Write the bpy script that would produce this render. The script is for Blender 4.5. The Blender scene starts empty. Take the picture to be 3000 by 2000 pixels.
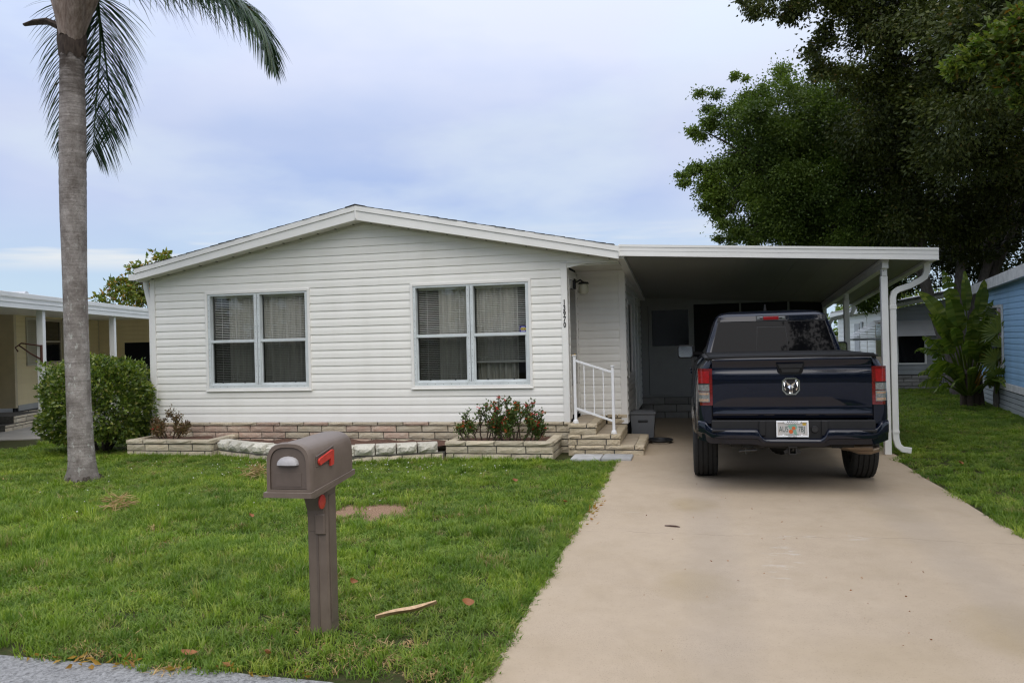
import bpy, bmesh, math, random
import numpy as np
from mathutils import Matrix, Vector
R = math.radians
rnd = random.Random(7)
scene = bpy.context.scene
col = scene.collection

# ------------------------------------------------------------------ camera
cam = bpy.data.cameras.new('camera')
cam.sensor_width = 36.0
cam.lens = 36.0 * 2327.57 / 3000.0
cam.clip_start = 0.05
cam.clip_end = 2000.0
camo = bpy.data.objects.new('camera', cam)
col.objects.link(camo)
YAW, PITCH, ROLL = 0.2218, -0.0019, -0.0248
_f = Vector((-math.sin(YAW) * math.cos(PITCH), math.cos(YAW) * math.cos(PITCH), math.sin(PITCH)))
_r = Vector((math.cos(YAW), math.sin(YAW), 0))
_u = _r.cross(_f)
_r2 = math.cos(ROLL) * _r + math.sin(ROLL) * _u
_u2 = _r2.cross(_f)
camo.matrix_world = Matrix(((_r2.x, _u2.x, -_f.x, 0), (_r2.y, _u2.y, -_f.y, 0), (_r2.z, _u2.z, -_f.z, 1.65), (0, 0, 0, 1)))
scene.camera = camo

# ------------------------------------------------------------------ world, sun, exposure
SUN_EL, SUN_AZ = R(54), R(156)          # azimuth clockwise from +Y: behind the camera, to the right
world = bpy.data.worlds.new('World')
scene.world = world
world.use_nodes = True
wn, wl = world.node_tree.nodes, world.node_tree.links
wn.clear()
def wnode(t, **k):
    n = wn.new(t)
    for a, b in k.items():
        setattr(n, a, b)
    return n
def wmath(op, a, b=None, clamp=False):
    n = wnode('ShaderNodeMath', operation=op, use_clamp=clamp)
    for i, x in enumerate((a, b)):
        if x is None:
            continue
        if isinstance(x, (int, float)):
            n.inputs[i].default_value = x
        else:
            wl.new(x, n.inputs[i])
    return n.outputs[0]
def wmix(f, a, b, blend='MIX'):
    n = wnode('ShaderNodeMix', data_type='RGBA', blend_type=blend)
    for i, x in ((0, f), (6, a), (7, b)):
        if isinstance(x, (int, float)):
            n.inputs[i].default_value = x
        elif isinstance(x, tuple):
            n.inputs[i].default_value = (*x, 1)
        else:
            wl.new(x, n.inputs[i])
    return n.outputs[2]
def wramp(f, stops):
    n = wnode('ShaderNodeValToRGB')
    e = n.color_ramp.elements
    while len(e) < len(stops):
        e.new(0.5)
    for k, (p, c) in enumerate(stops):
        e[k].position = p
        e[k].color = (c, c, c, 1) if isinstance(c, (int, float)) else (*c, 1)
    wl.new(f, n.inputs[0])
    return n.outputs[0]
wout = wnode('ShaderNodeOutputWorld')
wbg = wnode('ShaderNodeBackground')
SKY_STRENGTH = 0.1
wbg.inputs[1].default_value = SKY_STRENGTH
sky = wnode('ShaderNodeTexSky', sky_type='NISHITA', sun_disc=False)
sky.sun_elevation = SUN_EL
sky.sun_rotation = SUN_AZ
wtc = wnode('ShaderNodeTexCoord')
wsep = wnode('ShaderNodeSeparateXYZ')
wl.new(wtc.outputs['Generated'], wsep.inputs[0])
wz = wsep.outputs[2]
def wnoise(scale, sx, sz, det, rough, off=0.0):
    m = wnode('ShaderNodeMapping')
    m.inputs['Scale'].default_value = (sx, sx, sz)
    m.inputs['Location'].default_value = (off, off * 0.7, 0)
    wl.new(wtc.outputs['Generated'], m.inputs[0])
    n = wnode('ShaderNodeTexNoise')
    n.inputs['Scale'].default_value = scale
    n.inputs['Detail'].default_value = det
    n.inputs['Roughness'].default_value = rough
    wl.new(m.outputs[0], n.inputs[0])
    return n.outputs[0]
n1 = wnoise(1.9, 1.0, 2.4, 5, 0.52, 0.35)
n2 = wnoise(3.0, 1.0, 2.8, 5, 0.55, 2.2)
n3 = wnoise(2.6, 1.0, 12.0, 4, 0.55, 0.5)
# an even overcast: pale lavender cloud with blue-grey bellies, a paler band low down
t = wmath('ADD', wmath('MULTIPLY', wramp(n1, [(0.42, 0.0), (0.70, 1.0)]), 0.60),
          wmath('MULTIPLY', wramp(wz, [(0.10, 0.0), (0.19, 0.05), (0.44, 1.0)]), 0.75), clamp=True)
t = wmath('ADD', t, wmath('MULTIPLY', wramp(wmath('ADD', wsep.outputs[0], 0.5), [(0.0, 0.0), (0.15, 0.0), (0.62, 1.0)]), 0.42), clamp=True)
cloud = wmix(t, (0.385, 0.51, 0.82), (0.70, 0.745, 0.91))
cloud = wmix(wmath('MULTIPLY', wramp(n2, [(0.46, 0.0), (0.66, 1.0)]), 0.62), cloud, (0.70, 0.79, 0.90))
low = wramp(wz, [(0.0, 1.0), (0.07, 1.0), (0.17, 0.0)])
cloud = wmix(wmath('MULTIPLY', low, 0.85), cloud, (0.56, 0.72, 0.86))
band = wmath('MULTIPLY', wramp(wz, [(0.085, 0.0), (0.105, 1.0), (0.118, 1.0), (0.145, 0.0)]), wramp(n3, [(0.46, 0.0), (0.60, 1.0)]))
cloud = wmix(band, cloud, (0.84, 0.85, 0.85))
lum = wmath('ADD', 0.80, wmath('MULTIPLY', wramp(wz, [(0.25, 0.0), (1.0, 1.0)]), 0.85))
cm = wnode('ShaderNodeVectorMath', operation='SCALE')
wl.new(cloud, cm.inputs[0])
wl.new(wmath('MULTIPLY', lum, 1.0 / SKY_STRENGTH), cm.inputs['Scale'])
wl.new(wmix(0.93, sky.outputs[0], cm.outputs[0]), wbg.inputs[0])
wl.new(wbg.outputs[0], wout.inputs[0])

sl = bpy.data.lights.new('sun', 'SUN')
sl.energy = 1.5
sl.angle = R(60)
sl.color = (1.0, 0.93, 0.83)
so = bpy.data.objects.new('sun', sl)
col.objects.link(so)
_d = Vector((math.sin(SUN_AZ) * math.cos(SUN_EL), math.cos(SUN_AZ) * math.cos(SUN_EL), math.sin(SUN_EL)))
so.rotation_euler = _d.to_track_quat('Z', 'Y').to_euler()
so.location = (0, -5, 30)

scene.view_settings.view_transform = 'Standard'
scene.view_settings.look = 'None'
scene.view_settings.exposure = 0.38
scene.view_settings.gamma = 1.0
scene.view_settings.use_curve_mapping = False
scene.render.engine = 'CYCLES'
scene.cycles.use_denoising = True
scene.cycles.filter_width = 1.25
scene.cycles.adaptive_threshold = 0.006
scene.cycles.max_bounces = 8
scene.cycles.diffuse_bounces = 3
scene.cycles.glossy_bounces = 3
scene.cycles.transparent_max_bounces = 12

# ------------------------------------------------------------------ helpers
class MB:
    """collects geometry and links it as ONE mesh object"""
    def __init__(s):
        s.v, s.f, s.m, s.k = [], [], [], 0
    def add(s, vs, fs):
        o = len(s.v)
        s.v += [tuple(v) for v in vs]
        s.f += [tuple(i + o for i in f) for f in fs]
        s.m += [s.k] * len(fs)
        return s
    def box(s, x0, x1, y0, y1, z0, z1, b=0.0):
        X, Y, Z = (x0, x1), (y0, y1), (z0, z1)
        if not b:
            vs = [(X[i], Y[j], Z[k]) for i in (0, 1) for j in (0, 1) for k in (0, 1)]
            return s.add(vs, [(0, 1, 3, 2), (4, 6, 7, 5), (0, 4, 5, 1), (2, 3, 7, 6), (0, 2, 6, 4), (1, 5, 7, 3)])
        vs, ix = [], {}
        lo, hi = (x0, y0, z0), (x1, y1, z1)
        for c in [(i, j, k) for i in (0, 1) for j in (0, 1) for k in (0, 1)]:
            for a in range(3):
                p = []
                for q in range(3):
                    v = hi[q] if c[q] else lo[q]
                    if q != a:
                        v += -b if c[q] else b
                    p.append(v)
                ix[c, a] = len(vs)
                vs.append(p)
        fs = []
        def cc(a, s_, p, q):
            o = [0, 0, 0]
            o[a] = s_
            o[(a + 1) % 3] = p
            o[(a + 2) % 3] = q
            return tuple(o)
        for a in range(3):
            for sg in (0, 1):
                fs.append(tuple(ix[cc(a, sg, p, q), a] for p, q in ((0, 0), (1, 0), (1, 1), (0, 1))))
            for p in (0, 1):
                for q in (0, 1):
                    A, B = cc(a, 0, p, q), cc(a, 1, p, q)
                    fs.append((ix[A, (a + 1) % 3], ix[A, (a + 2) % 3], ix[B, (a + 2) % 3], ix[B, (a + 1) % 3]))
        for c in [(i, j, k) for i in (0, 1) for j in (0, 1) for k in (0, 1)]:
            fs.append((ix[c, 0], ix[c, 1], ix[c, 2]))
        return s.add(vs, fs)
    def prism(s, poly, ax, a, b):
        n = len(poly)
        def P(t, p):
            return (t, p[0], p[1]) if ax == 'x' else (p[0], t, p[1]) if ax == 'y' else (p[0], p[1], t)
        vs = [P(a, p) for p in poly] + [P(b, p) for p in poly]
        fs = [tuple(range(n)), tuple(range(2 * n - 1, n - 1, -1))]
        fs += [(i, (i + 1) % n, n + (i + 1) % n, n + i) for i in range(n)]
        return s.add(vs, fs)
    def grid(s, rows, closed=False):
        nr, nc = len(rows), len(rows[0])
        vs = [p for r in rows for p in r]
        fs = []
        for i in range(nr - 1):
            for j in range(nc if closed else nc - 1):
                j2 = (j + 1) % nc
                fs.append((i * nc + j, i * nc + j2, (i + 1) * nc + j2, (i + 1) * nc + j))
        return s.add(vs, fs)
    def tube(s, pts, r, n=8, cap=True, flat=1.0):
        pts = [Vector(p) for p in pts]
        rs = list(r) if isinstance(r, (list, tuple)) else [r] * len(pts)
        up = Vector((0, 0, 1))
        rows, ref = [], None
        for i, p in enumerate(pts):
            d = (pts[min(i + 1, len(pts) - 1)] - pts[max(i - 1, 0)]).normalized()
            if ref is None:
                ref = d.cross(up if abs(d.z) < 0.9 else Vector((1, 0, 0))).normalized()
            ref = (ref - d * ref.dot(d)).normalized()
            o = d.cross(ref)
            rows.append([p + rs[i] * (math.cos(2 * math.pi * k / n) * ref + flat * math.sin(2 * math.pi * k / n) * o) for k in range(n)])
        base = len(s.v)
        s.grid(rows, closed=True)
        if cap:
            m = len(rows)
            s.f.append(tuple(base + k for k in range(n)))
            s.f.append(tuple(base + (m - 1) * n + k for k in range(n - 1, -1, -1)))
            s.m += [s.k, s.k]
        return s
    def lathe(s, prof, c, ax='z', n=24):
        rows = []
        for r_, h in prof:
            row = []
            for k in range(n):
                a = 2 * math.pi * k / n
                x, y = r_ * math.cos(a), r_ * math.sin(a)
                row.append((c[0] + x, c[1] + y, c[2] + h) if ax == 'z' else (c[0] + h, c[1] + x, c[2] + y) if ax == 'x' else (c[0] + x, c[1] + h, c[2] + y))
            rows.append(row)
        return s.grid(rows, closed=True)
    def mesh(s, name, mats, smooth=None, fix=True):
        me = bpy.data.meshes.new(name)
        me.from_pydata(s.v, [], s.f)
        if not isinstance(mats, (list, tuple)):
            mats = [mats]
        for m in mats:
            me.materials.append(m)
        if len(mats) > 1:
            me.polygons.foreach_set('material_index', s.m)
        if fix:
            bm = bmesh.new()
            bm.from_mesh(me)
            bmesh.ops.recalc_face_normals(bm, faces=bm.faces)
            bm.to_mesh(me)
            bm.free()
        if smooth is not None:
            me.polygons.foreach_set('use_smooth', [True] * len(me.polygons))
            me.set_sharp_from_angle(angle=R(smooth))
        me.update()
        return me
    def build(s, name, mats, parent=None, smooth=None, fix=True, **tags):
        return link(name, s.mesh(name, mats, smooth, fix), parent, **tags)
LOCAL = set()
def par(o, p):
    o.parent = p
    if p.parent is None and p.name not in LOCAL:
        o.matrix_parent_inverse = Matrix.Translation(-p.location)
def link(name, data, parent=None, loc=None, rot=None, scale=None, label=None, cat=None, group=None, kind=None):
    o = bpy.data.objects.new(name, data)
    col.objects.link(o)
    if loc is not None:
        o.location = loc
    if rot is not None:
        o.rotation_euler = rot
    if scale is not None:
        o.scale = scale
    if parent is not None:
        par(o, parent)
    for k, v in (('label', label), ('category', cat), ('group', group), ('kind', kind)):
        if v:
            o[k] = v
    return o
def thing(name, label, cat, loc, group=None, rotz=None):
    o = link(name, None, None, loc=loc, label=label, cat=cat, group=group)
    o.empty_display_size = 0.2
    if rotz is not None:
        o.rotation_euler = (0, 0, rotz)
        LOCAL.add(o.name)
    return o
def npmesh(name, V, F, mat, smooth=False):
    """V (n,3), F (m,k) arrays -> mesh"""
    me = bpy.data.meshes.new(name)
    V = np.asarray(V, dtype=np.float32)
    F = np.asarray(F, dtype=np.int32)
    m, k = F.shape
    me.vertices.add(len(V))
    me.vertices.foreach_set('co', V.ravel())
    me.loops.add(m * k)
    me.loops.foreach_set('vertex_index', F.ravel())
    me.polygons.add(m)
    me.polygons.foreach_set('loop_start', np.arange(0, m * k, k, dtype=np.int32))
    me.polygons.foreach_set('loop_total', np.full(m, k, dtype=np.int32))
    if smooth:
        me.polygons.foreach_set('use_smooth', np.ones(m, dtype=bool))
    me.materials.append(mat)
    me.update(calc_edges=True)
    return me

# ------------------------------------------------------------------ materials
class NT:
    def __init__(s, name):
        s.m = bpy.data.materials.new(name)
        s.m.use_nodes = True
        s.n, s.l = s.m.node_tree.nodes, s.m.node_tree.links
        s.b = s.n['Principled BSDF']
        s.out = s.n['Material Output']
    def new(s, t, **k):
        n = s.n.new(t)
        for a, b in k.items():
            setattr(n, a, b)
        return n
    def put(s, sock, x):
        if isinstance(x, (int, float)):
            sock.default_value = x
        elif isinstance(x, tuple):
            sock.default_value = (*x, 1) if len(sock.default_value) == 4 and len(x) == 3 else x
        else:
            s.l.new(x, sock)
    def pos(s, scale=(1, 1, 1), kind='world', off=None):
        if kind == 'world':
            v = s.new('ShaderNodeNewGeometry').outputs['Position']
        else:
            v = s.new('ShaderNodeTexCoord').outputs['Object']
        m = s.new('ShaderNodeMapping')
        m.inputs['Scale'].default_value = scale
        s.l.new(v, m.inputs[0])
        if off is not None:
            s.l.new(off, m.inputs['Location'])
        return m.outputs[0]
    def noise(s, scale, det=4, rough=0.55, vec=None, dist=0.0):
        n = s.new('ShaderNodeTexNoise')
        n.inputs['Scale'].default_value = scale
        n.inputs['Detail'].default_value = det
        n.inputs['Roughness'].default_value = rough
        n.inputs['Distortion'].default_value = dist
        s.l.new(vec if vec is not None else s.pos(), n.inputs['Vector'])
        return n.outputs[0]
    def ramp(s, f, stops, interp='LINEAR'):
        n = s.new('ShaderNodeValToRGB')
        n.color_ramp.interpolation = interp
        e = n.color_ramp.elements
        while len(e) < len(stops):
            e.new(0.5)
        for k, (p, c) in enumerate(stops):
            e[k].position = p
            e[k].color = (c, c, c, 1) if isinstance(c, (int, float)) else (*c, 1)
        s.l.new(f, n.inputs[0])
        return n.outputs[0]
    def mix(s, f, a, b, blend='MIX'):
        n = s.new('ShaderNodeMix', data_type='RGBA', blend_type=blend)
        s.put(n.inputs[0], f)
        s.put(n.inputs[6], a)
        s.put(n.inputs[7], b)
        return n.outputs[2]
    def math(s, op, a, b=None, clamp=False):
        n = s.new('ShaderNodeMath', operation=op, use_clamp=clamp)
        s.put(n.inputs[0], a)
        if b is not None:
            s.put(n.inputs[1], b)
        return n.outputs[0]
    def orand(s):
        return s.new('ShaderNodeObjectInfo').outputs['Random']
    def bump(s, h, strength=0.3, dist=0.01):
        n = s.new('ShaderNodeBump')
        n.inputs['Strength'].default_value = strength
        n.inputs['Distance'].default_value = dist
        s.l.new(h, n.inputs['Height'])
        s.l.new(n.outputs[0], s.b.inputs['Normal'])
    def set(s, col=None, rough=None, metal=None, coat=None, spec=None, coatr=None):
        for k, v in (('Base Color', col), ('Roughness', rough), ('Metallic', metal), ('Coat Weight', coat), ('Specular IOR Level', spec), ('Coat Roughness', coatr)):
            if v is not None:
                s.put(s.b.inputs[k], v)
        return s.m
def shade(c, k):
    return tuple(x * k for x in c)
def simple(name, c, rough=0.5, metal=0.0, var=0.12, vs=3.0, bump=0.0, bs=60.0, coat=0.0, spec=0.5, rv=0.0, stretch=(1, 1, 1)):
    """a plain finish with soft mottling, optional fine relief and per-object variation"""
    t = NT(name)
    f = t.noise(vs, 5, 0.6, t.pos(stretch))
    cc = t.mix(t.ramp(f, [(0.3, 0.0), (0.7, 1.0)]), shade(c, 1 - var), shade(c, 1 + var * 0.6))
    if rv:
        cc = t.mix(t.orand(), t.mix(1.0, cc, (1 - rv, 1 - rv, 1 - rv), 'MULTIPLY'), t.mix(1.0, cc, (1 + rv, 1 + rv, 1 + rv), 'MULTIPLY'))
    r_ = t.math('ADD', rough - 0.06, t.math('MULTIPLY', t.noise(vs * 4, 3), 0.12))
    t.set(cc, r_, metal, coat, spec)
    if bump:
        t.bump(t.noise(bs, 4, 0.6), bump, 0.004)
    return t.m
# vinyl siding, trims
def vinyl(name, c, dirt=(0.55, 0.53, 0.45), amt=0.25):
    t = NT(name)
    streak = t.noise(2.2, 5, 0.6, t.pos((1.0, 1.0, 0.12)))
    mott = t.noise(9, 4, 0.6, t.pos((0.5, 0.5, 2)))
    f = t.math('MULTIPLY', t.ramp(streak, [(0.45, 0.0), (0.8, 1.0)]), amt)
    cc = t.mix(f, c, tuple(a * b for a, b in zip(c, dirt)))
    cc = t.mix(t.math('MULTIPLY', t.ramp(mott, [(0.4, 0.0), (0.7, 1.0)]), 0.05), cc, shade(c, 0.75))
    cc = t.mix(t.orand(), t.mix(1.0, cc, (0.975, 0.975, 0.97), 'MULTIPLY'), cc)
    t.set(cc, 0.42, spec=0.35)
    t.bump(t.noise(3, 3, 0.5, t.pos((0.6, 0.6, 5))), 0.05, 0.02)
    return t.m
siding_white = vinyl('white_vinyl', (0.86, 0.845, 0.79), amt=0.17)
siding_tan = vinyl('tan_vinyl', (0.80, 0.67, 0.40), amt=0.35)
siding_blue = vinyl('blue_vinyl', (0.30, 0.49, 0.68), amt=0.35)
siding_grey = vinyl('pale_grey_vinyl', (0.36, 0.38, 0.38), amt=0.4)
trim_white = simple('white_trim', (0.82, 0.805, 0.76), 0.45, var=0.05, vs=2.0, stretch=(1, 1, 0.4))
fascia_white = simple('white_fascia_metal', (0.80, 0.79, 0.75), 0.4, var=0.07, vs=1.3)
alu_white = simple('white_aluminium', (0.62, 0.66, 0.66), 0.4, var=0.10, vs=6.0)
soffit_mat = simple('soffit_vinyl', (0.66, 0.64, 0.57), 0.5, var=0.12, vs=2.5)
ceiling_mat = simple('shade_toned_ceiling_pan', (0.30, 0.30, 0.275), 0.55, var=0.12, vs=0.8)  # white pans toned grey: the carport's shade is in the colour
room_mat = simple('dim_room_wall', (0.22, 0.21, 0.19), 0.9)
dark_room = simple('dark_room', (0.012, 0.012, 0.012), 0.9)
black_plastic = simple('black_plastic', (0.018, 0.018, 0.019), 0.5, var=0.2, vs=12)
dark_line = simple('dark_gasket', (0.01, 0.01, 0.01), 0.6)
shingle_mat = simple('dark_shingle', (0.045, 0.042, 0.042), 0.9, var=0.4, vs=20, bump=0.5, bs=200)
paint_black = simple('black_paint', (0.012, 0.012, 0.012), 0.4)  # plain black for digits, lamp bracket and lettering
white_paint = simple('white_gloss_paint', (0.80, 0.80, 0.80), 0.3, var=0.06, vs=14)

def glass(name, tint=(0.9, 0.95, 0.95), refl=1.0, clear=0.9):
    """thin window pane: see-through with a mirror reflection that grows at grazing angles"""
    t = NT(name)
    t.n.remove(t.b)
    tr = t.new('ShaderNodeBsdfTransparent')
    tr.inputs[0].default_value = (*shade(tint, clear), 1)
    gl = t.new('ShaderNodeBsdfGlossy')
    gl.inputs['Roughness'].default_value = 0.015
    gl.inputs['Color'].default_value = (refl, refl, refl, 1)
    fr = t.new('ShaderNodeFresnel')
    bf = t.new('ShaderNodeNewGeometry').outputs['Backfacing']
    t.l.new(t.math('SUBTRACT', 1.5, t.math('MULTIPLY', bf, 0.83333)), fr.inputs['IOR'])   # no false inner mirror on the far face
    mx = t.new('ShaderNodeMixShader')
    t.l.new(fr.outputs[0], mx.inputs[0])
    t.l.new(tr.outputs[0], mx.inputs[1])
    t.l.new(gl.outputs[0], mx.inputs[2])
    t.l.new(mx.outputs[0], t.out.inputs[0])
    return t.m
pane_mat = glass('window_glass', (0.95, 0.95, 0.94), 0.8, 0.97)
screen_pane_mat = glass('screened_glass', (0.66, 0.67, 0.66), 0.45, 1.0)
tint_mat = None

def brick_mat(name, c, warm, grey, rv=0.22):
    t = NT(name)
    p = t.pos((1, 1, 1.4))
    a = t.noise(5, 5, 0.65, p)
    b = t.noise(38, 5, 0.7, p)
    cc = t.mix(t.ramp(a, [(0.35, 0.0), (0.68, 1.0)]), c, warm)
    cc = t.mix(t.math('MULTIPLY', t.ramp(b, [(0.5, 0.0), (0.72, 1.0)]), 0.6), cc, grey)
    cc = t.mix(t.math('MULTIPLY', t.ramp(t.noise(110, 3, 0.6, p), [(0.55, 0.0), (0.7, 1.0)]), 0.35), cc, shade(grey, 0.55))
    cc = t.mix(t.orand(), t.mix(1.0, cc, (1 - rv, 1 - rv, 1 - rv), 'MULTIPLY'), t.mix(1.0, cc, (1 + rv * 0.6, 1 + rv * 0.55, 1 + rv * 0.5), 'MULTIPLY'))
    t.set(cc, 0.9, spec=0.2)
    t.bump(b, 1.0, 0.022)
    return t.m
brick_cream = brick_mat('cream_split_block', (0.64, 0.57, 0.43), (0.55, 0.46, 0.32), (0.47, 0.44, 0.37))
brick_pink = brick_mat('pinkish_split_block', (0.60, 0.49, 0.38), (0.54, 0.36, 0.27), (0.48, 0.42, 0.35))
brick_step = brick_mat('tan_step_block', (0.62, 0.53, 0.38), (0.55, 0.45, 0.30), (0.50, 0.43, 0.33), 0.14)
brick_grey = brick_mat('grey_block', (0.34, 0.33, 0.30), (0.28, 0.27, 0.25), (0.25, 0.25, 0.24))
stone_white = brick_mat('white_wall_stone', (0.68, 0.65, 0.56), (0.60, 0.57, 0.47), (0.46, 0.44, 0.38), 0.15)
mortar_mat = simple('dark_mortar', (0.11, 0.10, 0.085), 0.95, var=0.3, vs=15)
tread_mat = simple('tan_tread_paint', (0.40, 0.33, 0.24), 0.75, var=0.18, vs=5, bump=0.2, bs=150)
paver_mat = simple('grey_paver', (0.42, 0.42, 0.41), 0.85, var=0.2, vs=7, bump=0.3, bs=140, rv=0.12)
soil_mat = simple('brown_mulch', (0.11, 0.055, 0.035), 0.95, var=0.6, vs=28, bump=0.9, bs=70)

# ground and paving
t = NT('lawn_soil')
n = t.noise(1.6, 5, 0.6)
g = t.noise(26, 4, 0.7)
cc = t.mix(t.ramp(n, [(0.35, 0.0), (0.7, 1.0)]), (0.030, 0.050, 0.012), (0.055, 0.060, 0.022))
cc = t.mix(t.ramp(g, [(0.42, 0.0), (0.75, 1.0)]), cc, (0.085, 0.060, 0.035))
sp = t.new('ShaderNodeSeparateXYZ')
t.l.new(t.new('ShaderNodeNewGeometry').outputs['Position'], sp.inputs[0])
def near(x0, y0, rx, ry):
    a = t.math('DIVIDE', t.math('SUBTRACT', sp.outputs[0], x0), rx)
    b = t.math('DIVIDE', t.math('SUBTRACT', sp.outputs[1], y0), ry)
    d = t.math('ADD', t.math('MULTIPLY', a, a), t.math('MULTIPLY', b, b))
    return t.ramp(t.math('ADD', d, t.math('MULTIPLY', t.math('SUBTRACT', t.noise(6, 4), 0.5), 0.9)), [(0.55, 1.0), (1.0, 0.0)])
bare = near(-3.08, 7.27, 0.52, 0.45)
cc = t.mix(bare, cc, t.mix(t.ramp(t.noise(60, 4, 0.7, t.pos((1, 1.6, 1))), [(0.35, 0.0), (0.65, 1.0)]), (0.15, 0.085, 0.055), (0.42, 0.28, 0.18)))
t.set(cc, 0.95, spec=0.1)
t.bump(t.noise(45, 5, 0.7), 0.8, 0.02)
ground_mat = t.m

t = NT('tan_driveway')
p = t.pos()
big = t.noise(0.55, 5, 0.6)
mid = t.noise(2.3, 5, 0.62, t.pos((1, 0.7, 1)))
fine = t.noise(90, 3, 0.7)
cc = t.mix(t.ramp(big, [(0.3, 0.0), (0.7, 1.0)]), (0.405, 0.318, 0.218), (0.465, 0.372, 0.268))
cc = t.mix(t.math('MULTIPLY', t.ramp(mid, [(0.48, 0.0), (0.75, 1.0)]), 0.35), cc, (0.315, 0.245, 0.15))
cc = t.mix(t.math('MULTIPLY', t.ramp(fine, [(0.58, 0.0), (0.70, 1.0)]), 0.42), cc, (0.20, 0.155, 0.11))
cc = t.mix(t.math('MULTIPLY', t.ramp(t.noise(38, 4, 0.75), [(0.66, 0.0), (0.72, 1.0)]), 0.5), cc, (0.12, 0.09, 0.06))
cc = t.mix(t.math('MULTIPLY', t.ramp(t.noise(5.5, 6, 0.72), [(0.42, 0.0), (0.72, 1.0)]), 0.22), cc, (0.30, 0.24, 0.17))
sp = t.new('ShaderNodeSeparateXYZ')
t.l.new(p, sp.inputs[0])
def blob(x0, y0, rx, ry, soft=0.8, nz=0.6, ns=3.0):
    a = t.math('DIVIDE', t.math('SUBTRACT', sp.outputs[0], x0), rx)
    b = t.math('DIVIDE', t.math('SUBTRACT', sp.outputs[1], y0), ry)
    d = t.math('ADD', t.math('MULTIPLY', a, a), t.math('MULTIPLY', b, b))
    return t.ramp(t.math('ADD', d, t.math('MULTIPLY', t.math('SUBTRACT', t.noise(ns, 5, 0.65), 0.5), nz * 2)), [(1 - soft, 1.0), (1.0, 0.0)])
# rust-yellow drip stains
for x0, y0, rx, ry, k in ((0.0, 7.9, 0.26, 0.42, 0.40), (-0.02, 5.35, 0.30, 0.42, 0.38), (1.75, 4.75, 0.42, 0.55, 0.38), (1.75, 7.7, 0.35, 0.45, 0.22), (0.9, 4.2, 0.5, 0.4, 0.15)):
    cc = t.mix(t.math('MULTIPLY', blob(x0, y0, rx, ry), k), cc, (0.30, 0.225, 0.11))
# grey tyre-worn bands
for x0 in (0.13, 1.8):
    cc = t.mix(t.math('MULTIPLY', blob(x0, 6.5, 0.25, 5.5, 0.95, 0.5, 2.0), 0.22), cc, (0.27, 0.235, 0.20))
# worn-through white scuffs
scuff = t.math('MULTIPLY', t.ramp(t.noise(7, 6, 0.75, t.pos((0.5, 1.6, 1))), [(0.54, 0.0), (0.64, 1.0)]), t.math('ADD', blob(0.62, 5.95, 0.17, 0.62, 0.7), t.math('MULTIPLY', blob(0.95, 6.75, 0.6, 0.12, 0.7), 0.8), clamp=True))
cc = t.mix(t.math('MULTIPLY', scuff, 0.35), cc, (0.60, 0.59, 0.56))
cc = t.mix(t.math('MULTIPLY', t.ramp(t.noise(2.1, 6, 0.8, t.pos((0.6, 2.0, 1))), [(0.66, 0.0), (0.72, 1.0)]), 0.35), cc, (0.52, 0.48, 0.43))
# hairline crack running across
wig = t.math('ADD', t.math('MULTIPLY', t.math('SUBTRACT', t.noise(1.1, 4, 0.6, t.pos((1, 0, 0))), 0.5), 0.55), 6.72)
cr = t.math('ABSOLUTE', t.math('SUBTRACT', sp.outputs[1], wig))
cc = t.mix(t.math('MULTIPLY', t.ramp(cr, [(0.0, 0.8), (0.007, 0.0)]), t.ramp(t.noise(3.0, 4, 0.7), [(0.40, 0.05), (0.60, 0.8)])), cc, (0.10, 0.08, 0.06))
# pocked, coarse patches
pock = t.math('MULTIPLY', t.ramp(t.noise(150, 2, 0.5), [(0.60, 0.0), (0.66, 1.0)]), t.ramp(t.noise(0.9, 4, 0.6), [(0.45, 0.0), (0.65, 1.0)]))
cc = t.mix(t.math('MULTIPLY', pock, 0.6), cc, (0.13, 0.10, 0.075))
t.set(cc, t.math('ADD', 0.62, t.math('MULTIPLY', mid, 0.2)), spec=0.3)
t.bump(t.math('ADD', fine, t.math('MULTIPLY', pock, -1.0)), 0.25, 0.004)
driveway_mat = t.m

def asphalt(name, c0, c1):
    t = NT(name)
    v = t.new('ShaderNodeTexVoronoi')
    v.inputs['Scale'].default_value = 62
    t.l.new(t.pos(), v.inputs['Vector'])
    cc = t.mix(t.ramp(t.noise(55, 3, 0.75), [(0.40, 0.0), (0.60, 1.0)]), shade(c0, 0.7), c1)
    cc = t.mix(t.math('MULTIPLY', v.outputs['Color'], 0.5), cc, shade(c1, 2.0))
    cc = t.mix(t.math('MULTIPLY', t.ramp(t.noise(1.3, 4), [(0.45, 0.0), (0.7, 1.0)]), 0.4), cc, shade(c0, 0.9))
    t.set(cc, 0.88, spec=0.3)
    t.bump(v.outputs['Distance'], 0.8, 0.008)
    return t.m
street_mat = asphalt('grey_asphalt', (0.125, 0.124, 0.120), (0.235, 0.233, 0.226))
slab_mat = simple('pale_concrete', (0.40, 0.37, 0.32), 0.85, var=0.2, vs=2, bump=0.2, bs=120)

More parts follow.
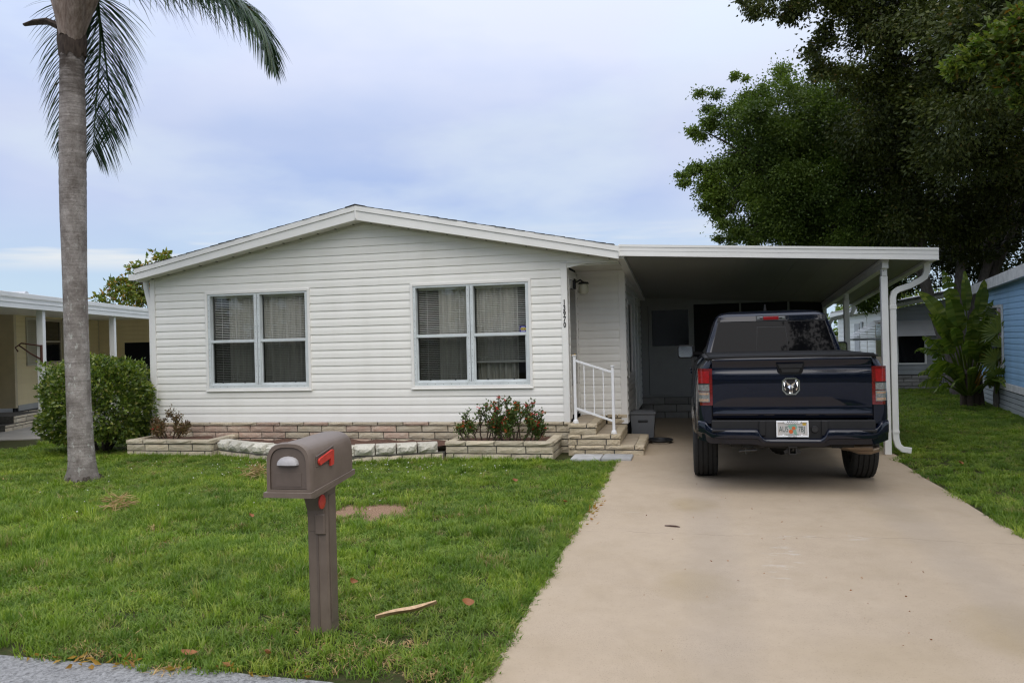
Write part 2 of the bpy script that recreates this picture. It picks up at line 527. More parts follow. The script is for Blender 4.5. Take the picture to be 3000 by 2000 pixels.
# foliage: colour varies leaf by leaf, light leaks through thin leaves
def leaf_mat(name, c0, c1, c2, trans=0.35, rough=0.45, ns=0.8, warm=None, wk=0.0, spec=0.4, inst=False, vary=0.0, lift=0.5):
    t = NT(name)
    ri = t.orand() if inst else t.new('ShaderNodeNewGeometry').outputs['Random Per Island']
    cc = t.ramp(ri, [(0.0, c0), (0.55, c1), (1.0, c2)])
    cl = t.ramp(t.noise(ns, 4, 0.6), [(0.3, 0.0), (0.7, 1.0)])
    cc = t.mix(t.math('MULTIPLY', cl, lift), cc, t.mix(1.0, cc, (2.3, 2.1, 1.3), 'MULTIPLY'))  # paler clumps by noise; in tree crowns they paint in lit foliage
    if vary:
        q = t.ramp(t.noise(2.6, 5, 0.65), [(0.33, 0.0), (0.67, 1.0)])
        cc = t.mix(t.math('MULTIPLY', vary, t.math('SUBTRACT', 1.0, q)), cc, t.mix(1.0, cc, (0.50, 0.62, 0.45), 'MULTIPLY'))
        q = t.ramp(t.noise(0.75, 4, 0.6, t.pos((1, 1, 1))), [(0.40, 0.0), (0.70, 1.0)])
        cc = t.mix(t.math('MULTIPLY', 0.55, q), cc, t.mix(1.0, cc, (1.45, 1.25, 0.95), 'MULTIPLY'))
    if warm:
        cc = t.mix(t.math('MULTIPLY', t.ramp(ri, [(1 - wk - 0.02, 0.0), (1 - wk, 1.0)]), t.ramp(t.noise(ns * 2.2, 3), [(0.45, 0.1), (0.6, 1.0)])), cc, warm)
    t.set(cc, rough, spec=spec)
    tl = t.new('ShaderNodeBsdfTranslucent')
    t.l.new(t.mix(1.0, cc, (1.4, 1.6, 0.7), 'MULTIPLY'), tl.inputs[0])
    mx = t.new('ShaderNodeMixShader')
    mx.inputs[0].default_value = trans
    t.l.new(t.b.outputs[0], mx.inputs[1])
    t.l.new(tl.outputs[0], mx.inputs[2])
    t.l.new(mx.outputs[0], t.out.inputs[0])
    return t.m
oak_leaf = leaf_mat('dark_tree_leaf', (0.025, 0.036, 0.009), (0.034, 0.046, 0.012), (0.052, 0.062, 0.016), 0.15, spec=0.22, lift=0.85, ns=0.9, warm=(0.12, 0.08, 0.02), wk=0.02)
ficus_leaf = leaf_mat('ficus_leaf', (0.046, 0.076, 0.019), (0.060, 0.096, 0.022), (0.090, 0.125, 0.031), 0.28, spec=0.25, lift=1.0, ns=0.9)
near_leaf = leaf_mat('young_tree_leaf', (0.050, 0.085, 0.018), (0.085, 0.125, 0.024), (0.15, 0.17, 0.035), 0.35, warm=(0.22, 0.11, 0.02), wk=0.05)
orange_leaf = leaf_mat('orange_tinged_leaf', (0.060, 0.095, 0.020), (0.12, 0.15, 0.03), (0.21, 0.20, 0.05), 0.35, warm=(0.36, 0.12, 0.03), wk=0.22)  # a share of the leaves is mixed towards orange
bush_leaf = leaf_mat('hedge_leaf', (0.040, 0.072, 0.014), (0.085, 0.130, 0.024), (0.19, 0.22, 0.05), 0.25, 0.36, 3.0, warm=(0.22, 0.20, 0.06), wk=0.05, spec=0.5)
thorn_leaf = leaf_mat('small_round_leaf', (0.030, 0.058, 0.014), (0.050, 0.090, 0.020), (0.10, 0.12, 0.035), 0.2, 0.4, 6.0, warm=(0.17, 0.07, 0.035), wk=0.10)
dry_leafmat = leaf_mat('reddish_leaf', (0.09, 0.06, 0.03), (0.13, 0.075, 0.04), (0.08, 0.09, 0.03), 0.15, 0.6, 6.0)
palm_leaf = leaf_mat('palm_leaflet', (0.014, 0.034, 0.020), (0.024, 0.054, 0.030), (0.045, 0.080, 0.034), 0.18, 0.4, 2.0, warm=(0.11, 0.06, 0.02), wk=0.04)
bird_leaf = leaf_mat('banana_like_leaf', (0.055, 0.090, 0.015), (0.095, 0.135, 0.022), (0.16, 0.19, 0.04), 0.3, 0.38, 1.2)
bird_dead = leaf_mat('yellowed_leaf', (0.22, 0.14, 0.03), (0.26, 0.16, 0.03), (0.20, 0.09, 0.03), 0.3, 0.6, 2.0)
grass_mat = leaf_mat('grass_blade', (0.095, 0.162, 0.032), (0.152, 0.226, 0.044), (0.245, 0.300, 0.070), 0.38, 0.5, 1.1, warm=(0.30, 0.24, 0.11), wk=0.07, spec=0.25, inst=True, vary=0.9)
drygrass_mat = leaf_mat('straw_blade', (0.30, 0.20, 0.11), (0.34, 0.25, 0.13), (0.22, 0.15, 0.08), 0.2, 0.7, 3, inst=True)
flower_white = simple('white_petal', (0.75, 0.75, 0.68), 0.7)
flower_red = simple('red_petal', (0.66, 0.02, 0.03), 0.5, var=0.3, vs=40, rv=0.3)
flower_orange = simple('orange_petal', (0.70, 0.10, 0.02), 0.5, var=0.3, vs=40)
def bark(name, c, d, sz=(6, 6, 1.5), bs=0.5, rv=0.0):
    t = NT(name)
    f = t.noise(4, 6, 0.65, t.pos(sz))
    cc = t.mix(t.ramp(f, [(0.32, 0.0), (0.68, 1.0)]), d, c)
    if rv:
        cc = t.mix(t.orand(), t.mix(1.0, cc, (1 - rv, 1 - rv, 1 - rv), 'MULTIPLY'), t.mix(1.0, cc, (1 + rv, 1 + rv, 1 + rv), 'MULTIPLY'))
    t.set(cc, 0.9, spec=0.15)
    t.bump(f, bs, 0.03)
    return t.m
bark_dark = bark('dark_bark', (0.085, 0.072, 0.058), (0.035, 0.030, 0.024))
bark_grey = bark('grey_bark', (0.20, 0.175, 0.15), (0.10, 0.085, 0.07))
stem_mat = bark('thorny_stem', (0.13, 0.10, 0.075), (0.06, 0.045, 0.035), (40, 40, 40))
# ringed palm trunk
t = NT('palm_trunk_bark')
p = t.pos((1, 1, 1))
sp = t.new('ShaderNodeSeparateXYZ')
t.l.new(p, sp.inputs[0])
z = t.math('ADD', sp.outputs[2], t.math('MULTIPLY', t.math('SUBTRACT', t.noise(2.2, 4, 0.6), 0.5), 0.10))
ringf = t.noise(2.4, 4, 0.6, t.pos((0.55, 0.55, 13.0)))
ringc = t.noise(2.0, 5, 0.65, t.pos((0.9, 0.9, 5.0)))
hi = t.ramp(z, [(0.30, 0.0), (0.42, 1.0)])
zz = t.math('DIVIDE', z, 12.0)
base = t.mix(t.ramp(t.noise(4.5, 7, 0.72, t.pos((1, 1, 0.7))), [(0.38, 0.0), (0.62, 1.0)]), (0.165, 0.142, 0.126), (0.36, 0.325, 0.30))
up = t.ramp(zz, [(0.30, 0.0), (0.42, 1.0)])
rk = t.math('MULTIPLY', t.ramp(ringf, [(0.36, 1.0), (0.52, 0.0)]), t.math('ADD', 0.05, t.math('MULTIPLY', up, 0.60)))
base = t.mix(rk, base, (0.090, 0.074, 0.062))
base = t.mix(t.math('MULTIPLY', t.ramp(ringc, [(0.50, 0.0), (0.66, 1.0)]), 0.5), base, (0.135, 0.115, 0.10))
base = t.mix(t.math('MULTIPLY', t.ramp(t.noise(22, 4, 0.7, t.pos((1, 1, 1.8))), [(0.60, 0.0), (0.68, 1.0)]), 0.5), base, (0.08, 0.068, 0.058))
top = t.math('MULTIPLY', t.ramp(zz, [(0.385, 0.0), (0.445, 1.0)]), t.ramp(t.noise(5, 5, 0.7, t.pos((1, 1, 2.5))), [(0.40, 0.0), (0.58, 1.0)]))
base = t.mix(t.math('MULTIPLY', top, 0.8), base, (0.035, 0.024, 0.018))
lich = t.math('MULTIPLY', t.ramp(t.noise(16, 5, 0.7, t.pos((1, 1, 0.6))), [(0.58, 0.0), (0.64, 1.0)]), t.ramp(zz, [(0.10, 0.9), (0.30, 0.0)]))
base = t.mix(lich, base, (0.46, 0.46, 0.42))
base = t.mix(t.math('MULTIPLY', t.ramp(zz, [(0.004, 1.0), (0.026, 0.0)]), 0.6), base, (0.06, 0.05, 0.04))
t.set(base, 0.9, spec=0.15)
t.bump(t.math('ADD', t.math('MULTIPLY', ringf, 0.6), t.noise(30, 5, 0.7, t.pos((1, 1, 0.5)))), 0.7, 0.02)
palm_bark = t.m
boot_mat = bark('palm_boot', (0.42, 0.34, 0.29), (0.20, 0.14, 0.11), (7, 7, 1.4), 0.6, 0.32)
boot_dark = bark('old_petiole', (0.10, 0.075, 0.06), (0.04, 0.03, 0.025))
# ------------------------------------------------------------------ builders for brickwork and boards
def brick_meshes(mat, tag, seed, nx=5, nz=2, rough=0.055, pull=0.10):
    """unit blocks (0..1 long, 0..1 deep from the front, 0..1 high) with a split, uneven face"""
    out = []
    for k in range(6):
        r_ = random.Random(seed * 100 + k)
        b = MB()
        rows = []
        for j in range(nz + 1):
            row = []
            for i in range(nx + 1):
                edge = i in (0, nx) or j in (0, nz)
                y = ((pull * (1.0 if i in (0, nx) or j == nz else 0.6)) if edge else 0.0) + r_.uniform(-rough, rough) * (0.45 if edge else 1.0)
                x = i / nx + (0 if i in (0, nx) else r_.uniform(-0.05, 0.05)) + (r_.uniform(0, 0.012) if i == 0 else -r_.uniform(0, 0.012) if i == nx else 0)
                z = j / nz + (r_.uniform(-0.1, 0.1) if 0 < j < nz else 0) + (r_.uniform(0, 0.05) if j == 0 else -r_.uniform(0, 0.05) if j == nz else 0)
                row.append((x, y, z))
            rows.append(row)
        b.grid(rows)
        nc = nx + 1
        o = len(b.v)
        b.v += [(0, 1, 0), (1, 1, 0), (1, 1, 1), (0, 1, 1)]
        L = [j * nc for j in range(nz + 1)]
        Rr = [j * nc + nx for j in range(nz + 1)]
        fs = [tuple([o, o + 1] + [i for i in range(nx, -1, -1)]), tuple([o + 3, o + 2] + [nz * nc + i for i in range(nx, -1, -1)]),
              tuple([o, o + 3] + L[::-1]), tuple([o + 1, o + 2] + Rr[::-1]), (o, o + 3, o + 2, o + 1)]
        b.f += fs
        b.m += [0] * len(fs)
        out.append(b.mesh(tag, mat))
    return out
BK = {'cream': brick_meshes(brick_cream, 'brick', 1), 'pink': brick_meshes(brick_pink, 'brick', 2), 'step': brick_meshes(brick_step, 'brick', 3),
      'grey': brick_meshes(brick_grey, 'brick', 4), 'stone': brick_meshes(stone_white, 'wall_stone', 5, 6, 3, 0.06, 0.26)}
def brick_run(parent, kind, p0, p1, z0, z1, L=0.41, start=0.0, depth=0.09, joint=0.012, name='brick', pick=None, cap=False):
    """one course of blocks from p0 to p1 (front face to the right of the way walked)"""
    d = Vector((p1[0] - p0[0], p1[1] - p0[1]))
    n = d.length
    d.normalize()
    ang = math.atan2(d.y, d.x)
    s = -start
    while s < n - 0.02:
        a, b = max(s, 0), min(s + L - joint, n)
        if b - a > 0.03:
            k = kind if pick is None else pick(a, z0)
            me = BK[k][rnd.randrange(6)]
            link(name, me, parent, loc=(p0[0] + d.x * a, p0[1] + d.y * a, z0), rot=(0, 0, ang), scale=(b - a, depth * rnd.uniform(0.95, 1.0), z1 - z0 - (rnd.uniform(0, 0.002) if cap else joint)))
        s += L
def wall_ys(parent, p0, dirv, L, z0, pitch, n, spans, mat, lip=0.0165, holes=(), name='siding_board', clip=None):
    """lapped boards on a wall through p0 along unit dirv; face to the right of dirv. holes: (u0,u1,z0,z1)"""
    nx, ny = dirv[1], -dirv[0]
    def w(q):                                   # profile: lapped lip, straight lower face, shallow upper cove
        return lip * (1 - 0.15 * q / 0.55) if q < 0.55 else lip * 0.85 - (q - 0.55) / 0.45 * lip * 0.72
    for k in range(n):
        a, b = z0 + k * pitch, z0 + (k + 1) * pitch
        cuts = sorted({a, b} | {z for h in holes for z in h[2:4] if a < z < b})
        for c0, c1 in zip(cuts[:-1], cuts[1:]):
            segs = [spans] if not callable(spans) else [None]
            zm = 0.5 * (c0 + c1)
            if callable(spans):
                s0, s1 = spans(c0), spans(c1)
                if s0 is None:
                    continue
                if s1 is None:
                    s1 = (0.5 * (s0[0] + s0[1]), 0.5 * (s0[0] + s0[1]))
                pieces = [(s0[0], s0[1], s1[0], s1[1])]
            else:
                pieces = [(spans[0], spans[1], spans[0], spans[1])]
            for h in holes:
                if h[2] < zm < h[3]:
                    q = []
                    for (l0, r0, l1, r1) in pieces:
                        if h[0] > max(l0, l1) and h[1] < min(r0, r1):
                            q += [(l0, h[0], l1, h[0]), (h[1], r0, h[1], r1)]
                        elif h[1] <= min(l0, l1) or h[0] >= max(r0, r1):
                            q.append((l0, r0, l1, r1))
                        elif h[0] <= l0:
                            q.append((h[1], r0, h[1], r1))
                        else:
                            q.append((l0, h[0], l1, h[0]))
                    pieces = q
            for (l0, r0, l1, r1) in pieces:
                zs = [c0] + [z for z in (a + 0.012, a + pitch * 0.55, ) if c0 < z < c1] + [c1]
                m = MB()
                rows = []
                def P(u, wd, z):
                    return (p0[0] + dirv[0] * u + nx * wd, p0[1] + dirv[1] * u + ny * wd, z)
                def lr(z):
                    f = (z - c0) / (c1 - c0)
                    return l0 + (l1 - l0) * f, r0 + (r1 - r0) * f
                lo = lr(c0)
                rows.append([P(lo[0], -0.006, c0), P(lo[1], -0.006, c0)])
                for z in zs:
                    q = lr(z)
                    rows.append([P(q[0], w((z - a) / pitch), z), P(q[1], w((z - a) / pitch), z)])
                hi = lr(c1)
                rows.append([P(hi[0], -0.006, c1), P(hi[1], -0.006, c1)])
                m.grid(rows)
                for e in (0, 1):
                    m.add([r_[e] for r_ in rows], [tuple(range(len(rows)))])
                m.build(name, mat, parent)

# ------------------------------------------------------------------ the white house
YW = 11.4
XL, XP, XR = -8.60, -1.734, -1.00           # left end, recess corner, right side wall
ZB = 0.46
PK = -4.855
def soff(x):
    return 3.505 - 0.195 * abs(x - PK)
house = thing('house', 'white single-storey house with vinyl siding, low gable roof and two wide front windows', 'house', (-4.85, 11.4, 0))
WIN = [(-7.61, -5.78, 0.951, 2.537), (-4.13, -2.265, 0.951, 2.537)]
holes = [(a - 0 + 0.02, b - 0.02, z0 + 0.02, z1 - 0.02) for a, b, z0, z1 in WIN]
PITCH_S = 0.1215
def span_front(z):
    if z < 2.745:
        return (XL + 0.06, XP - 0.05)
    h = (3.505 - z) / 0.195
    if h <= 0.02:
        return None
    return (max(XL + 0.06, PK - h), min(XR, PK + h))
wall_ys(house, (0, YW), (1, 0), 0, ZB + 0.012, PITCH_S, 25, span_front, siding_white, holes=holes)
# solid sheathing behind the boards keeps daylight out of the attic
m = MB()
m.prism([(XL + 0.02, 2.60), (XP - 0.02, 2.60), (XP - 0.02, 2.74), (XR - 0.01, 2.74), (XR - 0.01, soff(XR) - 0.02), (PK, soff(PK) - 0.02), (XL + 0.02, soff(XL) - 0.02)], 'y', YW + 0.012, YW + 0.05)
m.box(XL + 0.02, XP - 0.02, YW + 0.012, YW + 0.05, ZB, 0.9)
for a, b in ((XL + 0.02, WIN[0][0] + 0.05), (WIN[0][1] - 0.05, WIN[1][0] + 0.05), (WIN[1][1] - 0.05, XP - 0.02)):
    m.box(a, b, YW + 0.012, YW + 0.05, 0.9, 2.6)
m.build('sheathing', dark_room, house)
# corner trims
MB().box(XL - 0.012, XL + 0.075, YW - 0.028, YW + 0.05, ZB - 0.02, 2.775, 0.004).build('corner_trim', trim_white, house)
MB().box(XP - 0.088, XP + 0.004, YW - 0.028, YW + 0.07, ZB - 0.02, 2.742, 0.004).build('corner_trim', trim_white, house)
MB().box(XL + 0.08, XP - 0.09, YW - 0.022, YW + 0.004, ZB - 0.012, ZB + 0.010, 0.002).build('starter_strip', trim_white, house)
# frieze strips under the soffit
for sgn in (-1, 1):
    xe = XL if sgn < 0 else XR
    m = MB()
    m.prism([(PK, soff(PK) - 0.005), (xe, soff(xe) - 0.005), (xe, soff(xe) - 0.035), (PK, soff(PK) - 0.035)], 'y', YW - 0.024, YW + 0.002)
    m.build('frieze_trim', soffit_mat, house)
# header over the recessed entry and its ceiling
MB().box(XP + 0.006, XR, YW - 0.02, YW + 0.03, 2.742, 2.80, 0.004).box(XP + 0.006, XR + 0.02, YW - 0.03, YW + 0.0, 2.722, 2.740, 0.003).build('entry_header', trim_white, house)
MB().box(XP, XR + 0.02, YW + 0.005, 12.5, 2.70, 2.72).build('entry_ceiling', soffit_mat, house)
# recess: door wall (faces right) and back wall
wall_ys(house, (XP - 0.012, YW + 0.07), (0, 1), 0, ZB + 0.012, PITCH_S, 19, (0.0, 0.10), siding_white)
wall_ys(house, (XP - 0.012, YW + 0.07), (0, 1), 0, ZB + 0.012, PITCH_S, 19, (0.93, 1.03), siding_white)
wall_ys(house, (XP - 0.012, YW + 0.07), (0, 1), 0, ZB + 17.2 * PITCH_S, PITCH_S, 1, (0.10, 0.93), siding_white)
wall_ys(house, (XP, 12.5), (1, 0), 0, ZB - 0.03, PITCH_S, 19, (0.0, XR - XP - 0.09), siding_white)
MB().box(XR - 0.09, XR + 0.012, 12.475, 12.56, 0.30, 2.70, 0.004).build('corner_trim', trim_white, house)
MB().box(XP - 0.03, XR - 0.02, 12.515, 12.55, 0.30, 2.72).build('sheathing', dark_room, house)
MB().box(XP, XR - 0.09, 12.48, 12.51, 2.655, 2.70, 0.003).build('entry_trim', trim_white, house)
# front door in the recess side wall
door = MB().box(XP - 0.045, XP - 0.012, YW + 0.185, YW + 0.985, ZB + 0.05, 2.53, 0.003).build('front_door', trim_white, house)
MB().box(XP - 0.011, XP - 0.007, YW + 0.30, YW + 0.87, 0.95, 2.40).build('door_glass', simple('dark_door_glass', (0.01, 0.01, 0.011), 0.06, spec=0.6), door)
MB().tube([(XP - 0.01, YW + 0.27, 1.40), (XP + 0.035, YW + 0.27, 1.40)], 0.012).lathe([(0, 0.0), (0.028, 0.01), (0.028, 0.03), (0, 0.04)], (XP + 0.03, YW + 0.27, 1.40), 'x', 12).build('door_handle', simple('brass', (0.5, 0.36, 0.15), 0.3, 1.0), door, 40)
MB().box(XP - 0.012, XP + 0.008, YW + 0.165, YW + 0.183, ZB + 0.02, 2.56).box(XP - 0.012, XP + 0.008, YW + 0.987, YW + 1.005, ZB + 0.02, 2.56).box(XP - 0.012, XP + 0.008, YW + 0.183, YW + 0.987, 2.535, 2.56).build('door_frame', trim_white, house)
# porch lamp
lamp = MB().box(XP - 0.0, XP + 0.03, YW + 0.62, YW + 0.75, 2.40, 2.56, 0.006).tube([(XP + 0.02, YW + 0.685, 2.50), (XP + 0.10, YW + 0.685, 2.54), (XP + 0.15, YW + 0.685, 2.50)], 0.014).lathe([(0.0, 0.035), (0.07, 0.03), (0.085, 0.0), (0.0, -0.002)], (XP + 0.15, YW + 0.685, 2.475)).build('porch_lamp', paint_black, house, 40)
MB().lathe([(0.06, 0.0), (0.075, -0.04), (0.078, -0.12), (0.06, -0.15), (0.0, -0.155)], (XP + 0.15, YW + 0.685, 2.475)).build('lamp_shade', simple('ivory_glass', (0.55, 0.53, 0.40), 0.35), lamp, 50)
# house number 13970, one plate of digits under each other on the corner trim
def text(body, size, loc, rot, mat, parent, name, sx=1.0, ex=0.001, label=None, bold=0.0):
    c = bpy.data.curves.new(name, 'FONT')
    c.body = body
    c.size = size
    c.align_x = 'CENTER'
    c.align_y = 'CENTER'
    c.extrude = ex
    c.resolution_u = 3
    c.materials.append(mat)
    c.offset = bold
    tmp = bpy.data.objects.new(name, c)
    me = bpy.data.meshes.new_from_object(tmp)
    bpy.data.objects.remove(tmp)
    return link(name, me, parent, loc=loc, rot=rot, scale=(sx, 1, 1), label=label)
num = MB().box(XP - 0.066, XP - 0.018, YW - 0.0300, YW - 0.0282, 1.80, 2.22).build('house_number', trim_white, house)
for k, ch in enumerate('13970'):
    text(ch, 0.104, (XP - 0.042, YW - 0.0315, 2.172 - k * 0.0815), (R(90), 0, 0), paint_black, num, 'digit', 0.72, 0.0012, None, 0.004)
# right side wall beside the carport
wall_ys(house, (XR + 0.004, 12.56), (0, 1), 0, 0.31, PITCH_S, 20, (0.0, 3.66), siding_white, holes=[(0.35, 1.15, 1.0, 2.25)])
MB().box(XR - 0.03, XR - 0.004, 12.56, 16.22, 0.0, 2.75).build('sheathing', dark_room, house)
sw = MB().box(XR - 0.002, XR + 0.022, 12.87, 12.93, 1.0, 2.25).box(XR - 0.002, XR + 0.022, 13.69, 13.75, 1.0, 2.25).box(XR - 0.002, XR + 0.022, 12.93, 13.69, 2.19, 2.25).box(XR - 0.002, XR + 0.022, 12.93, 13.69, 1.0, 1.06).build('side_window', trim_white, house)
MB().box(XR, XR + 0.006, 12.93, 13.69, 1.06, 2.19).build('pane', simple('dark_side_glass', (0.012, 0.013, 0.014), 0.08, spec=0.6), sw)
for y in (14.3, 15.1):
    MB().box(XR + 0.004, XR + 0.03, y, y + 0.06, 0.35, 2.4).build('batten', trim_white, house)
# white pipe stub at the foot of the side wall
MB().tube([(XR + 0.07, 12.75, 0.10), (XR + 0.07, 12.75, 0.36), (XR + 0.10, 12.75, 0.40), (XR + 0.16, 12.75, 0.40)], 0.028, 10).build('drain_pipe', white_paint, house, 50)
# left wall, back wall
MB().box(XL - 0.008, XL + 0.02, YW + 0.05, 20.0, 0.45, 2.76).build('left_wall', siding_white, house)
MB().box(XL + 0.02, XR - 0.05, 19.97, 20.0, 0.0, 2.76).box(XL + 0.02, XR - 0.05, 16.25, 16.27, 0.0, 2.7).build('rear_wall', siding_white, house)
MB().box(XL + 0.02, XP - 0.05, YW + 0.06, 19.9, 0.40, 0.45).build('floor_deck', dark_room, house)
MB().box(XL + 0.02, XR - 0.02, 12.6, 19.9, 2.64, 2.68).build('ceiling_deck', dark_room, house)
# brick skirt: each block is its own piece
skirt = MB().box(XL - 0.02, XP + 0.0, YW + 0.0, YW + 0.07, 0.0, ZB - 0.012).box(XL, XL + 0.06, YW + 0.07, 20, 0, ZB - 0.012).build('brick_skirt', mortar_mat, house)
def pick_skirt(u, z):
    return 'pink' if (u < 4.6 and rnd.random() < 0.75 - 0.1 * u) else 'cream'
for k in range(4):
    brick_run(skirt, 'cream', (XL - 0.06, YW - 0.022), (XP + 0.004, YW - 0.022), k * 0.1005, (k + 1) * 0.1005, start=0.2 * (k % 2) + 0.05, pick=pick_skirt)
brick_run(skirt, 'cream', (XL - 0.075, YW - 0.036), (XP + 0.004, YW - 0.036), 0.402, 0.450, start=0.12, pick=pick_skirt, cap=True)
for k in range(4):
    brick_run(skirt, 'cream', (XP + 0.004, YW - 0.02), (XP + 0.004, YW + 0.08), k * 0.1005, (k + 1) * 0.1005, L=0.12, depth=0.05)
# roof
def roof_z(x):
    return 3.722 - 0.205 * abs(x - PK)
XE0, XE1, YF = -8.68, -0.955, 11.1
roof = MB()
for xe in (XE0, XE1):
    roof.prism([(PK, roof_z(PK) - 0.05), (xe, roof_z(xe) - 0.05), (xe, roof_z(xe) - 0.008), (PK, roof_z(PK) - 0.008)], 'y', YF + 0.02, 20.3)
roof = roof.build('roof', shingle_mat, house)
sh = MB()
for sgn in (-1, 1):
    for k in range(27):
        x0 = PK + sgn * (k * 0.143)
        x1 = PK + sgn * min(k * 0.143 + 0.15, 3.84)
        n = 30
        for j in range(n):
            y0 = YF - 0.015 - rnd.uniform(0, 0.012) + (0 if j == 0 else j * 0.308 + rnd.uniform(-0.02, 0.02))
            y1 = YF + (j + 1) * 0.308 - 0.004
            z0, z1 = roof_z(x0), roof_z(x1)
            th = rnd.uniform(0.006, 0.014)
            a = [(x0, y0, z0), (x1, y0, z1 + 0.001), (x1, y1, z1 + 0.001), (x0, y1, z0)]
            sh.add(a + [(p[0], p[1], p[2] + th * (0.3 if i in (0, 3) else 1)) for i, p in enumerate(a)], [(4, 5, 6, 7), (0, 1, 5, 4), (1, 2, 6, 5), (3, 0, 4, 7)])
sh.build('shingles', shingle_mat, roof, fix=False, kind='stuff')
MB().prism([(PK - 0.16, roof_z(PK + 0.16) + 0.012), (PK, roof_z(PK) + 0.018), (PK + 0.16, roof_z(PK + 0.16) + 0.012), (PK + 0.16, roof_z(PK + 0.16)), (PK, roof_z(PK)), (PK - 0.16, roof_z(PK + 0.16))], 'y', YF - 0.02, 20.3).build('ridge_cap', shingle_mat, roof)
for xe in (XE0, XE1):
    s_ = -1 if xe < PK else 1
    def fz(x, d):
        return roof_z(x) - d - (0.0 if d < 0.1 else 0.010 * abs(x - PK) * -1)
    # two-tier rake board: lower face, proud drip edge above it
    lowb = MB().prism([(PK, roof_z(PK) - 0.082), (xe, roof_z(xe) - 0.082), (xe, roof_z(xe) - 0.182), (PK, roof_z(PK) - 0.217)], 'y', YF, YF + 0.022).build('rake_board', fascia_white, house)
    MB().prism([(PK, roof_z(PK) - 0.004), (xe, roof_z(xe) - 0.004), (xe, roof_z(xe) - 0.079), (PK, roof_z(PK) - 0.079)], 'y', YF - 0.014, YF + 0.02).build('drip_edge', fascia_white, house)
    MB().prism([(PK, roof_z(PK) - 0.0785), (xe, roof_z(xe) - 0.0785), (xe, roof_z(xe) - 0.0825), (PK, roof_z(PK) - 0.0825)], 'y', YF + 0.004, YF + 0.02).build('rake_groove', simple('grey_groove', (0.25, 0.25, 0.25), 0.7) if s_ < 0 else bpy.data.materials['grey_groove'], house)
    # soffit panels with vent strips
    n = 13
    for k in range(n):
        xa, xb = PK + (xe - PK) * k / n, PK + (xe - PK) * (k + 1) / n - s_ * 0.004
        m = MB()
        m.prism([(xa, soff(xa)), (xb, soff(xb)), (xb, soff(xb) + 0.012), (xa, soff(xa) + 0.012)], 'y', YF + 0.024, YW + 0.0)
        m.build('soffit_panel', soffit_mat, house)
        m = MB()
        xm = 0.5 * (xa + xb)
        m.prism([(xm - 0.01, soff(xm) - 0.006), (xm + 0.01, soff(xm) - 0.006), (xm + 0.01, soff(xm) + 0.002), (xm - 0.01, soff(xm) + 0.002)], 'y', YW - 0.09, YW - 0.04)
        m.build('soffit_vent', dark_line, house)
MB().box(PK - 0.012, PK + 0.012, YF - 0.016, YF + 0.01, roof_z(PK) - 0.205, roof_z(PK) - 0.012, 0.003).build('peak_joint', fascia_white, house)
# left eave: gutter and downspout
g = MB()
g.grid([[(x, y, z) for x, z in ((XE0 + 0.005, 2.855), (XE0 + 0.0, 2.745), (XE0 - 0.075, 2.745), (XE0 - 0.10, 2.80), (XE0 - 0.135, 2.845), (XE0 - 0.135, 2.86), (XE0 - 0.12, 2.86), (XE0 - 0.09, 2.80), (XE0 - 0.065, 2.757), (XE0 + 0.002, 2.757))] for y in (YF + 0.03, 20.2)])
g.box(XE0 - 0.13, XE0, YF + 0.026, YF + 0.032, 2.76, 2.855)
g.build('gutter', fascia_white, house)
def spout(parent, pts, w, d, mat, name='downspout', smooth=30):
    m = MB()
    P = [Vector(p) for p in pts]
    rows = []
    for i, p in enumerate(P):
        dd = (P[min(i + 1, len(P) - 1)] - P[max(i - 1, 0)]).normalized()
        side = Vector((1, 0, 0)) if abs(dd.x) < 0.3 else Vector((dd.z, 0, -dd.x)).normalized() * (1 if dd.z < 0 else 1)
        if side.x < 0:
            side = -side
        fwd = dd.cross(side).normalized()
        c = 0.18
        rows.append([p + side * (sx * w / 2) + fwd * (sy * d / 2) for sx, sy in ((-1, -1 + c), (-1 + c, -1), (1 - c, -1), (1, -1 + c), (1, 1 - c), (1 - c, 1), (-1 + c, 1), (-1, 1 - c))])
    m.grid(rows, closed=True)
    m.f += [tuple(range(8)), tuple(range(len(m.v) - 8, len(m.v)))]
    m.m += [0, 0]
    return m.build(name, mat, parent, smooth)
spout(house, [(XE0 - 0.06, YF + 0.35, 2.76), (XE0 - 0.055, YF + 0.35, 2.66), (XL - 0.075, YF + 0.37, 2.34), (XL - 0.06, YF + 0.37, 2.26), (XL - 0.06, YF + 0.37, 0.80), (XL - 0.06, YF + 0.36, 0.72), (XL - 0.02, YF + 0.33, 0.58), (XL + 0.01, YF + 0.30, 0.50)], 0.075, 0.055, trim_white)

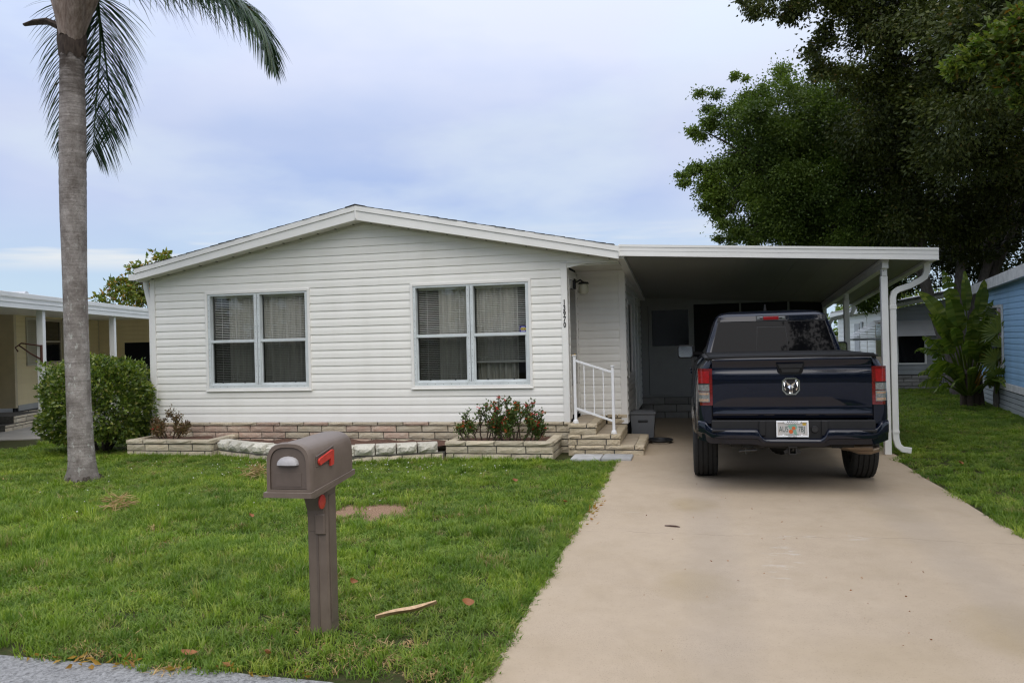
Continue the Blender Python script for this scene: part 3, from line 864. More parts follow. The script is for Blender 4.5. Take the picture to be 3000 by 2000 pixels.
# windows: trim > sashes, panes, blinds, curtains
slat_mat = simple('blind_slat', (0.80, 0.80, 0.77), 0.5, var=0.08)
curtain_mat = simple('cream_curtain', (0.80, 0.78, 0.70), 0.9, var=0.35, vs=5, stretch=(8, 1, 0.3))
def window(X0, X1, z0, z1, bottoms, parts, sticker=False):
    m = MB()
    tw, y0, y1 = 0.042, YW - 0.034, YW + 0.01
    m.box(X0, X0 + tw, y0, y1, z0, z1, 0.004).box(X1 - tw, X1, y0, y1, z0, z1, 0.004)
    m.box(X0 + tw, X1 - tw, y0, y1, z1 - tw, z1, 0.004).box(X0 + tw, X1 - tw, y0, y1, z0, z0 + tw, 0.004)
    m.box(X0 - 0.012, X1 + 0.012, y0 - 0.012, y0 + 0.01, z0 - 0.012, z0 + 0.006, 0.003)
    w = m.build('window', trim_white, house)
    ix0, ix1, iz0, iz1 = X0 + tw, X1 - tw, z0 + tw, z1 - tw
    mx = 0.5 * (ix0 + ix1)
    fr = MB()
    ya, yb = YW - 0.022, YW + 0.075
    fr.box(ix0, ix0 + 0.045, ya, yb, iz0, iz1, 0.003).box(ix1 - 0.045, ix1, ya, yb, iz0, iz1, 0.003)
    fr.box(ix0 + 0.045, ix1 - 0.045, ya, yb, iz1 - 0.03, iz1, 0.003).box(ix0 + 0.045, ix1 - 0.045, ya, yb, iz0, iz0 + 0.055, 0.003)
    fr.box(mx - 0.052, mx - 0.004, ya, yb, iz0 + 0.055, iz1 - 0.03, 0.003).box(mx + 0.004, mx + 0.052, ya, yb, iz0 + 0.055, iz1 - 0.03, 0.003)
    fr.build('frame', alu_white, w)
    sc = MB()
    for k in range(16):
        z = iz0 + 0.08 + k * (iz1 - iz0 - 0.16) / 15
        for x in (mx - 0.026, mx + 0.026, ix0 + 0.02):
            sc.box(x - 0.004, x + 0.004, ya - 0.002, ya + 0.001, z - 0.004, z + 0.004)
    for k in range(14):
        x = ix0 + 0.08 + k * (ix1 - ix0 - 0.16) / 13
        sc.box(x - 0.004, x + 0.004, ya - 0.002, ya + 0.001, iz0 + 0.02, iz0 + 0.027)
    sc.build('screw_heads', simple('grey_screw', (0.22, 0.23, 0.23), 0.5), w, kind='stuff')
    zm = 0.5 * (iz0 + iz1) - 0.005
    for hx0, hx1, bottom in ((ix0 + 0.045, mx - 0.052, bottoms[0]), (mx + 0.052, ix1 - 0.045, bottoms[1])):
        s_ = MB()
        s_.box(hx0, hx1, YW - 0.016, YW + 0.05, zm - 0.022, zm + 0.022, 0.003)
        s_.box(hx0, hx0 + 0.018, YW + 0.0, YW + 0.05, iz0 + 0.055, zm - 0.022).box(hx1 - 0.018, hx1, YW + 0.0, YW + 0.05, iz0 + 0.055, zm - 0.022)
        s_.box(hx0 + 0.018, hx1 - 0.018, YW, YW + 0.05, iz0 + 0.055, iz0 + 0.08)
        s_.build('sash', alu_white, w)
        for tx in (0.25, 0.75):
            x = hx0 + (hx1 - hx0) * tx
            MB().box(x - 0.012, x + 0.012, YW - 0.006, YW + 0.0, iz0 + 0.078, iz0 + 0.10, 0.003).build('screen_tab', black_plastic, w)
        MB().box(hx0 + 0.001, hx1 - 0.001, YW + 0.052, YW + 0.055, zm + 0.022, iz1 - 0.03).build('pane', pane_mat, w)
        MB().box(hx0 + 0.018, hx1 - 0.018, YW + 0.030, YW + 0.033, iz0 + 0.08, zm - 0.022).build('screened_pane', screen_pane_mat, w)
        bl = MB()
        z = iz1 - 0.07
        while z > bottom:
            tl = rnd.uniform(-0.0015, 0.0015)
            bl.add([(hx0 + 0.012, YW + 0.10, z - 0.002 + tl), (hx1 - 0.012, YW + 0.10, z - 0.002 - tl), (hx1 - 0.012, YW + 0.112, z + 0.003), (hx0 + 0.012, YW + 0.112, z + 0.003), (hx1 - 0.012, YW + 0.118, z + 0.002), (hx0 + 0.012, YW + 0.118, z + 0.002),
                    (hx0 + 0.012, YW + 0.10, z - 0.0052 + tl), (hx1 - 0.012, YW + 0.10, z - 0.0052 - tl)], [(0, 1, 2, 3), (3, 2, 4, 5), (6, 7, 1, 0)])
            z -= 0.0275
        for q in (0.18, 0.5, 0.82):
            x = hx0 + (hx1 - hx0) * q
            bl.box(x - 0.0025, x + 0.0025, YW + 0.098, YW + 0.1, bottom, iz1 - 0.05)
        bl.box(hx0 + 0.01, hx1 - 0.01, YW + 0.095, YW + 0.125, bottom - 0.03, bottom - 0.008)
        bl.box(hx0 + 0.01, hx1 - 0.01, YW + 0.09, YW + 0.13, iz1 - 0.06, iz1 - 0.03)
        bl.build('blind', slat_mat, w, fix=False, kind='stuff')
    for cx0, cx1 in parts:
        n = int((cx1 - cx0) / 0.012)
        rows = []
        for z in (iz0 - 0.05, iz1):
            rows.append([(cx0 + (cx1 - cx0) * k / n, YW + 0.175 + 0.036 * math.sin(k * 0.80 + 1.2 * math.sin(k * 0.23)) + 0.012 * math.sin(k * 0.37), z) for k in range(n + 1)])
        MB().grid(rows).build('curtain', curtain_mat, w, smooth=60, fix=False)
    rb = MB()
    a, b_, c, d, e, f = X0 + 0.02, X1 - 0.02, YW + 0.076, YW + 0.62, z0 + 0.02, z1 - 0.02
    rb.add([(a, c, e), (b_, c, e), (b_, d, e), (a, d, e), (a, c, f), (b_, c, f), (b_, d, f), (a, d, f)], [(0, 1, 2, 3), (4, 7, 6, 5), (0, 3, 7, 4), (1, 5, 6, 2), (2, 6, 7, 3)])
    rb.build('room_recess', room_mat, w)
    if sticker:
        sx0, sx1, sz0, sz1 = ix1 - 0.045 - 0.108, ix1 - 0.046, zm + 0.024, zm + 0.115
        st = MB().box(sx0, sx1, YW + 0.046, YW + 0.048, sz0, sz1).build('sticker', simple('dark_blue_print', (0.03, 0.02, 0.20), 0.5), w)
        MB().box(sx0 + 0.014, sx1 - 0.014, YW + 0.0445, YW + 0.0458, sz0 + 0.03, sz0 + 0.062).build('sticker_strip', simple('yellow_print', (0.62, 0.48, 0.05), 0.5), w)
        MB().box(sx0 + 0.026, sx0 + 0.076, YW + 0.0445, YW + 0.0458, sz0 + 0.073, sz0 + 0.080).box(sx0 + 0.024, sx0 + 0.034, YW + 0.0445, YW + 0.0458, sz0 + 0.013, sz0 + 0.022).box(sx0 + 0.038, sx0 + 0.082, YW + 0.0445, YW + 0.0458, sz0 + 0.013, sz0 + 0.020).build('sticker_print', simple('pale_print', (0.6, 0.6, 0.8), 0.5), w)
        MB().box(sx0 + 0.024, sx0 + 0.046, YW + 0.043, YW + 0.0442, sz0 + 0.039, sz0 + 0.053).box(sx0 + 0.060, sx0 + 0.084, YW + 0.043, YW + 0.0442, sz0 + 0.039, sz0 + 0.053).build('sticker_print', simple('brown_print', (0.22, 0.15, 0.03), 0.5), w)
window(*WIN[0], (0.06 + 0.951 + 0.02, 0.951 + 0.12), [(-7.30, -6.74), (-6.68, -5.98)])
window(*WIN[1], (0.951 + 0.12, 0.951 + 0.40), [(-3.74, -3.24), (-3.14, -2.52)], True)
# ------------------------------------------------------------------ ground, paving
def sheet(name, pts, z, mat, thick=None):
    m = MB()
    if thick:
        m.prism(pts, 'z', z - thick, z)
    else:
        m.add([(x, y, z) for x, y in pts], [tuple(range(len(pts)))])
    return m.build(name, mat, None, kind='structure')
sheet('ground', [(-320, -320), (320, -320), (320, 320), (-320, 320)], 0.0, ground_mat)
DX0, DX1 = -1.012, 2.49
edge = [(-60, 3.72), (-30, 3.66), (-12, 3.64)] + [(-8 + 0.35 * k, 3.60 + 0.020 * math.sin(k * 1.3) + 0.014 * math.sin(k * 3.1)) for k in range(17)] + [(-2.2, 3.585), (-1.75, 3.57), (-1.45, 3.45), (-1.2, 3.15), (-1.05, 2.8), (2.5, 2.8), (3.2, 3.3), (5, 3.5), (30, 3.6), (60, 3.7)]
sheet('street', edge + [(60, -5.0), (-60, -5.0)], 0.008, street_mat)
lef = [(DX0 + 0.012 * math.sin(k * 1.9) + 0.008 * math.sin(k * 4.3), 2.4 + k * 0.46) for k in range(19)]
sheet('driveway', lef + [(DX0, 11.02), (-0.95, 11.05), (-0.95, 16.3), (DX1 + 0.12, 16.3), (DX1 + 0.10, 11.0)] + [(DX1 + 0.010 * math.sin(k * 1.7), 10.8 - k * 0.46) for k in range(18)] + [(DX1 + 0.02, 2.4)], 0.014, driveway_mat, 0.02)

# ------------------------------------------------------------------ planters, curved stone border, entry steps
def box_planter(name, label, x0, x1, yf, soilz=0.215):
    t = thing(name, label, 'planter', (0.5 * (x0 + x1), yf, 0), 'block planters along the front wall')
    back = YW - 0.03
    core = MB().box(x0 + 0.015, x1 - 0.015, yf + 0.015, yf + 0.10, 0, 0.245).box(x0 + 0.015, x0 + 0.10, yf + 0.10, back, 0, 0.245).box(x1 - 0.10, x1 - 0.015, yf + 0.10, back, 0, 0.245)
    core.build('mortar', mortar_mat, t)
    for k in range(2):
        z0, z1 = k * 0.1025, (k + 1) * 0.1025
        st = 0.205 * (1 - k) + 0.09
        brick_run(t, 'cream', (x0, yf), (x1, yf), z0, z1, start=st)
        brick_run(t, 'cream', (x1, yf + 0.012), (x1, back), z0, z1, start=0.1 + 0.2 * k)
        brick_run(t, 'cream', (x0, back), (x0, yf + 0.012), z0, z1, start=0.1 + 0.2 * k)
    z0, z1 = 0.206, 0.262
    brick_run(t, 'cream', (x0 - 0.012, yf - 0.012), (x1 + 0.012, yf - 0.012), z0, z1, start=0.11, depth=0.13, cap=True)
    brick_run(t, 'cream', (x1 + 0.012, yf + 0.125), (x1 + 0.012, back), z0, z1, start=0.0, depth=0.13, cap=True)
    brick_run(t, 'cream', (x0 - 0.012, back), (x0 - 0.012, yf + 0.125), z0, z1, start=0.0, depth=0.13, cap=True)
    m = MB()
    rows = []
    for j in range(9):
        rows.append([(x0 + 0.11 + (x1 - x0 - 0.22) * i / 16, yf + 0.11 + (back - yf - 0.11) * j / 8, soilz + rnd.uniform(-0.012, 0.02)) for i in range(17)])
    m.grid(rows).build('soil', soil_mat, t, smooth=70)
    return t
box_planter('block_planter', 'cream block planter box in front of the left window, holding one scraggly bush', -8.51, -7.06, 10.61)
box_planter('block_planter', 'cream block planter box in front of the right window, filled with red-flowered bushes', -3.365, -1.86, 10.565)
# curved border between the planters: two courses, fat white stones on top
BPTS = pts = [(-7.03, 10.72), (-6.62, 10.50), (-6.12, 10.29), (-5.62, 10.14), (-5.1, 10.07), (-4.6, 10.10), (-4.1, 10.28), (-3.40, 10.60)]
bd = thing('garden_border', 'low curved border of chunky white stones between the two planters', 'garden border', (-5.2, 10.2, 0))
def along(pts, step):
    P = [Vector((*p, 0)) for p in pts]
    seg, out, acc = 0, [], 0.0
    L = [0]
    for a, b in zip(P[:-1], P[1:]):
        L.append(L[-1] + (b - a).length)
    s = 0
    while s < L[-1]:
        while seg < len(P) - 2 and s > L[seg + 1]:
            seg += 1
        f = (s - L[seg]) / (L[seg + 1] - L[seg])
        out.append(P[seg].lerp(P[seg + 1], f))
        s += step
    out.append(P[-1])
    return out
q = along(pts, 0.292)
for a, b in zip(q[:-1], q[1:]):
    if (b - a).length < 0.08:
        continue
    ang = math.atan2((b - a).y, (b - a).x) + rnd.uniform(-0.03, 0.03)
    link('wall_stone', BK['stone'][rnd.randrange(6)], bd, loc=(a.x, a.y - 0.02, 0.112 + rnd.uniform(-0.006, 0.006)), rot=(0, 0, ang), scale=((b - a).length - 0.016, 0.21, 0.135 + rnd.uniform(-0.006, 0.006)))
q = along(pts, 0.41)
for k, (a, b) in enumerate(zip(q[:-1], q[1:])):
    if (b - a).length < 0.08:
        continue
    ang = math.atan2((b - a).y, (b - a).x)
    link('brick', BK['cream'][rnd.randrange(6)], bd, loc=(a.x, a.y, 0.0), rot=(0, 0, ang), scale=((b - a).length - 0.012, 0.12, 0.095))
m = MB()
m.prism([(p[0], p[1] + 0.02) for p in pts] + [(pts[-1][0], pts[-1][1] + 0.12), (pts[4][0], pts[4][1] + 0.16), (pts[0][0], pts[0][1] + 0.12)], 'z', 0.0, 0.107)
m.build('mortar', mortar_mat, bd)
rows = []
for j in range(8):
    f = j / 7
    rows.append([(x, (yb + 0.19) * (1 - f) + (YW - 0.03) * f, 0.17 + rnd.uniform(-0.015, 0.03)) for x, yb in [(-7.02 + 3.6 * i / 30, np.interp(-7.02 + 3.6 * i / 30, [p[0] for p in pts], [p[1] for p in pts])) for i in range(31)]])
MB().grid(rows).build('flower_bed', soil_mat, None, smooth=70, kind='structure')

steps = thing('entry_steps', 'three tan block steps going down sideways from the front door to the carport', 'steps', (-1.2, 11.7, 0))
SY = 11.075
for k, (x1, zb) in enumerate(((-0.675, 0.0), (-0.996, 0.15), (-1.325, 0.30))):
    MB().box(XP + 0.03, x1 - 0.014, SY + 0.014, 12.46, zb, zb + 0.132).build('mortar', mortar_mat, steps)
    brick_run(steps, 'step', (XP + 0.012, SY), (x1, SY), zb + 0.004, zb + 0.096, start=0.17 + 0.11 * k)
    brick_run(steps, 'step', (x1, SY + 0.02), (x1, 12.46), zb + 0.004, zb + 0.096, start=0.12)
    brick_run(steps, 'step', (XP + 0.012, SY - 0.01), (x1 + 0.01, SY - 0.01), zb + 0.096, zb + 0.150, start=0.3 - 0.08 * k, depth=0.13, cap=True)
    brick_run(steps, 'step', (x1 + 0.01, SY + 0.125), (x1 + 0.01, 12.46), zb + 0.096, zb + 0.150, start=0.0, depth=0.13, cap=True)
    MB().box(XP + 0.03, x1 - 0.122, SY + 0.122, 12.46, zb + 0.13, zb + 0.147, 0.002).build('tread', tread_mat, steps)
brick_run(steps, 'step', (-1.31, 12.47), (XR, 12.47), 0.30, 0.396, start=0.1)
brick_run(steps, 'step', (-1.31, 12.465), (XR, 12.465), 0.396, 0.45, start=0.25, cap=True)
brick_run(steps, 'step', (-0.98, 12.47), (XR + 0.03, 12.47), 0.0, 0.15)
# pavers at the foot
pg = 'grey pavers at the foot of the steps'
for k, (x, y, lab) in enumerate(((-1.62, 10.55, 'grey square paver beside the planter at the foot of the steps'), (-1.21, 10.58, 'grey square paver next to the driveway edge at the foot of the steps'))):
    MB().box(x - 0.0, x + 0.40, y, y + 0.42, 0.0, 0.045, 0.008).build('paver', paver_mat, None, label=lab, cat='paver', group=pg)
# handrail
rl = thing('handrail', 'white metal handrail standing on the entry steps', 'railing', (-1.35, 11.2, 0.3))
def post_(x, y, z0, z1):
    MB().box(x - 0.019, x + 0.019, y - 0.019, y + 0.019, z0, z1, 0.003).build('rail_post', white_paint, rl)
    MB().box(x - 0.03, x + 0.03, y - 0.03, y + 0.03, z1, z1 + 0.014, 0.004).build('post_cap', white_paint, rl)
    MB().lathe([(0.0, 0.0), (0.042, 0.0), (0.042, 0.012), (0.030, 0.045), (0.0, 0.05)], (x, y, z0), 'z', 4).box(x - 0.034, x + 0.034, y - 0.034, y + 0.034, z0, z0 + 0.05, 0.008).build('post_base', white_paint, rl)
ra, rb_ = Vector((-1.62, 11.17, 0)), Vector((-1.085, 11.17, 0))
post_(ra.x, ra.y, 0.45, 1.40)
post_(rb_.x, rb_.y, 0.30, 1.245)
for z0, z1, nm in ((1.335, 1.17, 'top_rail'), (0.66, 0.485, 'bottom_rail')):
    MB().prism([(ra.x + 0.019, z0 - 0.015), (rb_.x - 0.019, z1 - 0.015), (rb_.x - 0.019, z1 + 0.015), (ra.x + 0.019, z0 + 0.015)], 'y', ra.y - 0.015, ra.y + 0.015).build(nm, white_paint, rl)
for k in (1, 2, 3):
    f = k / 4
    x = ra.x + (rb_.x - ra.x) * f
    MB().box(x - 0.007, x + 0.007, ra.y - 0.007, ra.y + 0.007, 0.66 - 0.175 * f + 0.012, 1.335 - 0.165 * f - 0.012).build('baluster', white_paint, rl)

# ------------------------------------------------------------------ carport
cp = thing('carport', 'white metal carport roof on slim posts over the driveway', 'carport', (1.0, 13.5, 0))
CX0, CX1, CY0, CY1 = -0.945, 3.105, 11.1, 16.45
def ctop(x, y):
    return 2.933 - 0.0602 * (x - CX0) - 0.075 * (y - CY0) * (1 - 0.0 * x)
def slab(m, x0, x1, y0, y1, d0, d1):
    vs = [(x, y, ctop(x, y) - d) for d in (d0, d1) for x, y in ((x0, y0), (x1, y0), (x1, y1), (x0, y1))]
    return m.add(vs, [(0, 1, 2, 3), (7, 6, 5, 4), (0, 4, 5, 1), (1, 5, 6, 2), (2, 6, 7, 3), (3, 7, 4, 0)])
slab(MB(), CX0 + 0.03, CX1 - 0.03, CY0 + 0.03, CY1, 0.03, 0.06).build('roof_sheet', fascia_white, cp)
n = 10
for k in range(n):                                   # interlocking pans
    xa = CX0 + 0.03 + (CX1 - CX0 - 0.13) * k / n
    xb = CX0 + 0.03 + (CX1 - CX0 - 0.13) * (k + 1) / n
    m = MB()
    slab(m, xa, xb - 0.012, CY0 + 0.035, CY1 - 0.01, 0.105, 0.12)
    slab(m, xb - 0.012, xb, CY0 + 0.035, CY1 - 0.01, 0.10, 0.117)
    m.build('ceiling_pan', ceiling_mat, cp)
def strip(x0, x1, y0, y1, d0, d1, name, mat):
    m = MB()
    vs = [(x, y, ctop(x, CY0) - d) for d in (d0, d1) for x, y in ((x0, y0), (x1, y0), (x1, y1), (x0, y1))]
    m.add(vs, [(0, 1, 2, 3), (7, 6, 5, 4), (0, 4, 5, 1), (1, 5, 6, 2), (2, 6, 7, 3), (3, 7, 4, 0)])
    return m.build(name, mat, cp)
groove = simple('grey_fascia_groove', (0.22, 0.22, 0.22), 0.7)
fa = strip(CX0, CX1, CY0 + 0.004, CY0 + 0.03, 0.0, 0.150, 'front_fascia', groove)
for d0, d1, o in ((-0.004, 0.030, 0.012), (0.034, 0.084, 0.006), (0.088, 0.138, 0.006), (0.140, 0.154, 0.012)):
    strip(CX0, CX1 + 0.004, CY0 - o + 0.004, CY0 + 0.004, d0, d1, 'fascia_rib', fascia_white)
MB().box(CX0 - 0.012, CX0 + 0.004, CY0 - 0.014, CY0 + 0.03, 2.775, 2.932, 0.003).build('fascia_joint', fascia_white, cp)
m = MB()
rows = []
for y in (CY0 + 0.03, CY1):
    z = ctop(CX1, y)
    rows.append([(CX1 - 0.10, y, z - 0.02), (CX1 - 0.10, y, z - 0.15), (CX1 - 0.01, y, z - 0.15), (CX1, y, z - 0.135), (CX1, y, z - 0.005), (CX1 - 0.015, y, z - 0.005), (CX1 - 0.015, y, z - 0.13), (CX1 - 0.085, y, z - 0.135), (CX1 - 0.085, y, z - 0.02)])
m.grid(rows).build('side_gutter', fascia_white, cp)
PX = 2.50
bm_ = MB()
rows = []
for y in (CY0 + 0.12, CY1 - 0.05):
    z = ctop(PX, y) - 0.122
    rows.append([(PX - 0.045, y, z), (PX + 0.045, y, z), (PX + 0.045, y, z - 0.035), (PX + 0.037, y, z - 0.045), (PX + 0.037, y, z - 0.115), (PX + 0.045, y, z - 0.125), (PX - 0.045, y, z - 0.125), (PX - 0.037, y, z - 0.115), (PX - 0.037, y, z - 0.045), (PX - 0.045, y, z - 0.035)])
bm_.grid(rows, closed=True)
bm_.f += [tuple(range(10)), tuple(range(19, 9, -1))]
bm_.m += [0, 0]
bm_.build('side_beam', fascia_white, cp)
for k, y in enumerate((11.33, 13.96, 16.14)):
    zt = ctop(PX, y) - 0.24
    x = PX
    MB().box(x - 0.042, x + 0.042, y - 0.042, y + 0.042, 0.014, zt - 0.10, 0.006).build('post', fascia_white, cp)
    MB().box(x - 0.03, x + 0.034, y - 0.05, y + 0.05, zt - 0.10, zt + 0.11, 0.004).build('post_bracket', fascia_white, cp)
    sc = MB()
    for z in (zt + 0.06, zt - 0.03):
        sc.lathe([(0.0, -0.006), (0.006, -0.005), (0.006, 0)], (x - 0.012, y - 0.05, z), 'y', 8)
    sc.build('bolt', black_plastic, cp)
ds = [(CX1 - 0.055, 11.42, 2.535), (CX1 - 0.058, 11.42, 2.42), (CX1 - 0.085, 11.42, 2.345), (CX1 - 0.15, 11.42, 2.30), (2.83, 11.41, 2.235), (2.69, 11.40, 2.19), (2.635, 11.39, 2.15), (2.615, 11.38, 2.08), (2.612, 11.38, 1.98), (2.612, 11.38, 0.30), (2.614, 11.38, 0.22), (2.635, 11.37, 0.13), (2.69, 11.355, 0.08), (2.79, 11.34, 0.065)]
spout(cp, ds, 0.078, 0.065, fascia_white)
MB().box(2.612 - 0.044, 2.612 + 0.044, 11.34, 11.42, 1.93, 1.985, 0.004).build('downspout_band', fascia_white, cp)
MB().box(2.612 - 0.044, 2.612 + 0.044, 11.34, 11.42, 0.29, 0.33, 0.004).build('downspout_band', fascia_white, cp)
rb2 = [(CX1 - 0.055, 16.3, 2.13), (CX1 - 0.055, 16.3, 2.07), (CX1 - 0.10, 16.3, 1.98), (2.80, 16.3, 1.93), (2.66, 16.3, 1.90), (2.60, 16.3, 1.80), (2.60, 16.3, 0.1)]
spout(cp, rb2, 0.078, 0.065, fascia_white)
slab(MB(), XR + 0.004, CX0 + 0.06, CY0 + 0.04, CY1 - 0.2, 0.121, 0.175).build('wall_hanger', fascia_white, cp)

# ------------------------------------------------------------------ screened room closing the carport
sr = thing('screen_room', 'shaded screened room with block base and half-glass door behind the carport', 'porch', (0.8, 16.2, 0))
dim_white = simple('shade_toned_white_metal', (0.27, 0.275, 0.265), 0.5, var=0.1)  # white frames and door darkened, shade under the roof put into the colour
SYR = 16.2
for k in range(3):
    brick_run(sr, 'grey', (XR, SYR - 0.02), (PX + 0.05, SYR - 0.02), k * 0.145, (k + 1) * 0.145, L=0.46, start=0.23 * (k % 2))
MB().box(XR, PX + 0.05, SYR - 0.005, SYR + 0.07, 0, 0.43).build('mortar', mortar_mat, sr)
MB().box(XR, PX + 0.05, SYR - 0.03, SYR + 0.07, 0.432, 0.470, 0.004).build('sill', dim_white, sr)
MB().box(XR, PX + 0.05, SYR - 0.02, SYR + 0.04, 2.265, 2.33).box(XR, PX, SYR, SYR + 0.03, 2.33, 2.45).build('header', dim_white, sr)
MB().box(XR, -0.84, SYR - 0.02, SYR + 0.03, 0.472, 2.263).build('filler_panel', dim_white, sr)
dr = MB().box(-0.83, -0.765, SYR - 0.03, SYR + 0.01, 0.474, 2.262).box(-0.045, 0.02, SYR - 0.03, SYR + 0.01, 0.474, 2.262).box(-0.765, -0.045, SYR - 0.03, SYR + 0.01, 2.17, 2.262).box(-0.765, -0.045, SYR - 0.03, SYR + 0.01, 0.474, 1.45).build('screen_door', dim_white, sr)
MB().box(-0.764, -0.046, SYR - 0.018, SYR - 0.012, 1.452, 2.168).build('door_pane', simple('dark_pane', (0.008, 0.008, 0.009), 0.12, spec=0.5), dr)
MB().box(-0.11, -0.09, SYR - 0.05, SYR - 0.031, 1.36, 1.44, 0.004).build('door_handle', black_plastic, dr)
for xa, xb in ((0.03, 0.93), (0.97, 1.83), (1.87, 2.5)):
    MB().box(xa, xb, SYR + 0.0, SYR + 0.006, 0.472, 2.263).build('screen', dark_room, sr)  # opaque near-black sheets: darkness of the room behind painted onto the screens
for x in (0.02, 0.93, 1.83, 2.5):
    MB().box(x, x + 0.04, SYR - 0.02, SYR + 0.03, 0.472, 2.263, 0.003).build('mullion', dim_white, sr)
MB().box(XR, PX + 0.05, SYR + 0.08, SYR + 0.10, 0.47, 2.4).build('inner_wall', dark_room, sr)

# ------------------------------------------------------------------ things under the carport
bn = thing('storage_bin', 'grey lidded plastic bin on the carport floor behind the entry steps', 'bin', (-0.77, 12.9, 0.014))
grey_plastic = simple('grey_plastic', (0.11, 0.115, 0.12), 0.5, var=0.15)
MB().prism([(-0.94, 0.014), (-0.62, 0.014), (-0.585, 0.42), (-0.97, 0.42)], 'y', 12.70, 13.05).build('bin_body', grey_plastic, bn)
MB().box(-0.99, -0.565, 12.68, 13.07, 0.42, 0.46, 0.01).box(-0.95, -0.60, 12.71, 13.04, 0.46, 0.475, 0.006).build('lid', grey_plastic, bn)
MB().box(-0.85, -0.70, 12.685, 12.70, 0.30, 0.335, 0.006).build('handle', black_plastic, bn)
hs = MB()
hp = []
for k in range(60):
    a = k * 0.42
    hp.append((-0.50 + (0.13 + 0.0012 * k) * math.cos(a), 12.45 + (0.17 + 0.001 * k) * math.sin(a), 0.03 + 0.0006 * k))
hs.tube(hp, 0.011, 6)
hs.build('garden_hose', black_plastic, None, smooth=60, label='coiled black hose lying on the concrete beside the steps', cat='hose')

# ------------------------------------------------------------------ mailbox by the street
mbx = thing('mailbox', 'brown plastic mailbox with red flag on a square post at the lawn edge', 'mailbox', (-2.085, 4.19, 0))
t = NT('brown_mailbox_plastic')
f = t.noise(9, 5, 0.6)
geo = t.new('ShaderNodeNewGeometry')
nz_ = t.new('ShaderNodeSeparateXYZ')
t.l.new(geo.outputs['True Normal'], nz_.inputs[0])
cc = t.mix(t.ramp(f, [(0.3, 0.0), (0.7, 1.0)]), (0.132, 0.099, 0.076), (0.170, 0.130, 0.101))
cc = t.mix(t.math('MULTIPLY', t.ramp(nz_.outputs[2], [(0.2, 0.0), (0.9, 1.0)]), 0.55), cc, (0.21, 0.178, 0.15))   # paler on upward-facing surfaces
t.set(cc, 0.52, spec=0.4)
t.bump(t.noise(160, 3, 0.6), 0.18, 0.002)
brown = t.m
brown_d = simple('brown_door_plastic', (0.118, 0.089, 0.070), 0.5, var=0.12, vs=20)
red_pl = simple('faded_red_plastic', (0.56, 0.045, 0.028), 0.42, var=0.25, vs=25)
grey_pl = simple('pale_grey_plastic', (0.40, 0.38, 0.37), 0.45, var=0.15, vs=30)
bx, by = -2.085, 4.19
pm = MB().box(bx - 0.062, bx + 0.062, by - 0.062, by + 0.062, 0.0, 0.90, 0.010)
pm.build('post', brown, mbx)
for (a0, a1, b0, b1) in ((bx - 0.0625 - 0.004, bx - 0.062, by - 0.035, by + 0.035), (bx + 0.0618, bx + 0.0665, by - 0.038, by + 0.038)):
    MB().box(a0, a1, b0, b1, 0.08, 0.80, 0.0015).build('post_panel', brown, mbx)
MB().box(bx - 0.006, bx + 0.006, by - 0.0655, by - 0.062, 0.0, 0.66).build('post_rib', brown_d, mbx)
# box: arch section swept from the door end back, floor rising slightly to the rear
def arch(w, h, z0, n=14, rr=0.50):
    pts = [(-w / 2, z0), (w / 2, z0)]
    sp_ = h * (1 - rr) + z0
    for k in range(n + 1):
        a = math.pi * k / n
        pts.append((w / 2 * math.copysign(abs(math.cos(a)) ** 0.66, math.cos(a)), sp_ + h * rr * math.sin(a) ** 0.72))
    return pts
MX, MY0, MY1 = -2.125, 3.885, 4.35
secs = [(MY0, 0.252, 0.262, 0.862), (MY0 + 0.008, 0.262, 0.270, 0.858), (MY0 + 0.03, 0.262, 0.270, 0.860), (MY0 + 0.036, 0.252, 0.262, 0.862), (MY0 + 0.2, 0.248, 0.25, 0.880), (MY1 - 0.02, 0.236, 0.226, 0.915), (MY1, 0.222, 0.214, 0.918)]
m = MB()
rows = []
XS = lambda y: MX + 0.06 * (y - MY0) / 0.545
for y, w, h, z0 in secs:
    rows.append([(XS(y) + p[0], y, p[1]) for p in arch(w, h, z0)])
m.grid(rows, closed=True)
nn = len(rows[0])
m.f += [tuple(range(len(m.v) - nn, len(m.v)))]
m.m += [0]
# rim face round the door
inner = [(XS(MY0) + p[0], MY0 + 0.0, p[1]) for p in arch(0.214, 0.226, 0.878)]
inner2 = [(p[0], MY0 + 0.014, p[2]) for p in inner]
m.grid([rows[0], inner], closed=True).grid([inner, inner2], closed=True)
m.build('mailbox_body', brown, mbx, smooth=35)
lipm = MB()
lr_ = []
for y, w, z in ((MY0 - 0.012, 0.28, 0.862), (MY0 - 0.012, 0.28, 0.835), (MY0 + 0.03, 0.272, 0.828), (MY1 + 0.006, 0.248, 0.885), (MY1 + 0.006, 0.248, 0.915)):
    lr_.append([(XS(y) - w / 2, y, z), (XS(y) + w / 2, y, z)])
lipm.grid(lr_)
for e in (0, 1):
    lipm.add([r_[e] for r_ in lr_], [(0, 1, 2, 3, 4)])
lipm.add([lr_[0][0], lr_[0][1], lr_[4][1], lr_[4][0]], [(0, 1, 2, 3)])
lipm.build('base_lip', brown, mbx)
dpoly = [(XS(MY0) + p[0], p[1]) for p in arch(0.208, 0.220, 0.881)]
dm = MB().prism(dpoly, 'y', MY0 + 0.008, MY0 + 0.02)
door_ = dm.build('mailbox_door', brown_d, mbx, smooth=30)
MB().box(XS(MY0) - 0.075, XS(MY0) + 0.075, MY0 + 0.0055, MY0 + 0.0085, 0.893, 0.968, 0.001).build('door_panel', brown_d, door_)
hb = MB()
rows = []
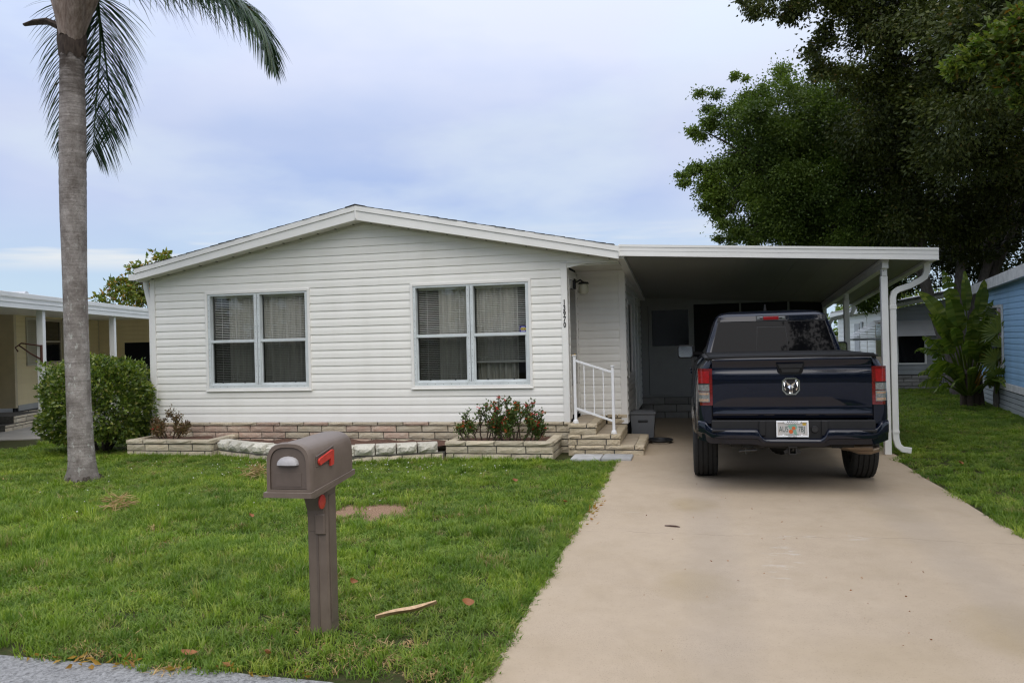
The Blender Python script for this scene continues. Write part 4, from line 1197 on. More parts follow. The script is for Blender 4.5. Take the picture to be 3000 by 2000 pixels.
for k in range(9):
    a = math.pi * k / 8
    rows.append([(XS(MY0) - 0.062 * math.cos(a) * 1.0, MY0 + 0.008 - 0.030 * math.sin(b) * math.sin(a) ** 0.4, 1.010 + 0.046 * math.sin(a) ** 0.7 * math.cos(b)) for b in (0.0, 0.4, 0.9, 1.3, 1.57)])
hb.grid(rows)
hb.add([(XS(MY0) - 0.062 * math.cos(math.pi * k / 8), MY0 + 0.008 - 0.030 * math.sin(math.pi * k / 8) ** 0.4, 1.010) for k in range(9)], [tuple(range(9))])
hb.build('door_handle', grey_pl, door_, smooth=50)
# flag in its moulded recess
fx = lambda y, z: XS(y) + np.interp(y, [s[0] for s in secs], [s[1] for s in secs]) / 2
fl = MB()
y0 = MY0 + 0.075
P = [(y0, 1.012), (y0 + 0.010, 0.998), (y0 + 0.115, 1.022), (y0 + 0.115, 0.978), (y0 + 0.145, 0.984), (y0 + 0.150, 1.062), (y0 + 0.138, 1.066), (y0 + 0.010, 1.034), (y0, 1.026)]
vs = [(fx(y, z) + 0.004, y, z) for y, z in P] + [(fx(y, z) + 0.016, y, z) for y, z in P]
k = len(P)
fl.add(vs, [tuple(range(k)), tuple(range(2 * k - 1, k - 1, -1))] + [(i, (i + 1) % k, k + (i + 1) % k, k + i) for i in range(k)])
fl.build('flag', red_pl, mbx)
rc = MB()
P = [(y0 - 0.012, 0.992), (y0 + 0.165, 1.0), (y0 + 0.165, 1.082), (y0 - 0.012, 1.044)]
for (ya, za), (yb, zb) in zip(P, P[1:] + P[:1]):
    rc.tube([(fx(ya, za) + 0.0005, ya, za), (fx(yb, zb) + 0.0005, yb, zb)], 0.0035, 5)
rc.build('flag_recess', brown_d, mbx)
# bracket under the box and the round red reflector
br = MB()
br.prism([(by - 0.062, 0.845), (by - 0.062, 0.60), (by - 0.068, 0.60), (by - 0.080, 0.72), (by - 0.12, 0.81), (by - 0.16, 0.845)], 'x', bx - 0.05, bx + 0.05)
br.prism([(by + 0.062, 0.88), (by + 0.062, 0.80), (by + 0.12, 0.87)], 'x', bx - 0.05, bx + 0.05)
br.build('bracket', brown, mbx)
MB().box(bx - 0.005, bx + 0.055, by - 0.085, by - 0.064, 0.585, 0.70, 0.006).build('bracket_foot', brown, mbx)
rf = MB().lathe([(0.0, 0.012), (0.030, 0.010), (0.040, 0.006), (0.040, 0.0)], (bx + 0.052, by - 0.105, 0.775), 'x', 24)
rf.build('reflector', red_pl, mbx, smooth=50)
# ------------------------------------------------------------------ navy pickup truck, tail towards the street
tk = thing('pickup_truck', 'dark navy blue pickup truck parked tail-out under the carport', 'pickup truck', (0.975, 8.38, 0.014), rotz=0.0)
t = NT('navy_car_paint')
fl_ = t.noise(900, 2, 0.5, t.pos(kind='obj'))
t.set(t.mix(t.ramp(fl_, [(0.4, 0.0), (0.7, 1.0)]), (0.0006, 0.0022, 0.009), (0.0011, 0.0038, 0.015)), 0.45, metal=0.0, coat=1.0, coatr=0.03, spec=0.05)
navy = t.m
chrome = simple('chrome', (0.70, 0.71, 0.72), 0.10, 1.0, var=0.05)
rubber = simple('tyre_rubber', (0.020, 0.020, 0.020), 0.8, var=0.25, vs=30, bump=0.3, bs=200)
plastic_dk = simple('dark_grey_plastic', (0.017, 0.017, 0.018), 0.55, spec=0.3, var=0.15, vs=10, bump=0.2, bs=300)
vinyl_blk = simple('black_vinyl', (0.007, 0.007, 0.007), 0.6, spec=0.18, var=0.2, vs=8, bump=0.3, bs=220)
tint_mat = NT('tinted_rear_glass')
tint_mat.set((0.004, 0.004, 0.005), 0.03, spec=0.10)
tint_mat = tint_mat.m
red_lens = NT('red_lens')
red_lens.set(red_lens.mix(red_lens.ramp(red_lens.noise(60, 2, 0.5, red_lens.pos((1, 1, 3))), [(0.4, 0.0), (0.6, 1.0)]), (0.09, 0.002, 0.003), (0.18, 0.004, 0.005)), 0.12, coat=1.0, spec=0.6)
red_lens = red_lens.m
red_bright = simple('bright_red_lens', (0.30, 0.005, 0.008), 0.15, var=0.35, vs=45, coat=1.0)
clear_lens = simple('clear_lens', (0.30, 0.31, 0.30), 0.12, 0.4, var=0.45, vs=70, coat=1.0)
amber_lens = simple('pale_amber_lens', (0.50, 0.33, 0.22), 0.2, 0.2, var=0.4, vs=90, coat=1.0)
exh = simple('dull_exhaust_steel', (0.26, 0.20, 0.15), 0.42, 0.8, var=0.3, vs=15)
under = simple('underbody', (0.012, 0.012, 0.012), 0.8, var=0.3, vs=8)
rimm = simple('alloy_rim', (0.45, 0.45, 0.46), 0.3, 0.9, var=0.1)

def hw(z):
    return float(np.interp(z, [0.40, 0.55, 0.75, 1.0, 1.2, 1.30, 1.36, 1.40], [0.925, 0.950, 0.972, 0.972, 0.950, 0.925, 0.885, 0.840]))
def side_panel(name, ys, bot, top, sg, rear=True, front=False):
    """painted flank with a rounded tail corner; rows from bottom to top edge"""
    cols = []
    if rear:
        cols += [('c', 0.785, 0.145), ('o', -0.085, 0.145), ('o', -0.045, 0.152), ('o', -0.018, 0.175), ('o', -0.004, 0.22)]
    cols += [('o', 0.0, y) for y in ys]
    if front:
        cols += [('o', -0.02, ys[-1] + 0.10), ('o', -0.08, ys[-1] + 0.18)]
    N = 12
    rows = []
    for j in range(N + 1):
        row = []
        for kind, off, y in cols:
            b, tp = bot(y), top(y)
            z = b + (tp - b) * j / N
            tail = 0.045 * max(0.0, 1 - (y - 0.145) / 0.7) ** 1.5
            x = off if kind == 'c' else hw(z) - tail + off
            fl = 0.022 * math.exp(-(((math.hypot(y - WY, z - WZ) - 0.49) / 0.055) ** 2)) if name == 'bed_side' else 0.022 * math.exp(-(((math.hypot(y - FY, z - WZ) - 0.49) / 0.055) ** 2))
            row.append((sg * (x + (fl if kind == 'o' else 0)), y, z))
        rows.append(row)
    m = MB()
    m.grid(rows)
    # inner return so the flank has thickness
    m.grid([[(p[0] - sg * 0.05, p[1] + (0.03 if i < 3 and rear else 0), p[2]) for i, p in enumerate(r_)] for r_ in rows])
    m.grid([rows[-1], [(p[0] - sg * 0.05, p[1] + (0.03 if i < 3 and rear else 0), p[2] - 0.004) for i, p in enumerate(rows[-1])]])
    m.grid([rows[0], [(p[0] - sg * 0.05, p[1] + (0.03 if i < 3 and rear else 0), p[2]) for i, p in enumerate(rows[0])]])
    return m.build(name, navy, tk, smooth=40)
WY, WZ, FY = 1.22, 0.405, 4.88
def archz(y, c, base):
    d = 0.0 if abs(y - c) >= 0.475 else math.sqrt(0.475 ** 2 - (y - c) ** 2)
    return max(base, WZ + d) if abs(y - c) < 0.475 else base
arcy = lambda c: [c - 0.475 + 0.95 * (0.5 - 0.5 * math.cos(math.pi * k / 14)) for k in range(15)]
for sg in (-1, 1):
    side_panel('bed_side', [0.30, 0.42, 0.55, 0.70] + arcy(WY) + [1.75, 1.86], lambda y: archz(y, WY, 0.715 if y < 0.30 else 0.56 if y < WY else 0.50), lambda y: 1.392, sg)
    side_panel('cab_side', [1.875, 2.3, 2.8, 3.3, 3.8, 4.2, 4.38] + arcy(FY) + [5.4, 5.6], lambda y: archz(y, FY, 0.46), lambda y: float(np.interp(y, [1.8, 3.9, 4.4, 5.7], [1.335, 1.335, 1.27, 1.12])), sg, rear=False, front=True)
    for y0, y1 in ((2.0, 2.92), (2.95, 3.95)):
        MB().tube([(sg * (hw(1.0) + 0.012), y0 + 0.12, 1.16), (sg * (hw(1.0) + 0.022), y0 + 0.16, 1.165), (sg * (hw(1.0) + 0.022), y0 + 0.30, 1.165), (sg * (hw(1.0) + 0.012), y0 + 0.34, 1.16)], 0.013, 8).build('door_pull', navy, tk, smooth=50)
        MB().prism([(y1 + 0.008, 0.5), (y1 + 0.014, 0.5), (y1 + 0.014, 1.33), (y1 + 0.008, 1.33)], 'x', sg * (hw(1.0) - 0.03), sg * (hw(1.0) + 0.0035)).build('door_gap', dark_line, tk)
# underbody, bed floor, frame
m = MB().box(-0.80, 0.80, 0.20, 5.5, 0.66, 0.80).box(-0.48, -0.38, 0.12, 5.4, 0.47, 0.62).box(0.38, 0.48, 0.12, 5.4, 0.47, 0.62).box(-0.84, 0.84, 1.88, 4.4, 0.46, 0.66)
m.box(-0.87, 0.87, 1.865, 1.885, 0.55, 1.33).box(-0.55, 0.55, 1.9, 3.9, 0.40, 0.46).box(-0.85, 0.85, 4.5, 5.6, 0.66, 1.0)
m.build('frame', under, tk)
# tailgate with its shoulder crease, low fold and soft top spoiler
tg = MB()
prof = [(1.389, 0.175), (1.392, 0.150), (1.388, 0.126), (1.374, 0.118), (1.352, 0.122), (1.325, 0.133), (1.285, 0.140), (1.264, 0.137), (1.250, 0.133), (1.243, 0.129), (1.234, 0.125), (1.224, 0.122), (1.205, 0.121), (1.10, 0.123), (0.99, 0.126), (0.90, 0.131), (0.832, 0.135), (0.822, 0.129), (0.812, 0.129), (0.800, 0.137), (0.775, 0.143), (0.762, 0.158), (0.762, 0.20)]
xs = [-0.776, -0.770, -0.73, -0.60, -0.45, -0.30, -0.15, 0.0, 0.15, 0.30, 0.45, 0.60, 0.73, 0.770, 0.776]
rows = []
for z, y in prof:
    row = []
    for x in xs:
        e = 1.0 if abs(x) < 0.70 else max(0.0, 1 - (abs(x) - 0.70) / 0.07)
        flat = 0.132
        crown = 0.010 * (1 - (x / 0.776) ** 2)
        yy = y if z > 1.36 or z < 0.79 else flat + (y - flat) * (0.35 + 0.65 * e)
        row.append((x, yy - crown + (0.012 if abs(x) > 0.772 else 0), z))
    rows.append(row)
tg.grid(rows)
tail = tg.build('tailgate', navy, tk, smooth=50)
MB().box(-0.785, 0.785, 0.165, 0.21, 0.77, 1.38).build('tailgate_core', dark_line, tk)
# tailgate handle
hm = MB()
P = [(-0.130, 1.330), (0.130, 1.330), (0.136, 1.322), (0.118, 1.245), (0.100, 1.222), (-0.100, 1.222), (-0.118, 1.245), (-0.136, 1.322)]
hm.prism(P, 'y', 0.098, 0.135)
hm.build('tailgate_handle', vinyl_blk, tk)
MB().prism([(-0.092, 1.275), (0.092, 1.275), (0.080, 1.240), (-0.080, 1.240)], 'y', 0.0955, 0.0985).build('handle_recess', dark_line, tk)
MB().prism([(-0.118, 1.322), (0.118, 1.322), (0.108, 1.282), (-0.108, 1.282)], 'y', 0.090, 0.0985).build('handle_flap', plastic_dk, tk)
# chrome ram's-head badge: shield outline, horns and muzzle
em = MB()
sh_ = [(-0.050, 0.086), (0.050, 0.086), (0.086, 0.056), (0.086, -0.040), (0.046, -0.086), (-0.046, -0.086), (-0.086, -0.040), (-0.086, 0.056)]
ez, ey = 1.097, 0.112
inn = [(x * 0.86, z * 0.86) for x, z in sh_]
def ring3(m, o, i, ya, yb):
    n = len(o)
    v = [(x, ya, ez + z) for x, z in o] + [(x, yb, ez + z) for x, z in o] + [(x, yb, ez + z) for x, z in i] + [(x, ya, ez + z) for x, z in i]
    f = []
    for k in range(n):
        k2 = (k + 1) % n
        f += [(k, k2, n + k2, n + k), (n + k, n + k2, 2 * n + k2, 2 * n + k), (2 * n + k, 2 * n + k2, 3 * n + k2, 3 * n + k)]
    m.add(v, f)
ring3(em, sh_, inn, ey, ey - 0.020)
badge = em.build('badge', chrome, tk, smooth=25)
MB().prism([(x, ez + z) for x, z in inn], 'y', ey - 0.004, ey).build('badge_ground', plastic_dk, badge)
def rel(m, pts, y0, y1, ridge=None):
    """raised facet: outline at depth y0, ridge line points at y1"""
    n = len(pts)
    cx_, cz_ = ridge if ridge else (sum(p[0] for p in pts) / n, sum(p[1] for p in pts) / n)
    m.add([(x, y0, ez + z) for x, z in pts] + [(cx_, y1, ez + cz_)], [(k, (k + 1) % n, n) for k in range(n)])
hd = MB()
for s_ in (-1, 1):
    q = lambda L: [(s_ * x, z) for x, z in L]
    rel(hd, q([(0.004, 0.016), (0.018, 0.030), (0.040, 0.064), (0.060, 0.066), (0.070, 0.046), (0.052, 0.040), (0.034, 0.012), (0.018, 0.004)]), ey - 0.006, ey - 0.026, (s_ * 0.046, 0.046))
    rel(hd, q([(0.070, 0.046), (0.074, 0.020), (0.072, -0.024), (0.058, -0.046), (0.044, -0.034), (0.054, -0.018), (0.056, 0.010), (0.052, 0.040)]), ey - 0.006, ey - 0.024, (s_ * 0.063, -0.006))
    rel(hd, q([(0.002, 0.014), (0.018, 0.004), (0.032, -0.004), (0.026, -0.022), (0.014, -0.030), (0.018, -0.070), (0.002, -0.074)]), ey - 0.006, ey - 0.026, (s_ * 0.010, -0.030))
hd.build('ram_head', chrome, badge, fix=False)
# bumper with stepped top and plate notch
def btop(x):
    return float(np.interp(abs(x), [0, 0.262, 0.305, 0.335, 0.775, 0.815, 0.850, 0.93], [0.573, 0.573, 0.606, 0.668, 0.668, 0.700, 0.742, 0.746]))
def bbot(x):
    return float(np.interp(abs(x), [0, 0.30, 0.36, 0.80, 0.93], [0.492, 0.492, 0.512, 0.512, 0.545]))
xs = sorted(set([round(s * v, 3) for s in (-1, 1) for v in (0, 0.1, 0.2, 0.255, 0.27, 0.285, 0.30, 0.315, 0.33, 0.345, 0.40, 0.5, 0.6, 0.7, 0.765, 0.785, 0.805, 0.825, 0.845, 0.86, 0.88, 0.90, 0.915, 0.925)]))
rows = []
for x in xs:
    yb = 0.012 + 0.15 * (abs(x) / 0.93) ** 7
    zt, zb = btop(x), bbot(x)
    zm = zb + (zt - zb) * 0.42
    rows.append([(x, yb + 0.135, zt - 0.006), (x, yb + 0.05, zt), (x, yb + 0.020, zt - 0.003), (x, yb + 0.004, zt - 0.014), (x, yb - 0.002, zt - 0.03), (x, yb + 0.004, zm), (x, yb + 0.022, zm - 0.010), (x, yb + 0.034, zb + 0.004), (x, yb + 0.06, zb), (x, yb + 0.135, zb)])
bp = MB().grid(rows)
for r_ in (rows[0], rows[-1]):
    wrap = [(p[0] * 1.006, 0.32, p[2]) for p in (r_[1], r_[4], r_[6], r_[8])]
    bp.grid([[r_[1], r_[4], r_[6], r_[8]], wrap])
bp.build('rear_bumper', navy, tk, smooth=42)
MB().box(-0.79, 0.79, 0.085, 0.16, 0.56, 0.752, 0.006).box(-0.79, -0.36, 0.03, 0.085, 0.640, 0.664, 0.004).box(0.36, 0.79, 0.03, 0.085, 0.640, 0.664, 0.004).build('step_pad', plastic_dk, tk)
MB().box(-0.32, -0.26, 0.06, 0.084, 0.60, 0.748, 0.004).box(0.28, 0.34, 0.06, 0.084, 0.60, 0.748, 0.004).build('notch_cheek', plastic_dk, tk)
MB().lathe([(0.0, -0.004), (0.030, -0.004), (0.034, 0.004), (0.034, 0.02)], (0.215, 0.068, 0.665), 'y', 18).build('hitch_plug', black_plastic, tk)
# licence plate and dealer frame
py = 0.058
pl_grey = NT('plate_print')
g = pl_grey.noise(14, 4, 0.6, pl_grey.pos((1, 1, 1), 'obj'))
pl_grey.set(pl_grey.mix(pl_grey.ramp(g, [(0.35, 0.0), (0.65, 1.0)]), (0.50, 0.50, 0.48), (0.55, 0.50, 0.47)), 0.45)
pl_grey = pl_grey.m
plate = MB().box(-0.146, 0.146, py, py + 0.004, 0.592, 0.744, 0.0).build('licence_plate', pl_grey, tk)
fm = MB()
fm.box(-0.155, 0.155, py - 0.008, py - 0.001, 0.733, 0.752, 0.003).box(-0.155, 0.155, py - 0.008, py - 0.001, 0.586, 0.602, 0.003).box(-0.155, -0.142, py - 0.008, py - 0.001, 0.602, 0.733, 0.002).box(0.142, 0.155, py - 0.008, py - 0.001, 0.602, 0.733, 0.002)
fm.box(-0.075, 0.075, py - 0.0085, py - 0.001, 0.722, 0.740, 0.003).box(-0.098, -0.08, py - 0.0085, py - 0.001, 0.600, 0.614, 0.004).box(0.08, 0.098, py - 0.0085, py - 0.001, 0.600, 0.614, 0.004)
fm.build('plate_frame', simple('white_frame', (0.82, 0.83, 0.84), 0.35, var=0.03), plate)
ink = simple('dark_green_ink', (0.035, 0.075, 0.07), 0.5)
ROT = (R(90), 0, 0)
text('ARRIGO', 0.029, (0, py - 0.0092, 0.7375), ROT, paint_black, plate, 'plate_lettering', 1.05, 0.0006)
text('AU5', 0.082, (-0.084, py - 0.0012, 0.664), ROT, ink, plate, 'plate_lettering', 0.60, 0.0008)
text('7BJ', 0.082, (0.088, py - 0.0012, 0.664), ROT, ink, plate, 'plate_lettering', 0.60, 0.0008)
text('SUNSHINE STATE', 0.0155, (0, py - 0.0012, 0.610), ROT, ink, plate, 'plate_lettering', 1.0, 0.0004)
text('FORT PIERCE', 0.0145, (0, py - 0.0092, 0.5945), ROT, paint_black, plate, 'plate_lettering', 1.0, 0.0004)
MB().lathe([(0.0, -0.0005), (0.004, -0.0005), (0.004, 0.0005)], (-0.088, py - 0.0085, 0.736), 'y', 8).lathe([(0.0, -0.0005), (0.004, -0.0005), (0.004, 0.0005)], (0.088, py - 0.0085, 0.736), 'y', 8).build('plate_dots', paint_black, plate)
MB().prism([(-0.045, 0.706), (0.03, 0.716), (0.048, 0.69), (0.035, 0.66), (0.045, 0.615), (0.02, 0.612), (0.0, 0.65), (-0.03, 0.672)], 'y', py - 0.0012, py - 0.0004).build('green_state_print', simple('green_print', (0.20, 0.38, 0.30), 0.5), plate)
MB().lathe([(0.0, -0.001), (0.021, -0.001), (0.021, 0.0)], (-0.014, py - 0.0014, 0.643), 'y', 16).lathe([(0.0, -0.001), (0.018, -0.001), (0.018, 0.0)], (0.012, py - 0.0020, 0.677), 'y', 16).build('orange_fruit_print', simple('orange_print', (0.62, 0.13, 0.03), 0.5), plate)
MB().prism([(0.098, 0.704), (0.132, 0.706), (0.130, 0.731), (0.097, 0.729)], 'y', py - 0.0012, py - 0.0002).build('yellow_sticker', simple('yellow_decal', (0.55, 0.36, 0.04), 0.5), plate)
# tail lamps
for sg in (-1, 1):
    def lamp_panel(name, xa, xb, z0, z1, out, mat, parent, nx=6):
        rows = []
        for j in range(6):
            z = z0 + (z1 - z0) * j / 5
            row = []
            for i in range(nx + 1):
                x = xa + (xb - xa) * i / nx
                e = max(0.0, (x - 0.845) / 0.08)
                row.append((sg * x, 0.143 - out + 0.075 * e ** 2.2, z))
            rows.append(row)
        m = MB().grid(rows)
        for r_ in (rows[0], rows[-1]):
            m.grid([r_, [(p[0], p[1] + 0.03, p[2]) for p in r_]])
        for c in (0, -1):
            m.grid([[r_[c] for r_ in rows], [(r_[c][0], r_[c][1] + 0.03, r_[c][2]) for r_ in rows]])
        return m.build(name, mat, parent, smooth=40)
    tl = lamp_panel('tail_light', 0.772, 0.918, 0.905, 1.287, 0.012, red_lens, tk)
    lamp_panel('brake_lens', 0.805, 0.912, 1.135, 1.262, 0.019, red_bright, tl)
    lamp_panel('reverse_lens', 0.803, 0.914, 1.055, 1.120, 0.019, clear_lens, tl)
    lamp_panel('signal_lens', 0.803, 0.914, 0.940, 1.045, 0.019, clear_lens, tl)
    lamp_panel('amber_strip', 0.812, 0.906, 1.015, 1.034, 0.021, amber_lens, tl)
    lamp_panel('amber_strip', 0.812, 0.906, 0.948, 0.972, 0.021, amber_lens, tl)
    lamp_panel('lamp_rib', 0.800, 0.914, 1.122, 1.132, 0.020, black_plastic, tl)
# soft cover over the bed
cv = MB()
rows = []
for y, dz in ((0.125, -0.022), (0.118, 0.0), (0.128, 0.018), (0.16, 0.026), (0.30, 0.024), (1.0, 0.022), (1.83, 0.024), (1.84, -0.02)):
    rows.append([(x, y, 1.398 + dz - (0.022 if abs(x) > 0.80 else 0.004 * (x / 0.8) ** 2)) for x in (-0.815, -0.80, -0.5, 0, 0.5, 0.80, 0.815)])
cv.grid(rows).build('bed_cover', vinyl_blk, tk, smooth=40)
for sg in (-1, 1):
    MB().box(sg * 0.80 - 0.045, sg * 0.80 + 0.045, 0.17, 1.86, 1.385, 1.405, 0.006).build('bed_rail_cap', plastic_dk, tk)
# cab: rounded plan rings from belt to roof
def ring(z, hx, y0, y1, r_=0.10, n=5):
    P = []
    for cx_, cy_, a0 in ((hx - r_, y0 + r_, -90), (hx - r_, y1 - r_, 0), (-hx + r_, y1 - r_, 90), (-hx + r_, y0 + r_, 180)):
        for k in range(n + 1):
            a = R(a0 + 90 * k / n)
            P.append((cx_ + r_ * math.cos(a), cy_ + r_ * math.sin(a), z))
    return P
cab = MB()
rings = [ring(1.30, 0.885, 1.875, 4.45, 0.08), ring(1.345, 0.865, 1.885, 4.38, 0.08), ring(1.36, 0.825, 1.89, 4.33, 0.07), ring(1.60, 0.755, 1.965, 3.95, 0.07), ring(1.80, 0.685, 2.03, 3.66, 0.07), ring(1.865, 0.655, 2.055, 3.56, 0.08), ring(1.905, 0.60, 2.15, 3.46, 0.10), ring(1.93, 0.48, 2.35, 3.3, 0.10), ring(1.94, 0.25, 2.6, 3.1, 0.1)]
cab.grid(rings, closed=True)
cab.f.append(tuple(range(len(cab.v) - len(rings[0]), len(cab.v))))
cab.m.append(0)
cab.build('cab', navy, tk, smooth=45)
def ry(z):
    return float(np.interp(z, [1.36, 1.60, 1.80, 1.865], [1.89, 1.965, 2.03, 2.047]))
def rear_pane(name, xa0, xb0, xa1, xb1, z0, z1, off, mat, th=0.006):
    m = MB()
    n = 4
    rows = []
    for j in range(n + 1):
        f = j / n
        z = z0 + (z1 - z0) * f
        a, b = xa0 + (xa1 - xa0) * f, xb0 + (xb1 - xb0) * f
        bow = lambda x: 0.018 * (1 - (x / 0.75) ** 2)
        rows.append([(x, ry(z) - off - bow(x), z) for x in [a + (b - a) * i / 6 for i in range(7)]])
    m.grid(rows)
    for r_ in (rows[0], rows[-1]):
        m.grid([r_, [(p[0], p[1] + th + 0.02, p[2]) for p in r_]])
    for c in (0, -1):
        m.grid([[r_[c] for r_ in rows], [(r_[c][0], r_[c][1] + th + 0.02, r_[c][2]) for r_ in rows]])
    return m.build(name, mat, tk, smooth=40)
rear_pane('window_seal', -0.742, 0.742, -0.640, 0.640, 1.375, 1.795, 0.002, dark_line)
rear_pane('rear_window', -0.735, -0.195, -0.633, -0.168, 1.382, 1.783, 0.006, tint_mat)
rear_pane('rear_window', 0.195, 0.735, 0.168, 0.633, 1.382, 1.783, 0.006, tint_mat)
rear_pane('sliding_window', -0.190, 0.190, -0.164, 0.164, 1.400, 1.715, 0.004, tint_mat)
rear_pane('sliding_window', -0.190, 0.190, -0.164, 0.164, 1.728, 1.783, 0.005, tint_mat)
rear_pane('roof_spoiler', -0.612, -0.178, -0.600, -0.178, 1.797, 1.858, 0.012, navy)
rear_pane('roof_spoiler', 0.178, 0.612, 0.178, 0.600, 1.797, 1.858, 0.012, navy)
rear_pane('brake_light_housing', -0.176, 0.176, -0.176, 0.176, 1.797, 1.862, 0.014, black_plastic)
rear_pane('spoiler_cap', -0.648, -0.616, -0.640, -0.604, 1.797, 1.856, 0.008, plastic_dk)
rear_pane('spoiler_cap', 0.616, 0.648, 0.604, 0.640, 1.797, 1.856, 0.008, plastic_dk)
zb = 1.828
def lensbox(name, x0, x1, h, mat, off):
    y = ry(zb) - 0.018 * (1 - (0.5 * (x0 + x1) / 0.75) ** 2) - off
    return MB().box(x0, x1, y, y + 0.012, zb - h, zb + h, 0.004).build(name, mat, tk)
lensbox('brake_light', -0.092, 0.092, 0.022, red_bright, 0.026)
for sg in (-1, 1):
    lensbox('cargo_light', min(sg * 0.092, sg * 0.165), max(sg * 0.092, sg * 0.165), 0.017, clear_lens, 0.024)
    lensbox('cargo_light_louvre', min(sg * 0.096, sg * 0.135), max(sg * 0.096, sg * 0.135), 0.009, plastic_dk, 0.027)
# side windows, windscreen
def sx_(z):
    return float(np.interp(z, [1.36, 1.60, 1.80], [0.825, 0.755, 0.685]))
for sg in (-1, 1):
    for pts in ([(2.10, 1.40), (2.95, 1.40), (2.95, 1.77), (2.24, 1.77)], [(3.0, 1.40), (4.12, 1.40), (3.62, 1.77), (3.0, 1.77)]):
        m = MB()
        v = [(sg * (sx_(z) + 0.006), y, z) for y, z in pts] + [(sg * (sx_(z) - 0.01), y, z) for y, z in pts]
        m.add(v, [(0, 1, 2, 3), (7, 6, 5, 4)] + [(i, (i + 1) % 4, 4 + (i + 1) % 4, 4 + i) for i in range(4)])
        m.build('side_window', tint_mat, tk)
m = MB()
m.grid([[(x * (0.76 if j else 0.62), y, z) for x in (-1, -0.5, 0, 0.5, 1)] for j, (y, z) in enumerate(((3.665, 1.80), (4.34, 1.37)))])
m.grid([[(x * (0.76 if j else 0.62), y - 0.02, z) for x in (-1, -0.5, 0, 0.5, 1)] for j, (y, z) in enumerate(((3.665, 1.80), (4.34, 1.37)))])
m.build('windscreen', tint_mat, tk)
hd_ = MB()
hd_.grid([[(x * float(np.interp(y, [4.3, 5.5, 5.75], [0.90, 0.88, 0.80])), y, float(np.interp(y, [4.3, 5.4, 5.75], [1.30, 1.20, 1.08])) - 0.05 * abs(x) ** 3) for x in np.linspace(-1, 1, 9)] for y in (4.3, 4.7, 5.1, 5.5, 5.7, 5.78)])
hd_.build('hood', navy, tk, smooth=45)
MB().box(-0.80, 0.80, 5.70, 5.80, 0.62, 1.06, 0.03).build('grille', plastic_dk, tk)
MB().box(-0.93, 0.93, 5.62, 5.86, 0.42, 0.64, 0.05).build('front_bumper', navy, tk)
for sg in (-1, 1):
    MB().box(min(sg * 0.62, sg * 0.92), max(sg * 0.62, sg * 0.92), 5.64, 5.79, 0.86, 1.02, 0.02).build('headlight', clear_lens, tk)
# antenna
MB().lathe([(0.0, 0.0), (0.026, 0.0), (0.018, 0.05), (0.012, 0.105), (0.0, 0.108)], (0.02, 3.0, 1.93), 'z', 10).build('antenna', plastic_dk, tk, smooth=50)
# door mirrors
for sg, xo in ((-1, 1.06), (1, 1.06)):
    mm = MB()
    cx_ = sg * xo
    def rr(w, h, y, r_=0.04):
        P = []
        for qx, qz, a0 in ((w - r_, -h + r_, -90), (w - r_, h - r_, 0), (-w + r_, h - r_, 90), (-w + r_, -h + r_, 180)):
            for k in range(5):
                a = R(a0 + 22.5 * k)
                P.append((cx_ + qx + r_ * math.cos(a), y, 1.400 + qz + r_ * math.sin(a)))
        return P
    L = [rr(0.105, 0.086, 3.60), rr(0.116, 0.098, 3.61), rr(0.116, 0.098, 3.66), rr(0.09, 0.075, 3.73), rr(0.05, 0.04, 3.75)]
    mm.grid(L, closed=True)
    n = len(L[0])
    mm.f += [tuple(range(n)), tuple(range(4 * n, 5 * n))]
    mm.m += [0, 0]
    mm.tube([(sg * 0.80, 3.80, 1.35), (sg * 0.96, 3.72, 1.36)], 0.035, 8)
    mir = mm.build('door_mirror', plastic_dk, tk, smooth=45)
    MB().prism([(p[0], p[2]) for p in rr(0.098, 0.079, 0, 0.035)], 'y', 3.596, 3.604).build('mirror_glass', chrome, mir)
    MB().lathe([(0.0, -0.003), (0.030, -0.003), (0.030, 0.003)], (cx_ - 0.045, 3.595, 1.437), 'y', 14).build('blind_spot_mirror', chrome, mir)
# wheels
tyre = MB()
pr = []
W2, RR = 0.138, 0.415
for k, x in enumerate(np.linspace(-1, 1, 5)):
    pass
prof = [(0.235, -0.100), (0.26, -0.118), (0.33, -0.138), (0.375, -0.134), (0.402, -0.122), (0.411, -0.110)]
g = [-0.078, -0.028, 0.028, 0.078]
edges = [-0.108] + [e for c in g for e in (c - 0.007, c - 0.006, c + 0.006, c + 0.007)] + [0.108]
for e in edges:
    depth = 0.010 if any(abs(e - c) < 0.0065 for c in g) else 0.0
    prof.append((0.415 - 0.004 * (e / 0.11) ** 2 - depth, e))
prof += [(0.411, 0.110), (0.402, 0.122), (0.375, 0.134), (0.33, 0.138), (0.26, 0.118), (0.235, 0.100)]
tyre.lathe(prof, (0, 0, 0), 'x', 64)
